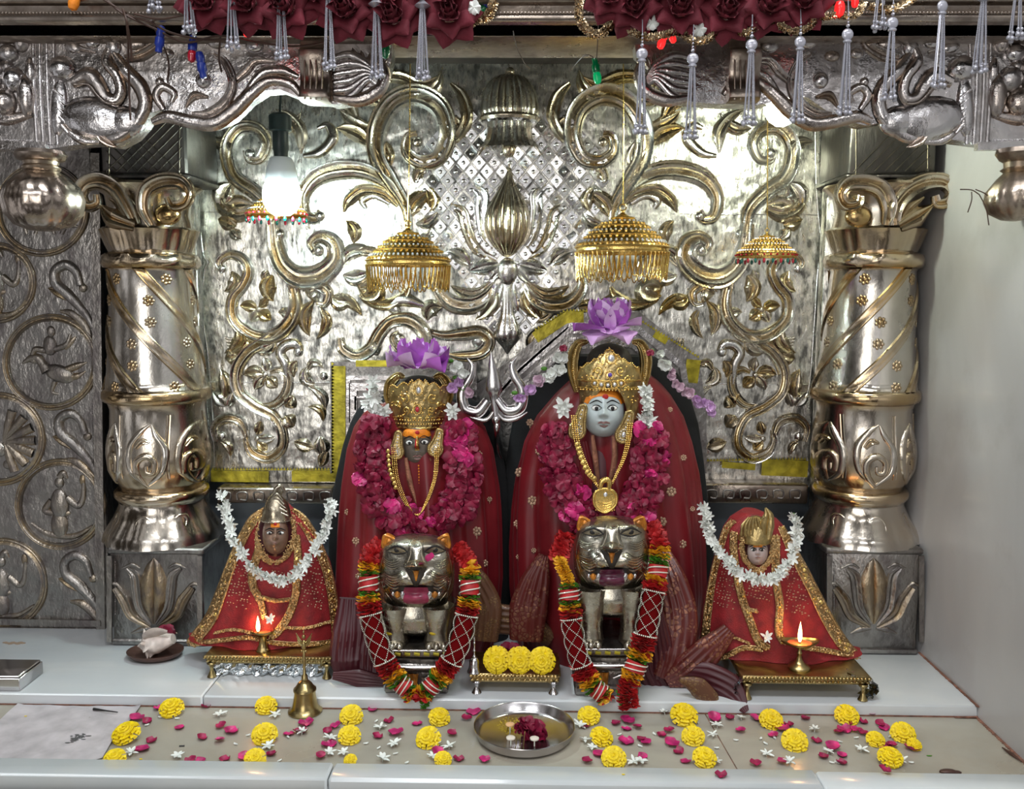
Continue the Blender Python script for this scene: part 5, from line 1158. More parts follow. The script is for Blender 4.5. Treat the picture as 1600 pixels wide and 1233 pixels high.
def motifs(parent, sh, L, mk='copper'):
    b = MB(); s_ = S(1.62)
    for (x, y, r) in L:
        c = np.array(sh.front(x, y, .001))
        for k in range(7):
            a = k * 2 * PI / 7 + x; b.ball(c + np.array([math.cos(a) * r * .62 * s_, -.0002, math.sin(a) * r * .62 * s_]), (r * .30 * s_, .0008, r * .30 * s_), 6, 4)
        b.ball(c, (r * .34 * s_, .0012, r * .34 * s_), 6, 4)
        if int(x + y) % 3 == 0: b.ball(c + np.array([0, 0, -r * 1.1 * s_]), (r * .12 * s_, .0008, r * .4 * s_), 6, 4)
    b.build('woven_motifs', M[mk], parent)
M['zari_motif'] = mat('woven_zari_motif', (.46, .30, .20), .45, .5, .3, 200, .3, 300)
def brocade(name, base, gold, scale=26, mt_=.6):
    mt, nt, p, L = base_mat(name); tcx = nt.nodes.new('ShaderNodeTexCoord'); n1 = nd(nt, 'ShaderNodeTexNoise', Scale=scale, Detail=1, Distortion=1.5); L(tcx.outputs['Object'], n1.inputs['Vector'])
    vo = nd(nt, 'ShaderNodeTexVoronoi', Scale=scale * 5.5); vo.feature = 'DISTANCE_TO_EDGE'; L(n1.outputs['Color'], vo.inputs['Vector']); L(tcx.outputs['Object'], vo.inputs['Vector'])
    f_ = ramp(nt, vo.outputs['Distance'], .10, .16); f2 = ramp(nt, n1.outputs['Fac'], .45, .55); mm = nt.nodes.new('ShaderNodeMath'); mm.operation = 'MULTIPLY'; L(f_, mm.inputs[0]); L(f2, mm.inputs[1])
    L(mixc(nt, mm.outputs[0], base, gold), p.inputs['Base Color']); m2 = nt.nodes.new('ShaderNodeMath'); m2.operation = 'MULTIPLY'; L(mm.outputs[0], m2.inputs[0]); m2.inputs[1].default_value = mt_; L(m2.outputs[0], p.inputs['Metallic'])
    p.inputs['Roughness'].default_value = .38; b_ = nd(nt, 'ShaderNodeBump', Strength=.3, Distance=.001); L(mm.outputs[0], b_.inputs['Height']); L(b_.outputs[0], p.inputs['Normal']); return mt
M['brocade'] = brocade('maroon_brocade', (.095, .012, .010), (.25, .11, .07), 22)
M['brocade_gold'] = brocade('bronze_brocade', (.12, .05, .025), (.26, .16, .08), 30, .7)
def cloth(parent, name, pts, wid, Y, mk, H=.5, n=60, prof='pleat', dy=None):
    b = MB(); q = cr(pts, n); w_ = lerp(wid, n); yv = lerp(dy, n) if dy is not None else np.full(n, Y); t, h, g = [np.array(k) for k in PROF[prof]]
    t = np.interp(np.linspace(0, len(t) - 1, 31), np.arange(len(t)), t); h = .5 - .5 * np.cos(np.linspace(0, 5 * 2 * PI, 31)) if prof == 'pleat' else np.interp(np.linspace(0, 8, 31), np.arange(9), PROF['roll'][1])
    X = np.zeros((n, 31, 3)); T = np.gradient(q, axis=0); T /= np.linalg.norm(T, axis=1)[:, None]; Nn = np.stack([-T[:, 1], T[:, 0]], 1)
    for i in range(n):
        for j in range(31):
            x, y = q[i] + Nn[i] * t[j] * w_[i]; p = P(x, y, yv[i]); hh = w_[i] * H * S(Y) * ((.25 * h[j] * (.7 + .3 * math.sin(i * .2 + j))) + .75 * math.sqrt(max(0, 1 - t[j] ** 2)) if prof == 'pleat' else h[j])
            X[i, j] = (p[0], yv[i] - hh, p[2])
    b.grid(X); X2 = X.copy(); X2[:, :, 1] = X[:, :1, 1] * 0 + yv[:, None] + .004; b.grid(X2); return b.build(name, M[mk], parent)

# ======================= left goddess
c0 = P(650, 1018, 1.66)
GL = thing('goddess_idol', 'dark-faced goddess idol in plain red cloth, black-bordered, on the left', 'idol', (c0[0], 1.66, .02))
blk = Shell([(622, 588, 735), (634, 562, 760), (660, 548, 776), (700, 535, 786), (770, 520, 793), (850, 513, 795), (920, 512, 796), (1012, 520, 790)], 1.715, [.03, .05, .05], .06, [(7, .05, 0, 2)])
blk.mesh(90, 40).build('black_velvet_cloak', M['black'], GL)
shL = Shell([(625, 612, 700), (640, 572, 738), (665, 554, 756), (700, 543, 768), (760, 535, 776), (830, 529, 779), (900, 525, 780), (960, 522, 776), (1017, 526, 765)], 1.665, [.045, .06, .072, .08, .085], .04, [(9, .09, .6, 2.5), (17, .05, 2, 3.4), (5, .08, 1, 1.5), (31, .02, 0, 5)])
shL.mesh(160, 70).build('red_drape', M['red'], GL)
motifs(GL, shL, [(543, 800, 6), (556, 845, 7), (745, 830, 9), (757, 880, 7), (748, 710, 7), (765, 780, 5), (738, 690, 5), (560, 900, 6)], 'zari_motif')
b = MB(); c = P(652, 790, 1.60); b.lathe([(.030, .055), (.024, .040), (.018, .022), (.020, .006), (.034, -.035), (.042, -.09)][::-1], (c[0], 1.635, P(652, 735, 1.6)[2]), 24); b.build('neck_cloth', M['maroon'], GL)
cloth(GL, 'copper_lapel', [(634, 716), (640, 750), (652, 792)], [2, 3.5, 1], 1.594, 'copper', .25, 30, 'roll'); cloth(GL, 'copper_lapel', [(672, 716), (664, 760), (655, 792)], [2, 3, 1], 1.594, 'copper', .25, 30, 'roll')
YFc = 1.612; fnL = facefn(651, 692, 25, 36, YFc, HF(25))
facemesh(fnL, 651, 692, 25, 36, YFc).build('face', M['dark_stone'], GL)
eyes(GL, fnL, [(640, 692), (663, 691)], 6.2, 3.4, 2.5)
b = MB(); stroke2(b, [(630, 676), (640, 677), (652, 678), (664, 677), (674, 675)], [4.5, 5.5, 5.5, 5.5, 4.5], lambda x, y, h: fnL(x, y, h * .2 + .5), .3, 'roll', 30); b.build('orange_tilak', M['orange'], GL)
b = MB(); stroke2(b, [(652, 682), (652, 692), (652, 704)], [1.8, 2, 2.8], lambda x, y, h: fnL(x, y, h * .3 + .6), .3, 'roll', 20); b.build('gold_nose_mark', M['gold'], GL)
b = MB(); c = fnL(652, 676, 1.5); b.ball(c, (.0042, .0014, .0038), 8, 6); stroke2(b, [(650, 686), (649, 700)], [.9, .9], lambda x, y, h: fnL(x, y, h + .9), .4, 'roll', 12); b.build('red_tilak', M['vermilion'], GL)
b = MB(); stroke2(b, [(645, 714), (649, 712.5), (652, 713.5), (655, 712.5), (659, 714)], [.6, 1.3, 1.1, 1.3, .6], lambda x, y, h: fnL(x, y, h + .5), .5, 'roll', 24); stroke2(b, [(647, 717), (652, 718), (657, 717)], [.5, 1.2, .5], lambda x, y, h: fnL(x, y, h + .5), .5, 'roll', 18); b.build('lips', M['lip'], GL)
b = MB()
for k in range(9): b.ball(P(654 + .2 * k, 728 + 4.5 * k, 1.593), (.0016, .0012, .0022), 6, 5)
b.build('drop_chain', M['orange'], GL)
tf = lambda u: 596 + 10 * min(1, abs(u) * 1.6) - 7 * abs(math.sin(u * 8.5)) * (1 if abs(u) > .2 else 0) + 12 * max(0, abs(u) - .7) - 4 * max(0, 1 - abs(u) / .2)
crL = crown(GL, 654, [(585, 40), (600, 44), (618, 46), (635, 46), (650, 42), (662, 38), (672, 37)], 1.628, tf,
            dict(curls=[(22, 622, 8), (20, 642, 6), (34, 632, 5)], rims=[652, 668], gems=[(652, 640, 3.2, 4.4, 'ruby'), (654, 610, 3.6, 5, 'gem')], dome=(612, 40, 26)), [655, 661])
loopwing(crL, [(614, 645), (607, 620), (610, 600), (622, 588), (632, 590)], [4, 7, 8, 6, 3], 1.63); loopwing(crL, [(694, 645), (701, 620), (698, 600), (688, 588), (678, 590)], [4, 7, 8, 6, 3], 1.63)
earring(GL, 620, 696, 20, 11, .12, 1.585); earring(GL, 683, 692, 20, 11, -.25 + .5, 1.585)
def chain(parent, name, L, Y, r=1.6, step=3.4, mk='gold', coins=None):
    b = MB(); q = np.array([P(x, y, Y) for x, y in cr(L, 80)]); beads(b, q, r * S(Y), step * S(Y)); o = b.build(name, M[mk], parent)
    if coins:
        b = MB(); q = cr(coins[0], coins[1])
        for x, y in q: c = P(x, y, Y - .003); b.ball(c, (coins[2] * S(Y), .0012, coins[2] * S(Y)), 12, 6); b.ball((c[0], c[1] - .001, c[2]), (coins[2] * .5 * S(Y), .001, coins[2] * .5 * S(Y)), 8, 5)
        b.build('coin', M['gold'], o)
    return o
for d in (0, 3.2, 6.2): chain(GL, 'gold_necklace', [(612 + d, 700), (616 + d, 745), (632 + d * .8, 786), (652, 804 + d * .3), (668 - d * .6, 785), (682 - d * .7, 745), (686 - d, 700)], 1.580, 1.4, 2.9, coins=([(606, 705), (609, 735), (618, 762)], 9, 3.6) if d == 0 else None)

# ======================= right goddess
c0 = P(950, 1018, 1.67)
GR = thing('goddess_idol', 'pale-faced taller goddess idol in red cloth with gold motifs, on the right', 'idol', (c0[0], 1.67, .02))
blk2 = Shell([(556, 890, 1020), (566, 868, 1046), (590, 850, 1064), (620, 822, 1078), (660, 800, 1090), (720, 790, 1098), (790, 790, 1105), (860, 792, 1113), (920, 796, 1118), (1008, 802, 1110)], 1.725, [.03, .05, .05], .06, [(7, .05, 0, 2)])
blk2.mesh(90, 46).build('black_velvet_cloak', M['black'], GR)
shR = Shell([(582, 905, 1012), (596, 888, 1030), (615, 868, 1046), (650, 838, 1066), (690, 818, 1078), (740, 806, 1088), (800, 800, 1094), (860, 798, 1098), (920, 800, 1100), (970, 806, 1096), (1016, 816, 1086)], 1.675, [.05, .07, .085, .09, .095], .04, [(9, .09, .2, 2.9), (16, .05, 1, 3.6), (5, .08, 2.2, 1.5), (29, .02, 0, 5)])
shR.mesh(170, 80).build('red_drape', M['red'], GR)
motifs(GR, shR, [(812, 738, 9), (832, 782, 9), (808, 818, 7), (842, 705, 7), (828, 660, 7), (1047, 640, 5), (1049, 768, 9), (1034, 815, 9), (1068, 715, 6), (1066, 850, 8), (1012, 620, 4), (810, 870, 5), (834, 860, 5), (1020, 890, 6), (1082, 795, 5), (1080, 900, 5), (1040, 900, 6)], 'zari_motif')
b = MB(); b.lathe([(.034, .06), (.027, .042), (.021, .022), (.024, .006), (.038, -.035), (.044, -.10)][::-1], (P(942, 700, 1.6)[0], 1.635, P(942, 690, 1.6)[2]), 24); b.build('neck_cloth', M['maroon'], GR)
cloth(GR, 'copper_lapel', [(926, 680), (930, 715), (936, 760)], [2, 3.5, 2], 1.585, 'copper', .25, 30, 'roll'); cloth(GR, 'copper_lapel', [(960, 682), (960, 720), (950, 762)], [3, 3.5, 2], 1.585, 'copper', .25, 30, 'roll')
cloth(GR, 'inner_drape', [(908, 690), (915, 740), (925, 800)], [10, 16, 14], 1.603, 'red', .4, 30); cloth(GR, 'inner_drape', [(988, 690), (980, 740), (965, 800)], [10, 16, 14], 1.603, 'red', .4, 30)
YR = 1.600; fnR = facefn(943, 642, 33, 41, YR, HF(33))
facemesh(fnR, 943, 642, 33, 41, YR).build('face', M['stone_face'], GR)
eyes(GR, fnR, [(932, 638), (957, 638)], 7.5, 4.2, 3.2)
b = MB(); stroke2(b, [(915, 630), (920, 620), (932, 614), (946, 613), (960, 615), (970, 621), (974, 630)], [3.5, 4.5, 5, 5.5, 5, 4.5, 3.5], lambda x, y, h: fnR(x, y, h * .25 + .8), .3, 'roll', 40); b.build('orange_tilak', M['orange'], GR)
b = MB(); b.ball(fnR(946, 620, 2), (.0055, .0016, .0048), 4, 6); b.build('red_tilak', M['vermilion'], GR)
b = MB(); stroke2(b, [(934, 661.5), (939, 660), (943, 661), (947, 660), (953, 661.5)], [.7, 1.6, 1.2, 1.6, .7], lambda x, y, h: fnR(x, y, h + .5), .5, 'roll', 24); stroke2(b, [(937, 665), (944, 666.5), (950, 665)], [.6, 1.7, .6], lambda x, y, h: fnR(x, y, h + .5), .5, 'roll', 18); b.build('lips', M['lip'], GR)
tf2 = lambda u: 546 + 30 * abs(u) ** 1.1 + 2.0 * math.sin(abs(u) * 30) - 3 * max(0, 1 - abs(u) / .2)
crR = crown(GR, 952, [(540, 26), (552, 34), (570, 45), (590, 50), (610, 49), (630, 47), (655, 45)], 1.615, tf2,
            dict(curls=[(18, 580, 7), (30, 592, 6), (14, 566, 5)], rims=[594, 606], gems=[(953, 586, 3.4, 3.4, 'violet'), (955, 560, 5, 5.6, 'gem'), (940, 601, 2.6, 3, 'gem'), (950, 602, 2.6, 3, 'gem'), (960, 601, 2.6, 3, 'gem'), (970, 599, 2.4, 2.8, 'gem'), (930, 599, 2.4, 2.8, 'gem')], dome=(566, 36, 30), arch=52), [608])
loopwing(crR, [(902, 612), (896, 585), (896, 558), (904, 538), (918, 534)], [5, 8, 9, 7, 3], 1.625); loopwing(crR, [(1002, 612), (1008, 585), (1009, 558), (1001, 538), (988, 534)], [5, 8, 9, 7, 3], 1.625)
earring(GR, 905, 660, 26, 12, -.25 + .5, 1.565); earring(GR, 978, 668, 24, 12, .28 - .5 + .5, 1.565)
for d in (0, 3.6, 7.0): chain(GR, 'gold_necklace', [(893 + d, 650), (899 + d, 695), (916 + d * .9, 735), (944, 768 + d * .1), (968 - d * .5, 735), (982 - d * .8, 700), (988 - d, 662)], 1.553, 1.7, 3.3, coins=([(902, 695), (908, 715), (918, 738), (928, 748)], 10, 4.6) if d == 0 else None)
b = MB(); Y = 1.548; pend = [(930, 770), (945, 764), (961, 770), (963, 786), (955, 796), (945, 801), (934, 796), (928, 786)]
b.prism([(P(x, y, Y)[0], P(x, y, Y)[2]) for x, y in pend], Y + .002, Y - .001); stroke(b, pend, [2], Y - .001, .8, 'roll', 50, 1, closed=True)
stroke(b, [(938, 764), (940, 754), (946, 750), (952, 754), (952, 764)], [3, 4, 4, 4, 3], Y - .001, .7, 'roll', 30)
for k in range(4): stroke(b, [(935 + k, 784 + k * 4), (945, 787 + k * 4), (956 - k, 784 + k * 4)], [1.2], Y - .001, .8, 'roll', 16)
for k in range(9): b.ball(P(931 + k * 3.6, 797 + 3 * math.sin(k * PI / 8), Y), .0018, 6, 5)
pn = b.build('pendant', M['gold'], GR); b = MB(); b.ball(P(946, 773, Y - .003), (.0035, .002, .0045), 10, 7); b.build('stone', M['gem'], pn)
b = MB(); b.ball(fnR(973, 657, 1), .0012, 6, 5); b.build('nose_stud', M['gold'], GR)
# brocade borders of the sarees falling in front and gathering on the step
cloth(GR, 'brocade_border', [(850, 868), (838, 905), (826, 950), (822, 1000)], [8, 22, 30, 26], 1.57, 'brocade', .35, 60)
cloth(GR, 'brocade_border', [(1030, 850), (1048, 900), (1062, 960), (1056, 1020), (1040, 1060)], [8, 22, 28, 30, 20], 1.56, 'brocade', .35, 70, dy=[1.585, 1.55, 1.53, 1.51, 1.505])
cloth(GR, 'brocade_fold', [(1140, 985), (1105, 1020), (1070, 1050), (1042, 1066)], [12, 24, 26, 10], 1.50, 'brocade', .4, 50, dy=[1.52, 1.50, 1.50, 1.50])
cloth(GR, 'brocade_fold', [(1026, 940), (1034, 1000), (1040, 1058)], [6, 16, 20], 1.51, 'maroon', .5, 50)
cloth(GR, 'dark_fold', [(1010, 980), (1016, 1040), (1034, 1078)], [10, 22, 26], 1.515, 'maroon', .4, 40)
cloth(GR, 'trailing_fold', [(1060, 1052), (1100, 1058), (1140, 1078), (1166, 1112)], [12, 24, 24, 5], 1.47, 'maroon', .35, 50, dy=[1.50, 1.49, 1.47, 1.44])
cloth(GR, 'gold_tail', [(1062, 1062), (1090, 1074), (1112, 1096), (1120, 1104)], [3, 13, 12, 2], 1.455, 'brocade_gold', .35, 30, 'roll')
cloth(GL, 'brocade_border', [(726, 880), (744, 910), (760, 950), (756, 1000)], [8, 20, 24, 22], 1.575, 'brocade_gold', .35, 60)
cloth(GL, 'brocade_fold', [(700, 985), (760, 968), (820, 975), (862, 1000)], [14, 24, 22, 12], 1.60, 'brocade_gold', .35, 50)
cloth(GL, 'maroon_fold', [(548, 935), (545, 985), (540, 1030), (548, 1062)], [18, 26, 26, 16], 1.53, 'maroon', .4, 60, dy=[1.565, 1.54, 1.52, 1.515])
cloth(GL, 'maroon_fold', [(590, 960), (582, 1010), (580, 1052), (590, 1074)], [14, 20, 20, 14], 1.50, 'maroon', .5, 60, dy=[1.55, 1.53, 1.51, 1.50])
cloth(GL, 'maroon_fold', [(520, 1056), (560, 1060), (600, 1066)], [6, 14, 8], 1.49, 'maroon', .5, 36)

# ---------------------------------------------------------------- rose-petal garlands
def blossom(seed, R0=.0150, n_=12):
    rn = random.Random(seed); b = MB()
    for k in range(n_):
        a, e_ = rn.uniform(0, 2 * PI), rn.uniform(-.3, 1.3); L, W = R0 * rn.uniform(.7, 1.15), R0 * rn.uniform(.55, .9); X = np.zeros((5, 5, 3)); ph = rn.uniform(0, 6)
        Rm = np.array(Matrix.Rotation(a, 3, 'Y') @ Matrix.Rotation(rn.uniform(-.5, .5), 3, 'Z') @ Matrix.Rotation(-e_, 3, 'X'))
        for i in range(5):
            for j in range(5):
                u = -1 + i / 2; v = j / 4; w_ = W * math.sin(PI * (.12 + .72 * v))
                X[i, j] = Rm @ np.array([u * w_, -.25 * L * (1 - u * u) - .0018 * math.sin(u * 5 + ph) * v, L * v + .001 * math.sin(u * 7 + ph)])
        b.grid(X)
    return b
bl = [blossom(k).data('blossom', [M['rose' if k % 3 else 'petal']], (0, 0, 0)) for k in range(5)]
def rose_garland(label, path, wid, n_, Y0, Y1=None):
    t = thing('rose_garland', label, 'garland', P(path[len(path) // 2][0], path[len(path) // 2][1], Y0), 'magenta rose garlands'); q = cr(path, n_); w_ = lerp(wid, n_); T = np.gradient(q, axis=0); T /= np.linalg.norm(T, axis=1)[:, None]; rn = random.Random(n_)
    b = MB(); b.tube([P(x, y, Y0 + .012) for x, y in cr(path, 60)], lerp(np.array(wid) * .62 * S(Y0), 60), 14, flat=.7); b.build('petal_core', M['rose'], t)
    for i in range(n_):
        for k in (-1, 0, 1):
            o = bpy.data.objects.new('blossom', bl[rn.choice([1, 2, 4, 1, 2, 0])]); sc.collection.objects.link(o); o.parent = t
            off = k * .60 * w_[i] + rn.uniform(-4, 4); x, y = q[i] + np.array([-T[i][1], T[i][0]]) * off
            p = np.array(P(x, y + rn.uniform(-4, 4), Y0 - .010 * (1 - abs(k)) - rn.uniform(0, .004))); o.location = p - np.array(t['org']); o.rotation_euler = (rn.uniform(-.6, .6), rn.uniform(0, 6.28), rn.uniform(-.6, .6)); s_ = rn.uniform(.8, 1.15); o.scale = (s_,) * 3
    return t
rose_garland('magenta rose-petal garland around the dark-faced left idol', [(590, 660), (584, 700), (582, 745), (596, 785), (625, 812), (655, 820), (690, 810), (716, 785), (724, 745), (720, 700), (716, 668)], [22, 28, 30, 28, 26, 22, 26, 28, 30, 28, 22], 30, 1.586)
rose_garland('longer magenta rose-petal garland around the pale-faced right idol', [(868, 672), (870, 715), (880, 760), (900, 795), (925, 812), (960, 815), (990, 800), (1008, 768), (1018, 720), (1015, 675)], [18, 26, 30, 30, 26, 26, 30, 34, 32, 24], 32, 1.574)
o = bpy.data.objects.new('rose_blossom', bl[1]); sc.collection.objects.link(o); o.location = P(577, 662, 1.55); o.scale = (1.2,) * 3; tag(o, 'bright red rose at the upper left end of the left idol\'s garland', 'rose')
# lotus-like flowers on the crowns
def big_flower(label, c, petals, center):
    t = thing('lilac_flower', label, 'flower', c)
    for (ang, el, L, W, mk, cup) in petals:
        b = MB(); X = np.zeros((11, 9, 3)); ca, sa = math.cos(ang), math.sin(ang)
        for i in range(11):
            for j in range(9):
                u = -1 + i / 5; v = j / 8; w_ = W * math.sin(PI * (.10 + .86 * v)) ** .55; r = L * (v * math.cos(el) + .06); h = L * v * math.sin(el) + cup * (u * u) * v * W - cup * .5 * v * v * L * .6 + .0014 * math.sin(4 * u + 5 * v)
                lx = u * w_; X[i, j] = (c[0] + r * ca - lx * sa, c[1] + (r * sa + lx * ca) * .75 - .002, c[2] + h)
        b.grid(X); X2 = X.copy(); X2[:, :, 2] -= .0008; b.grid(X2); b.build('petal', M[mk], t)
    b = MB(); b.ball((c[0], c[1], c[2] + center), (.012, .010, .008), 10, 6); b.build('flower_heart', M['lilac'], t); return t
cF = P(654, 574, 1.60); r_ = 1.0
pet = []
for k in range(7): a = k * 2 * PI / 7 + .3; pet.append((a, .30 + .2 * math.sin(a * 2), .056, .038, 'lilac_pale' if k % 2 else 'lilac', .7))
for k in range(6): a = k * 2 * PI / 6; pet.append((a, .85, .044, .034, 'lilac' if k % 3 else 'lilac_pale', .9))
for k in range(4): a = k * 2 * PI / 4 + .5; pet.append((a, 1.2, .034, .026, 'lilac' if k % 2 else 'lilac_pale', .9))
big_flower('wide lilac artificial flower on top of the left idol\'s crown', cF, pet, .010)
cF = P(952, 513, 1.60); pet = []
for k, a in enumerate([-2.2, -1.0, -.1, 3.4, -1.6, 1.6]): pet.append((a, [-.38, -.35, .25, .05, -.2, .3][k], [.056, .056, .055, .062, .03, .04][k], .036, ['lilac_pale', 'lilac_pale', 'lilac_pale', 'lilac', 'lilac_pale', 'lilac'][k], .35))
for k in range(7): a = k * 2 * PI / 7 + .2; pet.append((a, .85, .048, .034, 'lilac' if k % 2 else 'lilac_pale', .8))
for k in range(5): a = k * 2 * PI / 5; pet.append((a, 1.25, .050, .026, 'lilac' if k % 2 else 'lilac_pale', .6))
big_flower('tall lilac artificial flower on top of the right idol\'s crown', cF, pet, .015)
# ---------------------------------------------------------------- silver tigers
def tiger(dx, dy, label, ped, left):
    Y = 1.505; X0, Y0 = 650 + dx, 895 + dy; s_ = S(Y); zt = P(650 + dx, ped['top'], 1.47)[2]
    t = thing('silver_tiger', label, 'tiger statue', P(X0, 1005 + dy, Y)[:2] + (zt,))
    feats = [(0, .12, .17, .60, 11), (0, .14, .20, .12, 9), (-.38, -.14, .24, .18, 13), (.38, -.14, .24, .18, 13), (0, -.30, .5, .16, 6), (0, -.78, .55, .20, 5), (-.45, .52, .26, .13, -6), (.45, .52, .26, .13, -6), (0, -.52, .45, .10, -9), (0, .75, .08, .3, -2), (-.4, .7, .3, .12, 4), (.4, .7, .3, .12, 4)]
    hw, hh = 60, 59
    fn = facefn(X0, Y0, hw, hh, Y, feats, 2.9, .80)
    b = facemesh(fn, X0, Y0, hw, hh, Y, 90, 60, 2.9, 1.0)
    off = lambda L: [(x + dx, y + dy) for x, y in L]
    for sg in (-1, 1):
        for k in range(5): stroke2(b, off([(650 + sg * 22, 896 + k * 5), (650 + sg * 36, 902 + k * 4.6), (650 + sg * 52, 896 + k * 3)]), [.5, 2.0, .5], fn, .9, 'roll', 20, .5)
        for k in range(4): stroke2(b, off([(650 + sg * 24, 872 + k * 4), (650 + sg * 38, 878 + k * 3.4), (650 + sg * 52, 872 + k * 3)]), [.4, 1.5, .4], fn, .8, 'roll', 16, .5)
        stroke2(b, off([(650 + sg * 8, 848), (650 + sg * 10, 866), (650 + sg * 17, 884)]), [1, 2, 2], fn, .6, 'roll', 24)
        stroke2(b, off([(650 + sg * 34, 914), (650 + sg * 50, 926), (650 + sg * 40, 946), (650 + sg * 10, 954)]), [1, 2.5, 2.5, 1], fn, .6, 'roll', 30)
        stroke2(b, off([(650 + sg * 50, 862), (650 + sg * 57, 890), (650 + sg * 52, 920), (650 + sg * 36, 942)]), [.5, 1.4, 1.6, .5], fn, .8, 'roll', 30, .2, .2)
    stroke2(b, off([(632, 884), (650, 881), (668, 884)]), [3, 6, 3], fn, .9, 'roll', 24)
    hd = b.build('head', M['lion'], t); b = MB()
    for sg in (-1, 1):
        for k in range(6): stroke2(b, off([(650 + sg * (22 + k), 890 + k * 5), (650 + sg * 37, 899 + k * 4.4), (650 + sg * (54 - k), 893 + k * 3.4)]), [.2, .75, .2], lambda x, y, h: fn(x, y, h + .5), .5, 'roll', 20)
        for k in range(4): stroke2(b, off([(650 + sg * 26, 872 + k * 4), (650 + sg * 38, 877 + k * 3.2), (650 + sg * 52, 870 + k * 3)]), [.2, .6, .2], lambda x, y, h: fn(x, y, h + .5), .5, 'roll', 16)
        stroke2(b, off([(650 + sg * 11, 846), (650 + sg * 12, 862), (650 + sg * 16, 880)]), [.3, .8, .3], lambda x, y, h: fn(x, y, h + .4), .5, 'roll', 16)
        for k in range(3): stroke2(b, off([(650 + sg * (54 - 6 * k), 884 + 9 * k), (650 + sg * (55 - 7 * k), 908 + 6 * k), (650 + sg * (44 - 7 * k), 934 + 4 * k)]), [.2, .6, .2], lambda x, y, h: fn(x, y, h + .5), .5, 'roll', 16)
    b.build('engraved_lines', M['dark_silver'], hd)
    b = MB(); stroke2(b, off([(641, 886), (650, 887), (659, 886)]), [3, 5, 3], lambda x, y, h: fn(x, y, h + .8), .4, 'roll', 16)
    stroke2(b, off([(634, 888), (641, 896), (648, 912), (650, 922)]), [1, 3.6, 2.6, 1.2], lambda x, y, h: fn(x, y, h + 1), .4, 'roll', 20); stroke2(b, off([(666, 888), (659, 896), (652, 912), (650, 922)]), [1, 3.6, 2.6, 1.2], lambda x, y, h: fn(x, y, h + 1), .4, 'roll', 20)
    b.build('nostrils', M['wood'], hd)
    b = MB(); stroke2(b, off([(650, 892), (650, 908)]), [4, 1], lambda x, y, h: fn(x, y, h + 1.4), .5, 'roll', 12); b.build('nose_paint', M['amber'], hd)
    b = MB(); stroke2(b, off([(602, 914), (620, 921), (650, 922), (680, 921), (698, 912)]), [.8, 4.5, 6, 4.5, .8], lambda x, y, h: fn(x, y, h * .1 + .8), .3, 'roll', 40); b.build('mouth', M['ink'], hd)
    b = MB(); c = fn(650 + dx, 930 + dy, 3); stroke2(b, off([(650, 918), (650, 926), (650, 934), (650, 941), (650, 944)]), [15, 17, 17, 16, 10], lambda x, y, h: fn(x, y, h + 3.2), .22, 'roll', 24); b.build('tongue', M['tongue' if left else 'tongue_dark'], hd)
    for sg in (-1, 1):
        for k, xx in enumerate((21, 29, 36)):
            b = MB(); c = fn(650 + sg * xx + dx, 930 + dy - k * 1.0, 1.5); b.ball(c, ((4.6 if k < 2 else 3.4) * s_, .0035, (8 - 1.8 * k) * s_), 8, 6); b.build('tooth', M['steel'] if k != 1 else M['amber'], hd)
        # eyes: pale almond, dark pupil, inked lids
        ex, ey = 650 + sg * 30 + dx, 859 + dy
        b = MB(); stroke2(b, [(ex - 15, ey + 1.5), (ex, ey + 1), (ex + 15, ey + 1.5)], [1, 5, 1], lambda x, y, h: fn(x, y, h + .4), .3, 'roll', 24, .6, .4); b.build('eye', M['lion'], hd)
        b = MB(); c = fn(ex, ey + .5, 1.4); b.ball(c, (4.6 * s_, .0015, 4.2 * s_), 12, 7)
        stroke2(b, [(ex - sg * 17, ey + 4), (ex - sg * 8, ey - 3), (ex + sg * 2, ey - 5.5), (ex + sg * 17, ey + 2)], [.6, 1.5, 1.8, .6], lambda x, y, h: fn(x, y, h + .8), .5, 'roll', 28)
        stroke2(b, [(ex - sg * 16, ey + 4), (ex, ey + 7), (ex + sg * 15, ey + 3)], [.4, 1.0, .4], lambda x, y, h: fn(x, y, h + .8), .5, 'roll', 20); b.build('eyelid', M['ink'], hd)
        b = MB(); ear = off([(650 + sg * 51, 856), (650 + sg * 51, 843), (650 + sg * 47, 837), (650 + sg * 33, 845), (650 + sg * 36, 856)])
        b.prism([(P(x, y, Y - .012)[0], P(x, y, Y - .012)[2]) for x, y in cr(ear, 24, True)], Y + .006, Y - .012); stroke(b, ear, [2.2], Y - .012, .9, 'roll', 36, closed=True)
        b.ball(P(650 + sg * 42 + dx, 846 + dy, Y - .011), (6 * s_, .003, 6 * s_), 10, 6); b.build('ear', M['amber'], hd)
    # body and forelegs
    b = MB(); Xs = []
    rows = [(908, 46, .045), (930, 52, .050), (946, 56, .052), (958, 56, .050)]
    bod = Shell([(900 + dy, X0 - 42, X0 + 42), (925 + dy, X0 - 54, X0 + 54), (950 + dy, X0 - 60, X0 + 60), (972 + dy, X0 - 58, X0 + 58), (984 + dy, X0 - 34, X0 + 34)], 1.535, [.035, .055, .062, .055, .03], .07)
    b = bod.mesh(60, 24); b.f.append([b.n - 60 * 24 + i * 24 + 23 for i in range(60)]); b.m.append(0)
    for sg in (-1, 1):
        for k in range(3): stroke2(b, [(X0 + sg * (16 + 10 * k), 948 + dy + 2 * k), (X0 + sg * (22 + 11 * k), 958 + dy), (X0 + sg * (24 + 10 * k), 970 + dy)], [.8, 2, .8], bod.fn(.001), .7, 'roll', 16, .3, .2)
    b.build('body', M['lion'], t)
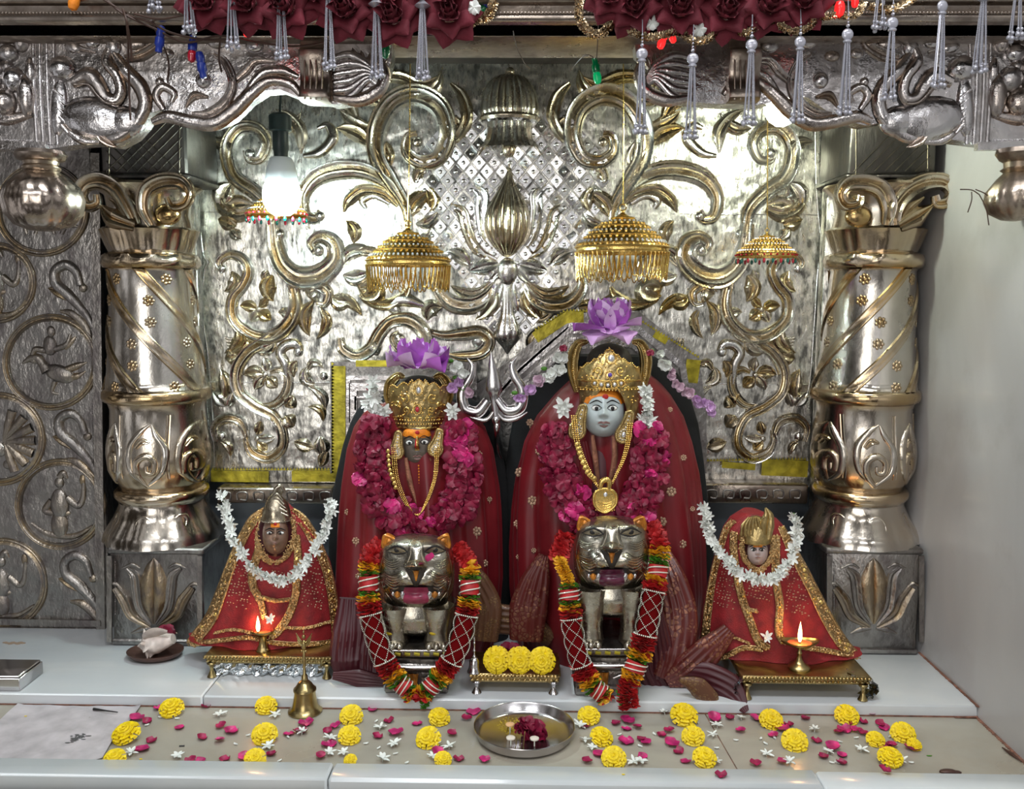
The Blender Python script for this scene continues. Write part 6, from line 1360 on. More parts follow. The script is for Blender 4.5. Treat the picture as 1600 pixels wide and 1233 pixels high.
    for sg in (-1, 1):
        b = MB(); lx = X0 + sg * 34; Yl = 1.492; zl = lambda y: P(lx, y + dy, Yl)[2]; n = 30; zz = np.linspace(zl(946), zt + .006, 16)
        R_ = np.interp(np.linspace(0, 1, 16), [0, .3, .7, .85, 1], [27, 25, 20, 21, 23]) * s_; X = np.zeros((n, 16, 3)); cx = P(lx, 985 + dy, Yl)[0]
        for i in range(n):
            a = 2 * PI * i / n
            for j in range(16): X[i, j] = (cx + R_[j] * math.cos(a) * (1 + .03 * math.sin(5 * a)), Yl + R_[j] * math.sin(a) * .9, zz[j])
        b.grid(X, closed_u=True); b.ball((cx, Yl - .010, zt + .008), (21 * s_, .020, .009), 20, 10)
        for k in (-1, 0, 1): b.ball((cx + k * .0125, Yl - .024, zt + .007), (.0075, .010, .008), 12, 8)
        b.ball((cx + sg * .006, Yl - 15 * s_, zl(968)), (.008, .003, .005), 8, 6, 1); b.ball((cx - .004, Yl - 16 * s_, zl(984 if left else 972)), (.009, .003, .004), 8, 6, 1)
        b.build('foreleg', [M['lion'], M['mustard']], t)
        b = MB(); b.tube([(cx + sg * .004, 1.575, P(lx, 940 + dy, 1.575)[2]), (cx + sg * .006, 1.58, (zt + P(lx, 940 + dy, 1.575)[2]) / 2), (cx + sg * .004, 1.578, zt + .004)], [.022, .016, .018], 14); b.build('hind_leg', M['lion'], t)
    # pedestal
    p = thing('silver_pedestal', ped['label'], 'pedestal', P(ped['x'], 1080, 1.49)[:2] + (.02,)); b = MB()
    def tier(y0, y1, half, fy, m=0, bev=.002, z1=None):
        za, zb = P(ped['x'], y0, fy)[2], (P(ped['x'], y1, fy)[2] if z1 is None else z1); cx = P(ped['x'], (y0 + y1) / 2, fy)[0]
        b.box((cx, (fy + 1.60) / 2, (za + zb) / 2), (2 * half * S(fy), 1.60 - fy, za - zb), bev=bev, m=m, g=.1)
    tp = ped['top']
    tier(tp, tp + 14, 56, 1.462, z1=zt - .010); tier(tp + 13, tp + 24, 46, 1.474); tier(tp + 22, tp + 34, 50, 1.464); tier(tp + 33, 1084, 44, 1.474, z1=.03); tier(1074, 1092, 52, 1.462, bev=.003, z1=.0202)
    b.build('plinth', M['old'], p)
    b = MB()
    for k in range(7): x = ped['x'] - 48 + k * 15; stroke(b, [(x, tp + 5.5), (x + 9, tp + 7)], [2.6, 2.6], 1.461, .5, 'bar', 6)
    b.build('yellow_inlay', M['tape'], p)
    b = MB(); stroke(b, [(ped['x'] - 50, tp + 1), (ped['x'] + 50, tp + 1)], [1.4], 1.461, .8, 'roll', 10); stroke(b, [(ped['x'] - 44, tp + 28), (ped['x'] + 44, tp + 28)], [3], 1.463, .6, 'roll', 10)
    for sg in (-1, 1): stroke(b, [(ped['x'] + sg * 10, tp + 46), (ped['x'] + sg * 24, tp + 42), (ped['x'] + sg * 34, tp + 50), (ped['x'] + sg * 26, tp + 58)], [2, 4, 4, 2], 1.473, .8, 'roll', 30)
    b.build('moulding', M['steel'], p)
    b = MB(); stroke(b, [(ped['x'] - 5, tp + 36), (ped['x'] - 5, tp + 62)], [8, 5], 1.472, .5, 'leaf', 12); stroke(b, [(ped['x'] - 18, tp + 40), (ped['x'] - 14, tp + 58)], [5, 4], 1.472, .5, 'leaf', 12); b.build('amber_inlay', M['amber'], p)
    return t
tiger(0, 0, 'silver tiger statue with a pink tongue in front of the dark-faced idol', dict(top=1016, x=650, label='tiered silver pedestal under the left tiger'), True)
tiger(306, -28, 'silver tiger statue with a dark purple tongue in front of the pale-faced idol', dict(top=1014, x=948, label='tiered silver pedestal under the right tiger'), False)
b = MB(); c = P(672, 868, 1.46); X = np.array([[(c[0] + .008 * u * math.sin(PI * (.15 + .7 * v)), 1.452 - .0015 * (1 - u * u), c[2] + .012 * (v - .5) + .002 * u) for v in np.linspace(0, 1, 6)] for u in np.linspace(-1, 1, 6)]); b.grid(X); tag(b.build('rose_petal', M['petal']), 'pink rose petal stuck below the left tiger\'s right eye', 'petal')

# ---------------------------------------------------------------- ribbon-and-pearl garlands of the tigers
def ruffle(b, path3, R, seg=2.4e-3, m=0, n=22):
    q = np.array(path3); L = np.concatenate([[0], np.cumsum(np.linalg.norm(np.diff(q, axis=0), axis=1))]); k = max(3, int(L[-1] / seg)); rn = random
    for s_ in np.linspace(0, L[-1], k):
        c = np.array([np.interp(s_, L, q[:, d]) for d in range(3)]); c2 = np.array([np.interp(min(L[-1], s_ + 1e-3), L, q[:, d]) for d in range(3)]); c1 = np.array([np.interp(max(0, s_ - 1e-3), L, q[:, d]) for d in range(3)])
        T = c2 - c1; T /= max(1e-9, np.linalg.norm(T)); T = T + np.array([rn.uniform(-.25, .25), rn.uniform(-.15, .15), rn.uniform(-.25, .25)]); T /= np.linalg.norm(T)
        U = np.cross(T, (0, 1, 0)); U /= np.linalg.norm(U); W = np.cross(T, U); V = [c]; ph = rn.uniform(0, 6)
        for i in range(n):
            a = 2 * PI * i / n; r = R * (.86 + .10 * math.sin(a * 5 + ph) + rn.uniform(-.10, .10)); V.append(c + U * math.cos(a) * r + W * math.sin(a) * r * .62 + T * (.0024 * math.sin(a * 6 + ph) + rn.uniform(-.001, .001)))
        for i in range(n):
            a = 2 * PI * i / n; V.append(c + (V[1 + i] - c) * .55 + T * .0014)
        F = [(1 + i, 1 + (i + 1) % n, 1 + n + (i + 1) % n, 1 + n + i) for i in range(n)] + [(0, 1 + n + i, 1 + n + (i + 1) % n) for i in range(n)]
        b.add(V, F, m)
def sub(path, yv, a, c, n=24):
    q = cr(path, 160); y = lerp(yv, 160); L = np.concatenate([[0], np.cumsum(np.linalg.norm(np.diff(q, axis=0), axis=1))]); ss = np.linspace(a, min(c, L[-1]), n)
    return [P(np.interp(s_, L, q[:, 0]), np.interp(s_, L, q[:, 1]), np.interp(s_, L, y)) for s_ in ss], L[-1]
def tiger_garland(label, strands, knot):
    t = thing('ribbon_garland', label, 'garland', P(knot[0], knot[1], 1.44))
    for path, yv, segs in strands:
        pos = 0
        for kind, ln, R in segs:
            R *= 1.14
            p3, tot = sub(path, yv, pos, pos + ln); pos += ln
            if kind == 'mesh':
                b = MB(); b.tube(p3, R * .84 * S(1.47), 14, flat=.7); b.build('red_core', M['core_red'], t)
                b = MB(); q = np.array(p3); n = len(q); T = np.gradient(q, axis=0); T /= np.linalg.norm(T, axis=1)[:, None]
                U = np.cross(T, (0, 1, 0)); U /= np.linalg.norm(U, axis=1)[:, None]; W = np.cross(T, U); Rm = R * S(1.47)
                for h in range(7):
                    for sg in (-1, 1):
                        pts = []
                        for i in np.linspace(0, n - 1, 60):
                            k = int(min(i, n - 2)); f_ = i - k; cc = q[k] * (1 - f_) + q[k + 1] * f_; a = h * 2 * PI / 5 + sg * i / (n - 1) * 1.25 * PI
                            pts.append(cc + U[k] * math.cos(a) * Rm + W[k] * math.sin(a) * Rm * .72)
                        beads(b, np.array(pts), .0011, .0030, nu=5, nv=4)
                for e_ in (0, n - 1): beads(b, [q[e_] + U[e_] * math.cos(a) * Rm + W[e_] * math.sin(a) * Rm * .72 for a in np.linspace(0, 2 * PI, 17)[:-1]], .0015, .0034, closed=True)
                b.build('pearl_net', M['pearl_white'], t)
            elif kind == 'spiral':
                b = MB(); b.tube(p3, R * .85 * S(1.47), 14, flat=.75); ruffle(b, p3, R * .8 * S(1.47), .004); b.build('wrapped_band', M['ruff_red'], t)
                b = MB(); q = np.array(p3); n = len(q); Rm = R * .92 * S(1.47); T = q[-1] - q[0]; T = T / np.linalg.norm(T); U = np.cross(T, (0, 1, 0)); U /= np.linalg.norm(U); W = np.cross(T, U)
                for h in range(2): b.tube([q[int(i)] + U * math.cos(i * .30 + h * 3) * Rm + W * math.sin(i * .30 + h * 3) * Rm * .8 for i in range(n)], .0011, 5)
                b.build('gold_thread', M['pearl_white'], t)
            else:
                b = MB(); ruffle(b, p3, R * S(1.47)); b.build({'red': 'red_ruffle', 'yellow': 'yellow_ruffle', 'green': 'green_ruffle'}[kind], M['ruff_' + kind], t)
    b = MB(); ruffle(b, PP([(knot[0] - 2, knot[1] - 12), (knot[0] + 3, knot[1] + 10)], 1.442), 9 * S(1.45), .003); b.build('green_knot', M['ruff_green'], t)
    return t
top = [('red', 34, 17), ('yellow', 12, 17), ('green', 9, 17), ('spiral', 22, 16), ('green', 8, 16), ('yellow', 10, 19), ('red', 22, 19)]
tail = [('red', 22, 19), ('yellow', 12, 19), ('green', 8, 18), ('spiral', 15, 15), ('green', 7, 15), ('yellow', 14, 17), ('red', 40, 17)]
ycurve = [1.54, 1.49, 1.475, 1.462, 1.45, 1.445, 1.44]
tiger_garland('red, yellow and green ribbon garland with pearl netting hung on the left tiger',
              [([(594, 852), (578, 872), (576, 910), (576, 945), (586, 990), (602, 1036), (622, 1064), (645, 1086)], ycurve, top[:6] + [('red', 20, 20), ('mesh', 76, 16)] + tail),
               ([(716, 858), (733, 884), (734, 915), (732, 945), (722, 990), (706, 1032), (684, 1062), (660, 1086)], ycurve, top[:6] + [('red', 14, 19), ('mesh', 76, 16)] + tail)], (661, 1094))
tiger_garland('red, yellow and green ribbon garland with pearl netting hung on the right tiger',
              [([(884, 838), (874, 872), (888, 910), (890, 945), (896, 990), (908, 1040), (925, 1070), (945, 1088)], ycurve, [('red', 36, 17), ('yellow', 44, 11), ('green', 8, 16), ('spiral', 16, 16), ('green', 8, 16), ('yellow', 8, 18), ('red', 14, 19), ('mesh', 74, 15)] + tail[:6] + [('red', 26, 16)]),
               ([(1018, 822), (1030, 850), (1028, 890), (1022, 920), (1014, 962), (1004, 1010), (990, 1050), (980, 1085), (990, 1122)], [1.54, 1.49, 1.475, 1.46, 1.45, 1.44, 1.43, 1.42, 1.41], [('red', 36, 17), ('yellow', 14, 18), ('green', 14, 16), ('spiral', 18, 16), ('yellow', 9, 19), ('red', 14, 20), ('mesh', 70, 16), ('red', 26, 20), ('yellow', 12, 20), ('green', 6, 17), ('spiral', 16, 17), ('yellow', 14, 18), ('red', 44, 17)])], (972, 1092))

# ---------------------------------------------------------------- low stools
def stool(label, x0, x1, yt, yb, fy, by, z0, mk, feet=True, legs=None):
    za, zb = P((x0 + x1) / 2, yt, fy)[2], z0; c = P((x0 + x1) / 2, yb, fy)
    t = thing('brass_stool', label, 'stool', (c[0], (fy + by) / 2, z0)); p0, p1 = P(x0, yt, fy), P(x1, yt, fy); wd = p1[0] - p0[0]; b = MB()
    b.box((c[0], (fy + by) / 2, za - .003), (wd, by - fy, .006), bev=.0025); b.box((c[0], (fy + by) / 2, za - .010), (wd * .97, (by - fy) * .94, .012), bev=.002)
    for sg in (-1, 1): pass
    for k in range(int(wd / .006)): b.ball((c[0] - wd / 2 + .003 + k * .006, fy, za - .003), (.0032, .003, .0032), 6, 5)
    for k in range(int(wd / .009)): b.ball((c[0] - wd * .47 + k * .009, fy + (by - fy) * .03, za - .0115), (.004, .0025, .003), 6, 5)
    b.build('top', M[mk], t)
    for sx in (-1, 1):
        for yy in (fy + .008, by - .012):
            b = MB(); h = za - .014 - z0; cx = c[0] + sx * (wd / 2 - .012); pr = [(.007, 1), (.0085, .9), (.004, .72), (.003, .5), (.0045, .35), (.007, .15), (.0085, .05), (.006, 0), (.0001, 0)]
            b.lathe([(r, z0 + h * q) for r, q in pr][::-1], (cx, yy, 0), 14); b.build('leg', M[mk if not legs else legs], t)
    return t, za
st1, z1 = stool('left brass stool with rope edging, silver foil bunched under it', 318, 520, 1026, 1064, 1.512, 1.655, .0202, 'brass')
st2, z2 = stool('right brass stool with a plain rolled edge under the right small idol', 1157, 1362, 1058, 1096, 1.452, 1.640, .0202, 'brass')
st3, z3 = stool('middle brass stool carrying three marigolds and a small silver bell', 733, 876, 1054, 1090, 1.462, 1.560, .0202, 'gold_old', legs='steel')
b = MB(); nx, nz_ = 60, 10; X = np.zeros((nx, nz_, 3))
a0, a1 = P(330, 1045, 1.53), P(510, 1045, 1.53)
for i in range(nx):
    for j in range(nz_):
        u = i / (nx - 1); v = j / (nz_ - 1); X[i, j] = (a0[0] + (a1[0] - a0[0]) * u, 1.527 + .004 * math.sin(u * 40 + v * 7) + .003 * math.sin(u * 93), .0215 + (z1 - .0365) * (1 - v) * (1 - .25 * math.sin(PI * u)) + .002 * math.sin(u * 55 + 3 * v) * (1 - v))
b.grid(X, m=0); tag(b.build('foil_sheet', M['foil']), 'crumpled silver foil hanging under the left brass stool', 'foil')
for L, lab in (([(1330, 1058), (1352, 1062), (1372, 1074), (1366, 1088), (1352, 1094)], 'clear crumpled plastic wrap at the right stool\'s right foot'), ([(1160, 1064), (1150, 1074), (1152, 1086), (1162, 1090)], 'torn silver foil at the right stool\'s left foot')):
    b = MB(); q = cr([P(x, y, 1.456) for x, y in L], 20); X = np.zeros((20, 6, 3))
    for i in range(20):
        for j in range(6): X[i, j] = q[i] + np.array([.003 * math.sin(i * 1.7 + j * 2), .006 * j, .003 * math.sin(i * 2.3 + j)]); X[i, j, 2] = max(X[i, j, 2], .0206)
    b.grid(X); tag(b.build('foil_sheet', M['foil']), lab, 'foil')

# ---------------------------------------------------------------- small veiled idols
def bead_trim(parent, sh, L, wid, name='gold_trim', sequins=0, seed=0):
    b = MB(); fn = sh.fn(.002); stroke2(b, L, wid, fn, .35, 'chan', 12 + 12 * len(L)); rn = random.Random(seed)
    q = cr(L, 40 + 30 * len(L)); w_ = lerp(wid, len(q))
    for i in range(0, len(q)):
        for k in range(2):
            x, y = q[i] + np.array([rn.uniform(-.8, .8), rn.uniform(-.5, .5)]) * w_[i]; c = fn(x, y, 1.6 + rn.uniform(0, 1.6)); r = rn.uniform(.9, 2.0) * S(1.56)
            Rm = np.array(Matrix.Rotation(rn.uniform(-.7, .7), 3, 'X') @ Matrix.Rotation(rn.uniform(-.7, .7), 3, 'Z')); b.ball(c, (r, .0006, r), 6, 4, R=Rm)
    b.build(name, M['zari'], parent)
    if sequins:
        b = MB()
        for i in rn.sample(range(len(q)), min(sequins, len(q))):
            x, y = q[i] + np.array([rn.uniform(-.6, .6), 0]) * w_[i]; r = rn.uniform(2.2, 3.6) * S(1.56); c = fn(x, y, 3.4); b.ball(c, (r, .0006, r), 12, 4, R=np.array(Matrix.Rotation(rn.uniform(-.5, .5), 3, 'X')))
        b.build('sequins', M['gold'], parent)
def netdots(parent, sh, regions, seed):
    b = MB(); rn = random.Random(seed)
    for (x0, x1, y0, y1) in regions:
        for i in range(int((x1 - x0) / 5)):
            for j in range(int((y1 - y0) / 6)):
                x = x0 + i * 5 + (j % 2) * 2.5 + 1.3 * (j % 4) + rn.uniform(-1, 1); y = y0 + j * 5 + i * 1.2 + rn.uniform(-1, 1)
                if rn.random() < .25: continue
                c = sh.front(x, y, .0012); b.ball(c, (rn.uniform(.0008, .0024), .0006, rn.uniform(.0008, .0016)), 5, 4)
    b.build('glitter_dots', M['zari_motif'], parent)
def small_idol(side):
    if side == 0:
        Yc = 1.610; bz = z1 + .0005
        t = thing('small_idol', 'small brown-faced idol, red veil and ribbed helmet crown, on the left stool', 'idol', (P(430, 1010, 1.6)[0], Yc, bz))
        rows = [(790, 424, 448), (798, 408, 460), (812, 394, 476), (840, 376, 498), (875, 360, 514), (915, 344, 523), (955, 328, 529), (990, 308, 532), (1012, 296, 533)]
    else:
        Yc = 1.575; bz = z2 + .0005
        t = thing('small_idol', 'small pale-faced idol in a red veil under a leaf-crested gold crown, on the right stool', 'idol', (P(1190, 1010, 1.58)[0], Yc, bz))
        rows = [(800, 1160, 1192), (808, 1142, 1212), (825, 1130, 1228), (855, 1120, 1245), (890, 1112, 1260), (930, 1104, 1280), (970, 1098, 1300), (1005, 1096, 1326), (1030, 1094, 1345)]
    sh = Shell(rows, Yc, [.02, .035, .045, .055, .06, .065, .07], .035, [(7, .06, 1.0 + side, 2.0), (13, .03, .5, 3)])
    b = sh.mesh(130, 50, hem=.0015); V = b.v[0]; V[:, 2] = np.maximum(V[:, 2], bz); b.build('red_veil', M['net'], t)
    if side == 0:
        bead_trim(t, sh, [(416, 796), (396, 812), (380, 840), (362, 880), (346, 925), (330, 965), (310, 992), (299, 1006)], [5, 7, 7, 7, 8, 9, 9, 8], sequins=12, seed=1)
        bead_trim(t, sh, [(456, 797), (472, 812), (490, 840), (508, 880), (518, 920), (524, 965), (526, 1004)], [5, 8, 8, 7, 7, 7, 6], sequins=14, seed=2)
        bead_trim(t, sh, [(410, 830), (404, 860), (396, 890), (396, 915), (408, 940), (414, 965)], [5, 6, 7, 6, 5, 5], seed=3)
        bead_trim(t, sh, [(464, 836), (466, 870), (464, 905), (462, 930), (452, 960), (436, 985), (424, 996)], [5, 6, 6, 6, 6, 6, 4], sequins=4, seed=4)
        bead_trim(t, sh, [(300, 1006), (345, 1000), (390, 996), (430, 1004), (480, 1006), (526, 1002)], [4, 3.5, 3.5, 3.5, 3.5, 4], seed=5); bead_trim(t, sh, [(336, 988), (365, 983), (395, 988)], [2], seed=6); bead_trim(t, sh, [(444, 980), (480, 980), (518, 970)], [2], seed=7)
        bead_trim(t, sh, [(410, 933), (432, 938), (455, 936)], [3], sequins=1, seed=8); bead_trim(t, sh, [(412, 806), (403, 840), (408, 866), (424, 880)], [3, 4, 4, 3], seed=9); bead_trim(t, sh, [(456, 806), (460, 840), (450, 866), (432, 880)], [3, 4, 4, 3], seed=10)
        netdots(t, sh, [(355, 392, 880, 965), (470, 508, 870, 970), (420, 455, 890, 930)], 3)
        cx, cy, hw, hh, Yf, fm = 430, 836, 20, 30, 1.552, 'brown_face'
        feats = HF(20) + [(-.1, -.35, .55, .4, 6), (-.5, -.35, .35, .35, 5)]
    else:
        bead_trim(t, sh, [(1146, 812), (1134, 828), (1124, 860), (1114, 900), (1106, 950), (1102, 990), (1098, 1024)], [4, 5, 5, 5, 6, 6, 6], seed=11)
        bead_trim(t, sh, [(1220, 822), (1236, 856), (1254, 890), (1272, 925), (1292, 965), (1316, 1004), (1338, 1024)], [5, 7, 8, 8, 9, 9, 6], sequins=18, seed=12)
        bead_trim(t, sh, [(1146, 830), (1146, 860), (1150, 890), (1158, 930), (1170, 965), (1184, 1000), (1200, 1012)], [6, 6, 6, 6, 6, 6, 5], sequins=6, seed=13)
        bead_trim(t, sh, [(1212, 836), (1212, 870), (1212, 905), (1218, 945), (1216, 985), (1224, 1004)], [6, 6, 6, 6, 6, 5], sequins=4, seed=14)
        bead_trim(t, sh, [(1100, 1028), (1130, 1026), (1160, 1012), (1190, 1014)], [5, 4, 4, 4], seed=15); bead_trim(t, sh, [(1250, 1010), (1290, 1016), (1340, 1026)], [4], seed=16); bead_trim(t, sh, [(1112, 1000), (1140, 994), (1170, 1004)], [1.6], seed=17)
        bead_trim(t, sh, [(1166, 952), (1182, 954)], [3], seed=18); bead_trim(t, sh, [(1158, 850), (1164, 875), (1184, 890)], [4, 4, 3], seed=19); bead_trim(t, sh, [(1206, 850), (1202, 875), (1186, 890)], [4, 4, 3], seed=20)
        netdots(t, sh, [(1116, 1146, 880, 965), (1226, 1262, 880, 980), (1164, 1206, 905, 945)], 5)
        cx, cy, hw, hh, Yf, fm = 1184, 862, 16, 21, 1.522, 'stone_face'; feats = HF(16)
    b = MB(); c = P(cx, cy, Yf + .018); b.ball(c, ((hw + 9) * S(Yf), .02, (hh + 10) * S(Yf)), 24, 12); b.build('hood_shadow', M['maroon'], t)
    fn = facefn(cx, cy, hw, hh, Yf, feats); facemesh(fn, cx, cy, hw, hh, Yf).build('face', M[fm] if side == 0 else mat('pinkish_stone_face', (.48, .38, .36), .4), t)
    eyes(t, fn, [(cx - hw * .42, cy - 3), (cx + hw * .42, cy - 3)], hw * .26, 2.4, 1.9)
    b = MB(); stroke2(b, [(cx - 7, cy - hh * .55), (cx + 7, cy - hh * .55)], [4, 4], lambda x, y, h: fn(x, y, h * .3 + 1), .3, 'roll', 12); b.build('orange_tilak', M['orange'], t)
    b = MB(); b.ball(fn(cx, cy - hh * .55, 2), (.003, .0012, .0035), 8, 6); b.build('red_tilak', M['vermilion'], t)
    b = MB(); stroke2(b, [(cx - 4, cy + hh * .45), (cx, cy + hh * .43), (cx + 4, cy + hh * .45)], [.4, 1.2, .4], lambda x, y, h: fn(x, y, h + .5), .5, 'roll', 12); b.build('lips', M['lip'], t)
    Yh = Yf + .008; s_ = S(Yh)
    if side == 0:
        c = P(432, 812, Yh); b = MB(); pr = [(24, 0), (25, 2), (23, 5), (21.5, 14), (18, 26), (12, 36), (7, 42), (1, 44)]
        b.lathe([(r * s_, q * s_) for r, q in pr], c, 60, 0, .4, mod=lambda a, j, z, r: .0012 * math.sin(a * 3 + j * 1.9) if 2 < j < 6 else 0)
        beads(b, [(c[0] + 24.5 * s_ * math.cos(a), Yh + 24.5 * s_ * math.sin(a), c[2] + .001) for a in np.linspace(0, 2 * PI, 41)[:-1]], .0013, .003, closed=True)
        for k in range(5): stroke(b, [(414 + k * 2, 806 - k * 6), (432, 800 - k * 7), (450 - k * 2, 806 - k * 6)], [1, 2, 1], Yh - .018 + k * .002, .6, 'roll', 20, .4)
        h_ = b.build('helmet_crown', M['lion'], t); b = MB()
        for k in range(5): stroke(b, [(430 + k * 1.4, 796), (428 + k * 1.8, 778), (431 + k * 2.6, 764 - 4 * math.sin(k * .8)), (440 + k * 1.2, 758 + k * 3)], [1, 3, 3, 1], Yh - .006 + .0015 * k, .8, 'roll', 30, .4)
        b.build('crest', M['lion'], h_)
    else:
        c = P(1180, 846, Yh); b = MB(); pr = [(25, 0), (27, 3), (25, 12), (22, 24), (16, 34), (8, 40), (1, 42)]
        b.lathe([(r * s_, q * s_) for r, q in pr], c, 60, 0, .7)
        for k in range(6): stroke(b, [(1158 + k * 6, 838), (1160 + k * 5.4, 822), (1170 + k * 2.4, 808)], [1, 2.2, 1], Yh - .0235 + .0012 * abs(k - 3), .8, 'roll', 24, .6, .3)
        h_ = b.build('helmet_crown', M['gold_old'], t); b = MB()
        stroke(b, [(1196, 842), (1198, 822), (1200, 806), (1196, 793)], [8, 11, 8, 1], Yh - .020, .5, 'leaf', 30); b.build('leaf_crest', M['gold_old'], h_)
    for k in range(2):
        sx = -1 if k == 0 else 1; b = MB(); rn = random.Random(40 + side * 2 + k)
        q = cr([(cx + sx * (hw + 8), cy - hh), (cx + sx * (hw + 9), cy), (cx + sx * (hw * .6), cy + hh + 6), (cx, cy + hh + 12)], 40)
        for x, y in q:
            for _ in range(3): b.ball(P(x + rn.uniform(-4, 4), y + rn.uniform(-2, 2), Yf - .010 - rn.uniform(0, .004)), (rn.uniform(.0008, .002), .0008, rn.uniform(.0008, .002)), 6, 4)
        b.build('face_border', M['zari'], t)
    return t, sh
si0, shs0 = small_idol(0); si1, shs1 = small_idol(1)
# ---------------------------------------------------------------- jasmine
def jasmine(seed, L=.0085, n_=7, droop=.3):
    rn = random.Random(seed); b = MB()
    for k in range(n_):
        a = 2 * PI * k / n_ + rn.uniform(-.2, .2); el = droop + rn.uniform(-.25, .45); W = .0016 * rn.uniform(.8, 1.3); X = np.zeros((4, 6, 3)); Lk = L * rn.uniform(.8, 1.15)
        for i in range(4):
            for j in range(6):
                u = -1 + 2 * i / 3; v = j / 5; w_ = W * math.sin(PI * (.12 + .80 * v)); r = Lk * v * math.cos(el) + .0006; h = Lk * v * math.sin(el) - .0012 * v * v + .0006 * u * u
                X[i, j] = (r * math.cos(a) - u * w_ * math.sin(a), r * math.sin(a) + u * w_ * math.cos(a), h)
        b.grid(X); X2 = X.copy(); X2[:, :, 2] -= .0004; b.grid(X2)
    b.ball((0, 0, .0008), (.0011, .0011, .001), 6, 4); b.tube([(0, 0, 0), (0, .0005, -.004)], .0006, 5); return b
jm = [jasmine(k, n_=6 + k % 3, droop=[.1, .5, .9, .3][k]).data('jasmine_flower', [M['white']], (0, 0, 0)) for k in range(4)]
def jas_garland(label, path, Y, n_, step, sp=5, sz=1.0, seed=0):
    t = thing('jasmine_garland', label, 'garland', P(path[0][0], path[0][1], Y if np.isscalar(Y) else Y[0])); q = cr(path, n_); yv = lerp(Y, n_); rn = random.Random(seed)
    b = MB(); b.tube([P(x, y, yy + .002) for (x, y), yy in zip(q, yv)], .0014, 5); b.build('string', M['green'], t)
    for i in range(n_):
        o = bpy.data.objects.new('jasmine_flower', jm[rn.randrange(4)]); sc.collection.objects.link(o); o.parent = t
        p = np.array(P(q[i][0] + rn.uniform(-sp, sp), q[i][1] + rn.uniform(-sp, sp) * .7, yv[i] - .003 - rn.uniform(0, .004))); o.location = p - np.array(t['org'])
        o.rotation_euler = (PI / 2 + rn.uniform(-.7, .7), rn.uniform(-.7, .7), rn.uniform(-.6, .6)); s_ = sz * rn.uniform(1.05, 1.5); o.scale = (s_,) * 3
    return t
jas_garland('white jasmine garland draped across the left small idol', [(348, 772), (352, 800), (360, 830), (374, 858), (392, 882), (412, 898), (436, 906), (460, 898), (480, 876), (496, 850), (508, 824), (516, 800), (514, 780)], [1.60, 1.59, 1.565, 1.545, 1.53, 1.525, 1.52, 1.525, 1.535, 1.55, 1.575, 1.59, 1.60], 84, 0, 5, 1.0, 1)
jas_garland('white jasmine garland draped across the right small idol', [(1100, 792), (1104, 820), (1114, 846), (1130, 868), (1148, 888), (1170, 900), (1196, 906), (1218, 898), (1234, 878), (1242, 852), (1244, 826), (1240, 802)], [1.60, 1.58, 1.55, 1.52, 1.505, 1.495, 1.49, 1.495, 1.505, 1.53, 1.56, 1.59], 82, 0, 5, 1.0, 2)
def loose(name, mesh, c, label, cat, group, rot, s_=1.0):
    o = bpy.data.objects.new(name, mesh); sc.collection.objects.link(o); o.location = c; o.rotation_euler = rot; o.scale = (s_,) * 3; return tag(o, label, cat, group)
loose('jasmine_flower', jm[1], shs0.front(425, 965, .010), 'jasmine flower resting on the left small idol\'s veil', 'flower', None, (PI / 2 - .4, .2, 0), 1.3)
loose('jasmine_flower', jm[1], shs1.front(1195, 992, .012), 'jasmine flower resting on the right small idol\'s lap', 'flower', None, (PI / 2 - .4, .2, 0), 1.4)
for (x, y, Y, s_, lab) in [(599, 645, 1.60, 2.3, 'white chrysanthemum left of the dark-faced idol\'s crown'), (707, 642, 1.60, 2.0, 'white chrysanthemum right of the dark-faced idol\'s crown'), (880, 636, 1.585, 2.4, 'white chrysanthemum left of the pale-faced idol\'s face')]:
    t = thing('chrysanthemum', lab, 'flower', P(x, y, Y)); 
    for k in range(4):
        o = bpy.data.objects.new('petal_whorl', jm[k]); sc.collection.objects.link(o); o.parent = t; o.location = (0, -.002 * k, 0); o.rotation_euler = (PI / 2, k * .5, 0); o.scale = (s_ * (1 - .14 * k),) * 3
jas_garland('white flower string right of the pale-faced idol\'s face', [(1008, 606), (1012, 625), (1008, 645), (1014, 662)], 1.585, 18, 0, 5, 1.3, 5)
jas_garland('white flower string at the left end above the left idol\'s shoulder', [(583, 598), (584, 612), (578, 630), (590, 640)], 1.60, 10, 0, 6, 1.5, 6)
pm = []
for k in range(3):
    b = MB()
    for q in range(9):
        a = q * 2.4; el = .15 + .12 * q; X = np.zeros((5, 5, 3)); L = .011
        for i in range(5):
            for j in range(5):
                u = -1 + i / 2; v = j / 4; w_ = .0055 * math.sin(PI * (.1 + .75 * v)); r = L * v * math.cos(el); X[i, j] = (r * math.cos(a) - u * w_ * math.sin(a), r * math.sin(a) + u * w_ * math.cos(a), L * v * math.sin(el) + .001 * u * u)
        b.grid(X)
    pm.append(b.data('pink_bloom', [M[['pink', 'white', 'lilac_pale'][k]]], (0, 0, 0)))
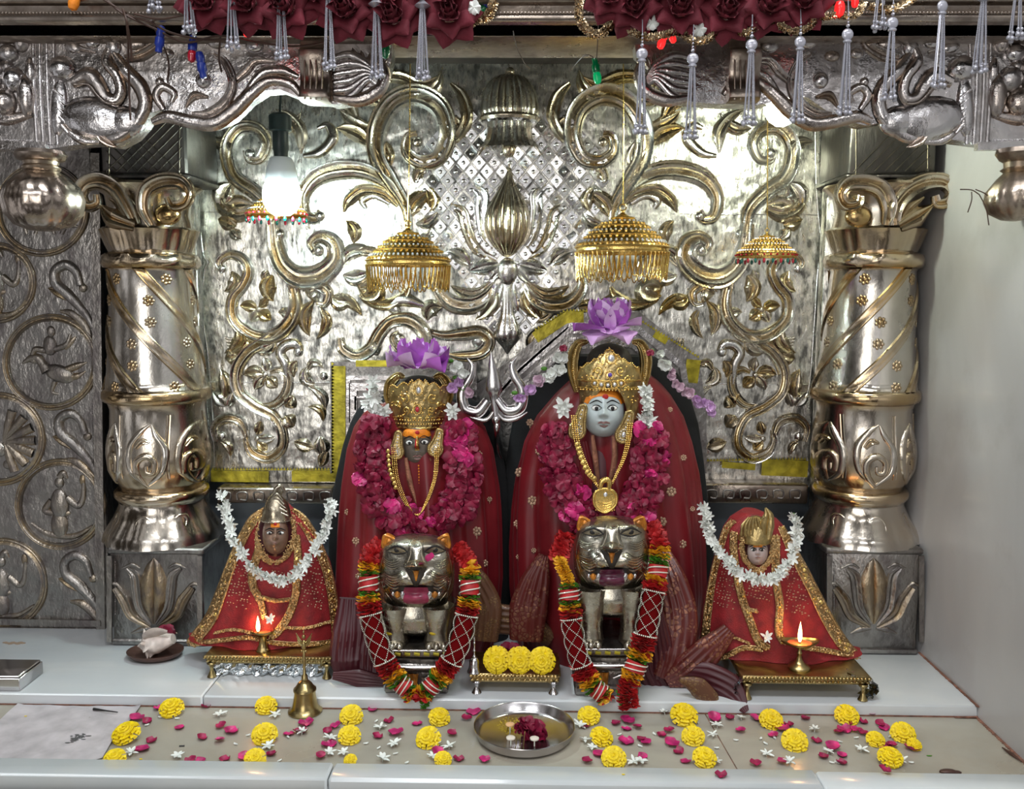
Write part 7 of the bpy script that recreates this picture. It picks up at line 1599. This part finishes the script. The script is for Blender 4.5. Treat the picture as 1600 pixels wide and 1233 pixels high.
def bloom_string(label, L, Y):
    t = thing('flower_string', label, 'flower string', P(L[0][0], L[0][1], Y)); b = MB(); q = [P(x, y, Y + .003) for x, y, k in L]; b.tube(cr(q, 40), .0008, 5); b.build('string', M['green'], t)
    for x, y, k in L:
        for r in range(2):
            o = bpy.data.objects.new('bloom', pm[k]); sc.collection.objects.link(o); o.parent = t; o.location = np.array(P(x + random.uniform(-5, 5), y + random.uniform(-5, 5), Y - .003 * r)) - np.array(t['org']); o.rotation_euler = (PI / 2 + random.uniform(-.5, .5), random.uniform(0, 6), random.uniform(-.4, .4)); o.scale = (random.uniform(.8, 1.15),) * 3
    for k in range(2):
        b = MB(); x, y, _ = L[0 if k == 0 else len(L) // 2]; b.ball(P(x - 8, y - 8, Y), (.006, .003, .004), 8, 6); b.build('leaf', M['green'], t)
bloom_string('string of white and lilac blooms right of the left idol\'s crown', [(712, 572, 1), (726, 584, 1), (720, 598, 2), (736, 612, 0), (708, 606, 2)], 1.62)
bloom_string('string of lilac and white blooms sloping up to the right idol\'s crown', [(812, 622, 2), (828, 606, 2), (842, 598, 0), (858, 584, 1), (874, 576, 1), (876, 560, 1)], 1.62)
bloom_string('string of white and pink blooms sloping down right of the right idol\'s crown', [(1026, 556, 1), (1040, 572, 1), (1052, 584, 0), (1060, 600, 0), (1074, 612, 0)], 1.66)
bloom_string('short string of lilac blooms at the black cloak\'s right shoulder', [(1092, 626, 2), (1104, 634, 2), (1114, 640, 2)], 1.68)
for x, y, lab in ((578, 606, 'small red rosebud left of the left idol\'s crown'), (880, 545, 'small red rosebud left of the right idol\'s crown'), (1016, 552, 'narrow red rosebud right of the right idol\'s crown')): loose('rosebud', bl[1], P(x, y, 1.60), lab, 'rosebud', None, (0, 0, 0), .5)

# ---------------------------------------------------------------- trident
t = thing('trident', 'grey steel trident standing between the two idols', 'trident', P(775, 720, 1.64)); Y = 1.64; s_ = S(Y); b = MB()
X = np.zeros((12, 14, 3)); 
for j, (y, w_) in enumerate(zip([548, 552, 562, 575, 590, 603, 610, 614, 618, 626, 640, 655, 668, 674], [.3, 1.5, 4, 7, 10.5, 13, 13, 10, 8, 7, 6, 5, 5, 1])):
    c = P(767 + (y - 548) * .08, y, Y)
    for i in range(12): a = 2 * PI * i / 12; X[i, j] = (c[0] + w_ * s_ * math.cos(a), Y + w_ * .45 * s_ * math.sin(a), c[2])
b.grid(X, closed_u=True); b.ball(P(775, 656, Y), (7 * s_, .006, 7 * s_), 12, 8); b.ball(P(776, 668, Y), (5 * s_, .005, 8 * s_), 12, 8); b.build('centre_blade', M['steel'], t)
for sg in (-1, 1):
    b = MB(); L = [(768 + sg * 6, 626), (768 + sg * 22, 644), (768 + sg * 42, 638), (768 + sg * 46, 612), (768 + sg * 34, 590), (768 + sg * 30, 572), (768 + sg * 38, 560)]
    if sg > 0: L = [(x + 2, y - 2) for x, y in L]
    stroke(b, L, [6, 8, 8, 7, 6, 4, .5], Y, .6, 'roll', 50); stroke(b, L, [6, 8, 8, 7, 6, 4, .5], Y, -.5, 'roll', 50)
    stroke(b, [(774, 640), (774 + sg * 14, 656), (774 + sg * 34, 654), (774 + sg * 50, 644)], [2, 3, 3, 1], Y, .8, 'roll', 30); b.build('side_prong', M['steel'], t)
b = MB(); p0, p1 = P(776, 672, 1.645), P(778, 1000, 1.645); b.tube(cr([p0, P(777, 700, 1.69), P(790, 760, 1.722), (P(795, 1000, 1.722)[0], 1.722, .0205)], 30), .005, 12); b.build('shaft', M['steel'], t)

# ---------------------------------------------------------------- oil lamps
def oil_lamp(c, kind, label, hgt, flame_h):
    t = thing('oil_lamp', label, 'oil lamp', c); cx, cy, cz = c; b = MB()
    if kind == 0: pr = [(.0001, 0), (.0125, 0), (.0125, .002), (.0105, .004), (.0075, .012), (.0070, .020), (.0085, .026), (.0095, .028), (.0001, .028)]
    else: pr = [(.0001, 0), (.0185, 0), (.019, .002), (.0175, .005), (.010, .009), (.0055, .015), (.0035, .024), (.0050, .027), (.0030, .031), (.0035, .036), (.006, .040), (.0001, .040)]
    b.lathe(pr, (cx, cy, cz), 32); b.build('stem', M['brass'], t); z = cz + pr[-1][1] - .001
    b = MB(); n, k = 40, 9; X = np.zeros((n, k, 3)); R0 = .019 if kind == 0 else .027
    for i in range(n):
        a = 2 * PI * i / n; lip = 1 + .22 * max(0, math.cos(a * 2)) ** 2 * (1 if kind else .5)
        for j in range(k):
            v = j / (k - 1); r = R0 * math.sin(v * PI / 2) * (lip if v > .4 else 1); X[i, j] = (cx + r * math.cos(a), cy + r * math.sin(a) * .75, z + .010 * (v ** 2.2) + (.002 * math.cos(a * 2) * v if kind else 0))
    b.grid(X, closed_u=True); X2 = X * 1; X2[:, :, 2] += .0012 * (1 - np.linspace(0, 1, k))[None, :]; b.grid(X2, closed_u=True); b.build('bowl', M['brass'], t)
    b = MB(); b.ball((cx, cy, z + .0065), (R0 * .8, R0 * .58, .0012), 24, 6); b.build('oil', mat('lamp_oil', (.55, .16, .06), .1, 0, coat=1), t)
    fx = cx - .006 if kind == 0 else cx - .002; fy = cy - .006; b = MB(); b.tube([(fx, fy, z + .005), (fx, fy, z + .0105)], .0014, 6); b.build('wick', M['ink'], t)
    b = MB(); H_ = flame_h; b.lathe([(.0001, 0), (.0022, .06 * H_), (.0036, .22 * H_), (.0037, .36 * H_), (.0028, .6 * H_), (.0014, .82 * H_), (.0001, H_)], (fx, fy, z + .009), 16); b.build('flame', M['flame'], t)
    l = bpy.data.lights.new('flame_light', 'POINT'); l.energy = .12; l.color = (1, .45, .15); l.shadow_soft_size = .006; lo = bpy.data.objects.new('flame_light', l); sc.collection.objects.link(lo); lo.parent = t; lo.location = (fx - cx, fy - cy - .012, z + .02 - cz)
    return t
zt = z1 + .0004; q = G(411, 1016, zt); oil_lamp((q[0], q[1], zt), 0, 'lit brass oil lamp on the left stool, short straight stem', .06, .030)
zt = z2 + .0004; q = G(1248, 1044, zt); oil_lamp((q[0], q[1], zt), 1, 'lit brass oil lamp on a slender stem, on the right stool', .06, .037)

# ---------------------------------------------------------------- bells
q = G(477, 1112, 0.0004); H_ = lambda y: P(477, y, q[1])[2]
t = thing('hand_bell', 'brass hand bell with a winged figure handle on the marble slab', 'bell', q); b = MB(); s_ = S(q[1]); dz = H_(1112) - .0004
zz = lambda y: H_(y) - dz
b.lathe([(20 * s_, .001), (27 * s_, .0005), (28 * s_, .003), (24 * s_, .006), (21 * s_, .010), (19 * s_, zz(1094)), (17.5 * s_, zz(1085)), (17 * s_, zz(1080)), (18.5 * s_, zz(1079)), (18.5 * s_, zz(1076)), (15 * s_, zz(1073)), (11 * s_, zz(1067)), (6 * s_, zz(1063)), (.0001, zz(1062))], (q[0], q[1], 0), 48); b.build('bell_cup', M['brass'], t)
b = MB(); b.lathe([(.0001, zz(1063)), (5.5 * s_, zz(1062)), (5 * s_, zz(1056)), (2.6 * s_, zz(1053)), (2.3 * s_, zz(1035)), (3 * s_, zz(1031)), (2.3 * s_, zz(1028)), (2.2 * s_, zz(1016)), (.0001, zz(1012))], (q[0], q[1], 0), 16); b.build('handle', M['brass'], t)
b = MB(); c = (q[0], q[1], zz(1008))
b.ball(c, (4 * s_, .004, 9 * s_), 12, 8); b.ball((c[0], c[1], zz(995)), (3.2 * s_, .003, 4 * s_), 10, 7); b.ball((c[0], c[1], zz(988)), (1.4 * s_, .0015, 3 * s_), 8, 6)
for sg in (-1, 1):
    for k in range(3): b.tube([(c[0] + sg * 2 * s_, c[1], zz(1010 - 3 * k)), (c[0] + sg * 8 * s_, c[1] + .001, zz(1006 - 4 * k)), (c[0] + sg * (11 + k) * s_, c[1] + .002, zz(1000 - 5 * k))], [.0014, .0017, .0006], 6)
    b.tube([(c[0] + sg * 2 * s_, c[1] - .002, zz(1005)), (c[0] + sg * 4 * s_, c[1] - .004, zz(1002)), (c[0], c[1] - .005, zz(1000))], .0011, 6)
    b.ball((c[0] + sg * 3 * s_, c[1] - .001, zz(1017)), (2.2 * s_, .003, 2.4 * s_), 8, 6)
b.build('winged_figure', M['brass'], t)
zt = z3 + .0003; q = G(741, 1050, zt); t = thing('hand_bell', 'small silver hand bell on the middle stool beside the marigolds', 'bell', (q[0], q[1], zt)); s_ = S(q[1])
b = MB(); b.lathe([(9 * s_, .0006), (11.5 * s_, 0), (11.5 * s_, .002), (9.5 * s_, .005), (8.5 * s_, .012), (8 * s_, .020), (5.5 * s_, .025), (2 * s_, .027), (.0001, .0272)], (q[0], q[1], zt), 32); b.build('bell_cup', M['steel'], t)
b = MB(); b.lathe([(.002, .026), (.0035, .028), (.0018, .030), (.0016, .036), (.0030, .038), (.0016, .040), (.0014, .050), (.0028, .052), (.0013, .054), (.0022, .058), (.0012, .061), (.0001, .064)], (q[0], q[1], zt), 16); b.build('handle', M['steel'], t)

# ---------------------------------------------------------------- conch on its dish
q = G(243, 1026, .0203); t = thing('shallow_dish', 'brown oval dish holding a conch, by the left pedestal', 'dish', (q[0], q[1], .0203)); b = MB()
b.lathe([(.0001, 0), (.036, 0), (.046, .004), (.051, .010), (.052, .013), (.050, .013), (.044, .007), (.034, .004), (.0001, .0036)], (q[0], q[1], .0203), 64, sy=.80); b.build('dish_bowl', M['dish'], t)
t = thing('conch_shell', 'white spiked conch shell lying in the brown dish', 'shell', (q[0], q[1], .025)); b = MB(); n, k = 60, 36; X = np.zeros((k, n, 3)); ax = np.array([.97, .0, .26]); ax /= np.linalg.norm(ax); up = np.array([-.26, 0, .97]); sd = np.array([0, 1, 0.])
c0_ = np.array([q[0] - .031, q[1] - .004, .0415])
for i in range(k):
    v = i / (k - 1); r = .0015 + .021 * math.sin(min(1, v * 1.9) * PI / 2) ** 1.1 * (1 - .55 * max(0, v - .55) / .45)
    for j in range(n):
        a = 2 * PI * j / n; knob = .60 * max(0, math.cos(a * 7 + v * 5)) ** 3 * math.exp(-((v - .30) / .10) ** 2) + .12 * max(0, math.cos(a * 7 + 1)) ** 4 * math.exp(-((v - .12) / .06) ** 2)
        rr = r * (1 + knob + .08 * math.sin(v * 30 + a) * (v < .35)) * (1 + .25 * math.cos(a - 4.2) * v); X[i, j] = c0_ + ax * (v * .070) + up * rr * math.sin(a) * .85 + sd * rr * math.cos(a)
b.grid(X, closed_v=True); b.f += [[b.n - n + j for j in range(n)], [b.n - k * n + j for j in range(n)][::-1]]; b.m += [0, 0]; b.build('whorl', M['conch'], t)
b = MB(); X = np.zeros((14, 8, 3))
for i in range(14):
    for j in range(8):
        u = i / 13; v = j / 7; p = c0_ + ax * (.024 + .048 * u) + up * (.010 + .020 * v * math.sin(PI * (.25 + .65 * u)) + .004 * u) + sd * (-.012 - .010 * math.sin(v * 2.4)); X[i, j] = p
b.grid(X); X[:, :, 1] += .002; b.grid(X); b.build('flared_lip', M['conch'], t)
for k in range(5):
    b = MB(); a = k * 1.25; p = c0_ + ax * .020 + up * .022 * math.sin(a + .4) + sd * .022 * math.cos(a + .4) * -1; d_ = p - (c0_ + ax * .020); d_ /= np.linalg.norm(d_)
    if p[2] < .03: continue
    b.tube([p - d_ * .006, p, p + d_ * .007], [.005, .0035, .0005], 8); b.build('spike', M['conch'], t)
loose('rose', bl[1], (q[0] + .016, q[1] + .010, .062), 'small magenta rose lying on the conch shell', 'rose', None, (.3, .2, 0), 1.15)
loose('marigold_petal_tuft', bl[0], (q[0] - .002, q[1] + .004, .060), 'tiny tuft of petals on the conch beside the rose', 'petals', None, (.6, .2, 0), .3)

# ---------------------------------------------------------------- steel plate with its offerings
q = G(819, 1150, .0003); R_ = 83 * S(q[1]); t = thing('steel_plate', 'round stainless steel plate with a raised rim on the marble slab', 'plate', (q[0], q[1], .0003)); b = MB()
b.lathe([(.0001, 0), (R_ * .88, 0), (R_ * .95, .006), (R_ * .985, .0175), (R_ * 1.0, .0185), (R_ * .995, .0195), (R_ * .965, .0178), (R_ * .925, .007), (R_ * .86, .0022), (.0001, .002)], (q[0], q[1], .0003), 96); b.build('dish', M['steel'], t); PZ = .0026
def gz(x, y, z): return G(x, y, z)
b = MB(); rn = random.Random(3)
for k in range(90): a = rn.uniform(0, 6.28); r = rn.random() ** .5; p = gz(800 + 22 * r * math.cos(a), 1134 + 14 * r * math.sin(a), PZ); b.ball((p[0], p[1], PZ), (.0016, .0014, .0009), 5, 4)
o = b.build('sandalwood_paste', M['mustard']); tag(o, 'yellow-brown sandalwood grains smeared on the steel plate', 'paste', None, 'stuff')
t = thing('rose', 'magenta rose lying in the steel plate', 'rose', gz(830, 1140, PZ))
for k, (x, y, z, s_) in enumerate([(824, 1128, .022, .9), (836, 1136, .014, 1.1), (822, 1140, .012, 1.0), (842, 1142, .010, .9), (812, 1134, .016, .6), (816, 1122, .030, .5)]):
    o = bpy.data.objects.new('petal_cluster', bl[[1, 2, 4, 1, 2, 4][k]]); sc.collection.objects.link(o); o.parent = t; p = np.array(gz(x, y + 4, z)); o.location = p - np.array(t['org']); o.rotation_euler = (k, k * 2, 0); o.scale = (s_,) * 3
for x, y, mk, lab in ((835, 1154, 'white', 'pearl-topped white stick standing in the steel plate, right one'), (798, 1153, 'white', 'white-topped stick standing in the steel plate, left one'), (797, 1132, 'orange', 'orange-topped stick in the middle of the steel plate')):
    p = gz(x, y + 12, PZ); t = thing('flower_pin', lab, 'pin', p); b = MB(); zc_ = P(x, y, p[1])[2]; b.tube([(p[0], p[1], PZ), (p[0], p[1], zc_)], .0011, 8); b.build('stalk', M['pearl_white'], t)
    b = MB(); b.ball((p[0], p[1], zc_), (.0075, .0075, .003), 16, 6); b.build('head', M['lilac_pale' if mk == 'white' else mk] if 0 else mat('cream_disc', (.72, .64, .55) if mk == 'white' else (.72, .42, .2), .4), t)
b = MB(); 
for (x, y) in [(806, 1158), (812, 1160), (818, 1158), (793, 1134)]: p = gz(x, y + 6, PZ); b.tube([p, (p[0] + .002, p[1], PZ + .022)], .0008, 5)
tag(b.build('clove_sticks', M['brass']), 'bundle of thin sticks in the steel plate between the pins', 'sticks')

# ---------------------------------------------------------------- marigolds
def marigold(seed, R=.0205):
    rn = random.Random(seed); b = MB()
    for ring in range(7):
        n_ = [15, 15, 13, 11, 9, 6, 3][ring]; rr = R * [1, .97, .84, .68, .50, .32, .12][ring]; h = R * [.30, .50, .68, .82, .92, .98, 1.0][ring]; el = [-.1, .2, .45, .7, .95, 1.2, 1.4][ring]
        for k in range(n_):
            a = 2 * PI * (k + .5 * (ring % 2) + rn.uniform(-.25, .25)) / n_; L = R * .42 * rn.uniform(.8, 1.2); W = R * .19 * rn.uniform(.9, 1.3); X = np.zeros((4, 4, 3))
            for i in range(4):
                for j in range(4):
                    u = -1 + 2 * i / 3; v = j / 3; w_ = W * (.5 + .5 * v); rad = rr - L * .6 + L * v * math.cos(el); z_ = h - L * .3 * math.sin(el) + L * v * math.sin(el) * .6 - .18 * W * (1 - abs(u)) + rn.uniform(-.0004, .0004) - .25 * L * v * v
                    X[i, j] = (rad * math.cos(a) - u * w_ * math.sin(a), rad * math.sin(a) + u * w_ * math.cos(a), max(.0004, z_))
            b.grid(X)
    b.ball((0, 0, R * .48), (R * .74, R * .74, R * .46), 16, 8); return b
mg = [marigold(k).data('marigold', [M['yellow']], (0, 0, 0)) for k in range(4)]
MG = [(269, 1107, 1, 'marigold with a green bit at the slab\'s far left corner by the paper'), (199, 1147, 1.08, 'large marigold lying on the paper\'s right edge'), (180, 1186, .8, 'half-hidden marigold behind the curb at the paper\'s corner'), (416, 1103, .9, 'marigold left of the brass hand bell'),
      (414, 1148, 1.0, 'marigold below and left of the brass hand bell'), (399, 1188, .8, 'marigold behind the curb straight below the one left of the bell'), (549, 1118, .95, 'marigold right of the brass bell, upper of a touching pair'), (546, 1150, .88, 'marigold right of the brass bell, lower of a touching pair'),
      (548, 1192, .5, 'small marigold scrap at the curb below the touching pair'), (686, 1121, .88, 'marigold in front of the left tiger\'s garland'), (670, 1154, .98, 'ragged marigold below the left tiger\'s garland, left of the plate'), (692, 1194, .65, 'flat marigold scrap at the curb left of the plate'),
      (920, 1119, .92, 'marigold against the right tiger\'s garland, nearest the plate\'s upper right'), (939, 1152, .90, 'marigold right of the steel plate, tipped on its side'), (959, 1189, .92, 'marigold at the curb right of the steel plate'), (1068, 1118, 1.12, 'wide marigold right of the right tiger\'s garland'),
      (1083, 1151, .9, 'marigold just left of the oblique slab joint'), (1100, 1186, .9, 'marigold at the curb left of the oblique joint'), (1204, 1125, .95, 'marigold below the left foot of the right stool'), (1241, 1158, 1.0, 'round marigold in the middle of the right slab'),
      (1322, 1118, .98, 'marigold below the right end of the right stool'), (1367, 1156, .72, 'flattened marigold with rose petals beside it, on the right slab'), (1410, 1146, .95, 'marigold near the right end with a green stem'), (1428, 1164, .55, 'small marigold scrap touching the rightmost big marigold'), (1390, 1188, .92, 'broken marigold at the curb on the right slab'),
      (758, 1099, .42, 'tiny marigold scrap at the step behind the plate\'s left side'), (815, 1098, .45, 'small marigold scrap at the step directly behind the plate')]
for i, (x, y, s_, lab) in enumerate(MG):
    sy = 8 * s_; p = G(x, min(y + sy, 1192), .0004); p = (p[0], p[1], .0065 * s_); loose('marigold', mg[i % 4], p, lab, 'marigold', 'yellow marigolds strewn on the slab', (.5 + random.uniform(-.15, .2), random.uniform(-.25, .25), 0), s_ * .86)
for k, (x, lab) in enumerate(((777, 'marigold on the middle stool beside the silver bell'), (812, 'marigold on the middle stool, middle of the three'), (846, 'marigold on the middle stool, right end of the three'))):
    p = G(x, 1040, z3 + .0003); loose('marigold', mg[k], (p[0], 1.478, z3 + .019), lab, 'marigold', 'marigolds on the middle stool', (1.25, 0, 0), .98)
o = loose('rose', bl[1], (G(797, 1008, z3)[0], 1.515, z3 + .017), 'magenta rose behind the marigolds on the middle stool', 'rose', None, (.2, .4, 0), 1.3)

# ---------------------------------------------------------------- rose petals, jasmine and slivers strewn on the slab
def petal_mesh(seed):
    rn = random.Random(seed); b = MB(); X = np.zeros((8, 7, 3)); L, W = .0135, .0085; cu, tw = rn.uniform(.0015, .0045), rn.uniform(-.3, .3)
    for i in range(8):
        for j in range(7):
            u = -1 + 2 * i / 7; v = j / 6; w_ = W * math.sin(PI * (.10 + .74 * v)) ** .8; X[i, j] = (u * w_, L * (v - .5), .0006 + cu * (u * u * .8 + (v - .4) ** 2 * 1.5) + tw * u * v * .004 + .0004 * math.sin(u * 6 + v * 5))
    X[:, :, 2] -= X[:, :, 2].min() - .0002; b.grid(X); X2 = X.copy(); X2[:, :, 2] += .0004; b.grid(X2); return b
M['petal_dark'] = mat('dark_rose_petal', (.33, .008, .07), .45, 0, .4, 80)
pt = [petal_mesh(k).data('rose_petal', [M['petal'] if k % 2 else M['petal_dark']], (0, 0, 0)) for k in range(6)]
RP = [(322, 1105), (213, 1122), (230, 1129), (281, 1138), (345, 1134), (362, 1144), (316, 1154), (343, 1156), (236, 1159), (222, 1172), (298, 1188), (312, 1190), (352, 1188), (383, 1183), (448, 1102), (451, 1148), (466, 1142), (478, 1132), (474, 1144), (524, 1134), (512, 1144), (514, 1165), (501, 1181), (582, 1110), (608, 1128), (618, 1145), (590, 1152), (652, 1132), (706, 1146), (686, 1178), (716, 1188), (757, 1187), (752, 1101), (740, 1114), (729, 1122), (247, 1108), (424, 1180),
      (981, 1126), (962, 1132), (978, 1140), (996, 1136), (978, 1160), (1002, 1157), (1010, 1160), (915, 1136), (937, 1180), (917, 1189), (1004, 1184), (1035, 1150), (1049, 1161), (1061, 1176), (1071, 1191), (1045, 1141), (1117, 1123), (1140, 1123), (1157, 1141), (1126, 1213), (1183, 1124), (1181, 1195),
      (1271, 1111), (1258, 1124), (1222, 1138), (1232, 1134), (1208, 1149), (1311, 1144), (1320, 1142), (1324, 1134), (1336, 1140), (1347, 1129), (1358, 1114), (1375, 1131), (1382, 1139), (1275, 1159), (1302, 1167), (1286, 1184), (1316, 1181), (1394, 1164), (1424, 1171), (1382, 1204), (1222, 1190), (1314, 1202), (1380, 1166), (1348, 1145)]
def zone(x):
    for lim, s_ in ((330, 'left end of the slab beside the paper'), (500, 'slab around the brass hand bell'), (640, 'slab between the brass bell and the left tiger\'s garland'), (850, 'slab just left of the steel plate'), (1090, 'slab between the steel plate and the oblique joint'), (1250, 'right slab just past the oblique joint')):
        if x < lim: return s_
    return 'right part of the right slab below the right stool'
for i, (x, y) in enumerate(RP):
    onc = y > 1203; z = .0125 if onc else .0006 + (.003 if i % 3 == 1 else 0); p = G(x, min(y, 1193) if not onc else y, z)
    s_ = {1: 1.5}.get(i % 4, 1.05); lab = 'lone magenta rose petal on the white curb' if onc else 'loose magenta rose petal on the ' + zone(x)
    loose('rose_petal', pt[i % 6], p, lab, 'petal', 'rose petals on the ' + ('curb' if onc else zone(x)), (random.uniform(-.12, .12), random.uniform(-.2, .2), random.uniform(0, 6.28)), s_)
JM = [(344, 1118), (205, 1178), (278, 1183), (430, 1119), (419, 1168), (472, 1146), (516, 1155), (594, 1138), (616, 1164), (598, 1188), (536, 1178), (702, 1168), (676, 1184), (515, 1178), (906, 1135), (914, 1158), (925, 1170), (1038, 1115), (1120, 1135), (1113, 1150), (1158, 1123), (1118, 1196), (1002, 1196), (1198, 1180), (1228, 1110), (1273, 1142), (1294, 1176), (1346, 1173), (1407, 1200), (1234, 1198), (680, 1166), (990, 1196)]
for i, (x, y) in enumerate(JM):
    p = G(x, min(y, 1192), .0022); loose('jasmine_flower', jm[i % 4 if i % 4 != 2 else 0], (p[0], p[1], .0045), 'white jasmine flower fallen on the ' + zone(x), 'jasmine flower', 'jasmine flowers on the ' + zone(x), (random.uniform(-.15, .15), random.uniform(-.15, .15), random.uniform(0, 6)), random.uniform(1.1, 1.45))
sm = petal_mesh(20).data('white_sliver', [M['white']], (0, 0, 0))
SL = [(250, 1122), (277, 1124), (230, 1134), (388, 1150), (368, 1164), (450, 1153), (437, 1190), (572, 1163), (592, 1170), (618, 1179), (636, 1193), (588, 1128), (1022, 1148), (968, 1149), (1000, 1167), (1150, 1158), (1189, 1155), (1210, 1154), (1120, 1170), (1090, 1130), (1308, 1195), (1338, 1154), (1390, 1152), (1424, 1196), (1312, 1160), (1300, 1195), (1196, 1163), (515, 1098), (860, 1108)]
for i, (x, y) in enumerate(SL):
    p = G(x, min(y, 1193), .0006); o = loose('white_sliver', sm, p, 'thin white petal sliver on the ' + zone(x), 'petal', 'white slivers on the ' + zone(x), (0, 0, random.uniform(0, 6)), 1); o.scale = (.22, .6, .5)

# ---------------------------------------------------------------- paper, burnt match, steel corner
b = MB(); nx, ny = 60, 30; c = [G(34, 1098, 0), G(224, 1098, 0), G(158, 1190, 0), G(-70, 1190, 0)]; X = np.zeros((nx, ny, 3))
def bil(u, v): return [(1 - v) * ((1 - u) * c[0][k] + u * c[1][k]) + v * ((1 - u) * c[3][k] + u * c[2][k]) for k in (0, 1)]
for i in range(nx):
    for j in range(ny):
        u, v = i / (nx - 1), j / (ny - 1); x, y = bil(u, v); y = min(y, 1.441); x += .003 * math.sin(v * 7) * (u > .9); X[i, j] = (x, y, .0014 + .0009 * math.sin(u * 9 + v * 5) * math.sin(v * 11 + u * 3) + .0007 * math.sin(u * 31) * math.sin(v * 17) + (.0035 * max(0, (u - .93) / .07) ** 2) + (.003 * max(0, (.05 - u) / .05)))
b.grid(X); tag(b.build('stained_paper', M['paper']), 'crumpled stained pinkish-grey paper sheet on the slab at the left', 'paper')
b = MB(); p0, p1 = G(146, 1108, .004), G(184, 1113, .004); b.tube([p0, (p0[0] * .5 + p1[0] * .5, p0[1] * .5 + p1[1] * .5, .004), p1], [.0024, .0012, .0008], 6); tag(b.build('burnt_match', M['ink']), 'burnt black matchstick on the stained paper', 'match')
b = MB(); 
for k in range(34): p = G(122 + 2.2 * (k % 9) - 9 + random.uniform(-9, 9), 1156 - 1.1 * (k % 9) + random.uniform(-4, 4), .004); b.ball((p[0], p[1], .0026), (.0022 + .003 * random.random(), .0015, .0004), 6, 4)
tag(b.build('soot_smear', mat('soot', (.10, .10, .10), .8)), 'dark soot smear on the stained paper', 'soot', None, 'stuff')
for x, y, k, lab in ((40, 1119, 0, 'tiny yellow petal bit on the stained paper'), (220, 1186, 0, 'tiny yellow petal bit beside the marigold at the curb'), (974, 1210, 0, 'tiny yellow petal bit on the white curb'), (1010, 1110, 0, '')):
    if lab: p = G(x, y, .013 if y > 1203 else .004 if x < 100 else .001); b = MB(); b.ball(p, (.003, .0014, .0006), 8, 4); tag(b.build('petal_bit', M['yellow']), lab, 'petal')
b = MB(); p = G(1470, 1197, .0); b.ball((p[0], 1.262, .004), (.014, .006, .004), 10, 6); b.ball((p[0] + .012, 1.262, .003), (.008, .004, .003), 10, 6); tag(b.build('dried_leaf', M['dish']), 'brown dried scrap at the curb on the right', 'dried leaf')
b = MB(); p0, p1 = G(1566, 1168, .003), G(1596, 1190, .003); b.tube([p0, ((p0[0] + p1[0]) / 2, (p0[1] + p1[1]) / 2 + .003, .003), p1], [.001, .0028, .001], 6); tag(b.build('twig', M['dish']), 'thin dark twig near the right wall', 'twig')
b = MB(); p = G(1452, 1181, .001); b.ball((p[0], p[1], .0012), (.005, .0015, .0008), 8, 4); tag(b.build('green_leaf', M['green']), 'small green leaf bit right of the marigolds', 'leaf')
b = MB(); p = G(284, 1166, .001); b.tube([(p[0] - .004, p[1], .0012), (p[0] + .004, p[1] + .001, .0012)], .0012, 5); tag(b.build('burnt_wick', M['ink']), 'black burnt wick bit on the left of the slab', 'wick')
q = G(36, 1095, .0203); t = thing('steel_casket', 'corner of a grey steel box cut by the left edge', 'box', (q[0] - .06, 1.50, .0203)); b = MB()
b.box((q[0] - .105, 1.4895, .0315), (.16, .075, .022), bev=.001); b.build('casket_body', M['steel'], t); b = MB(); b.box((q[0] - .105, 1.4895, .0445), (.156, .071, .004), bev=.0015); b.build('lid', M['steel'], t)
b = MB()
for k in range(8): a = (P(-10 + k * 7, 1000, 1.56)); b.ball(G(8 + k * 4, 1004 + k % 3, .0205), (.006, .004, .0012), 8, 4)
tag(b.build('ash_smear', mat('ash', (.28, .20, .14), .9)), 'brown ash smear at the foot of the medallion wall', 'ash', None, 'stuff')
for o in bpy.data.objects:
    if 'org' in o: del o['org']
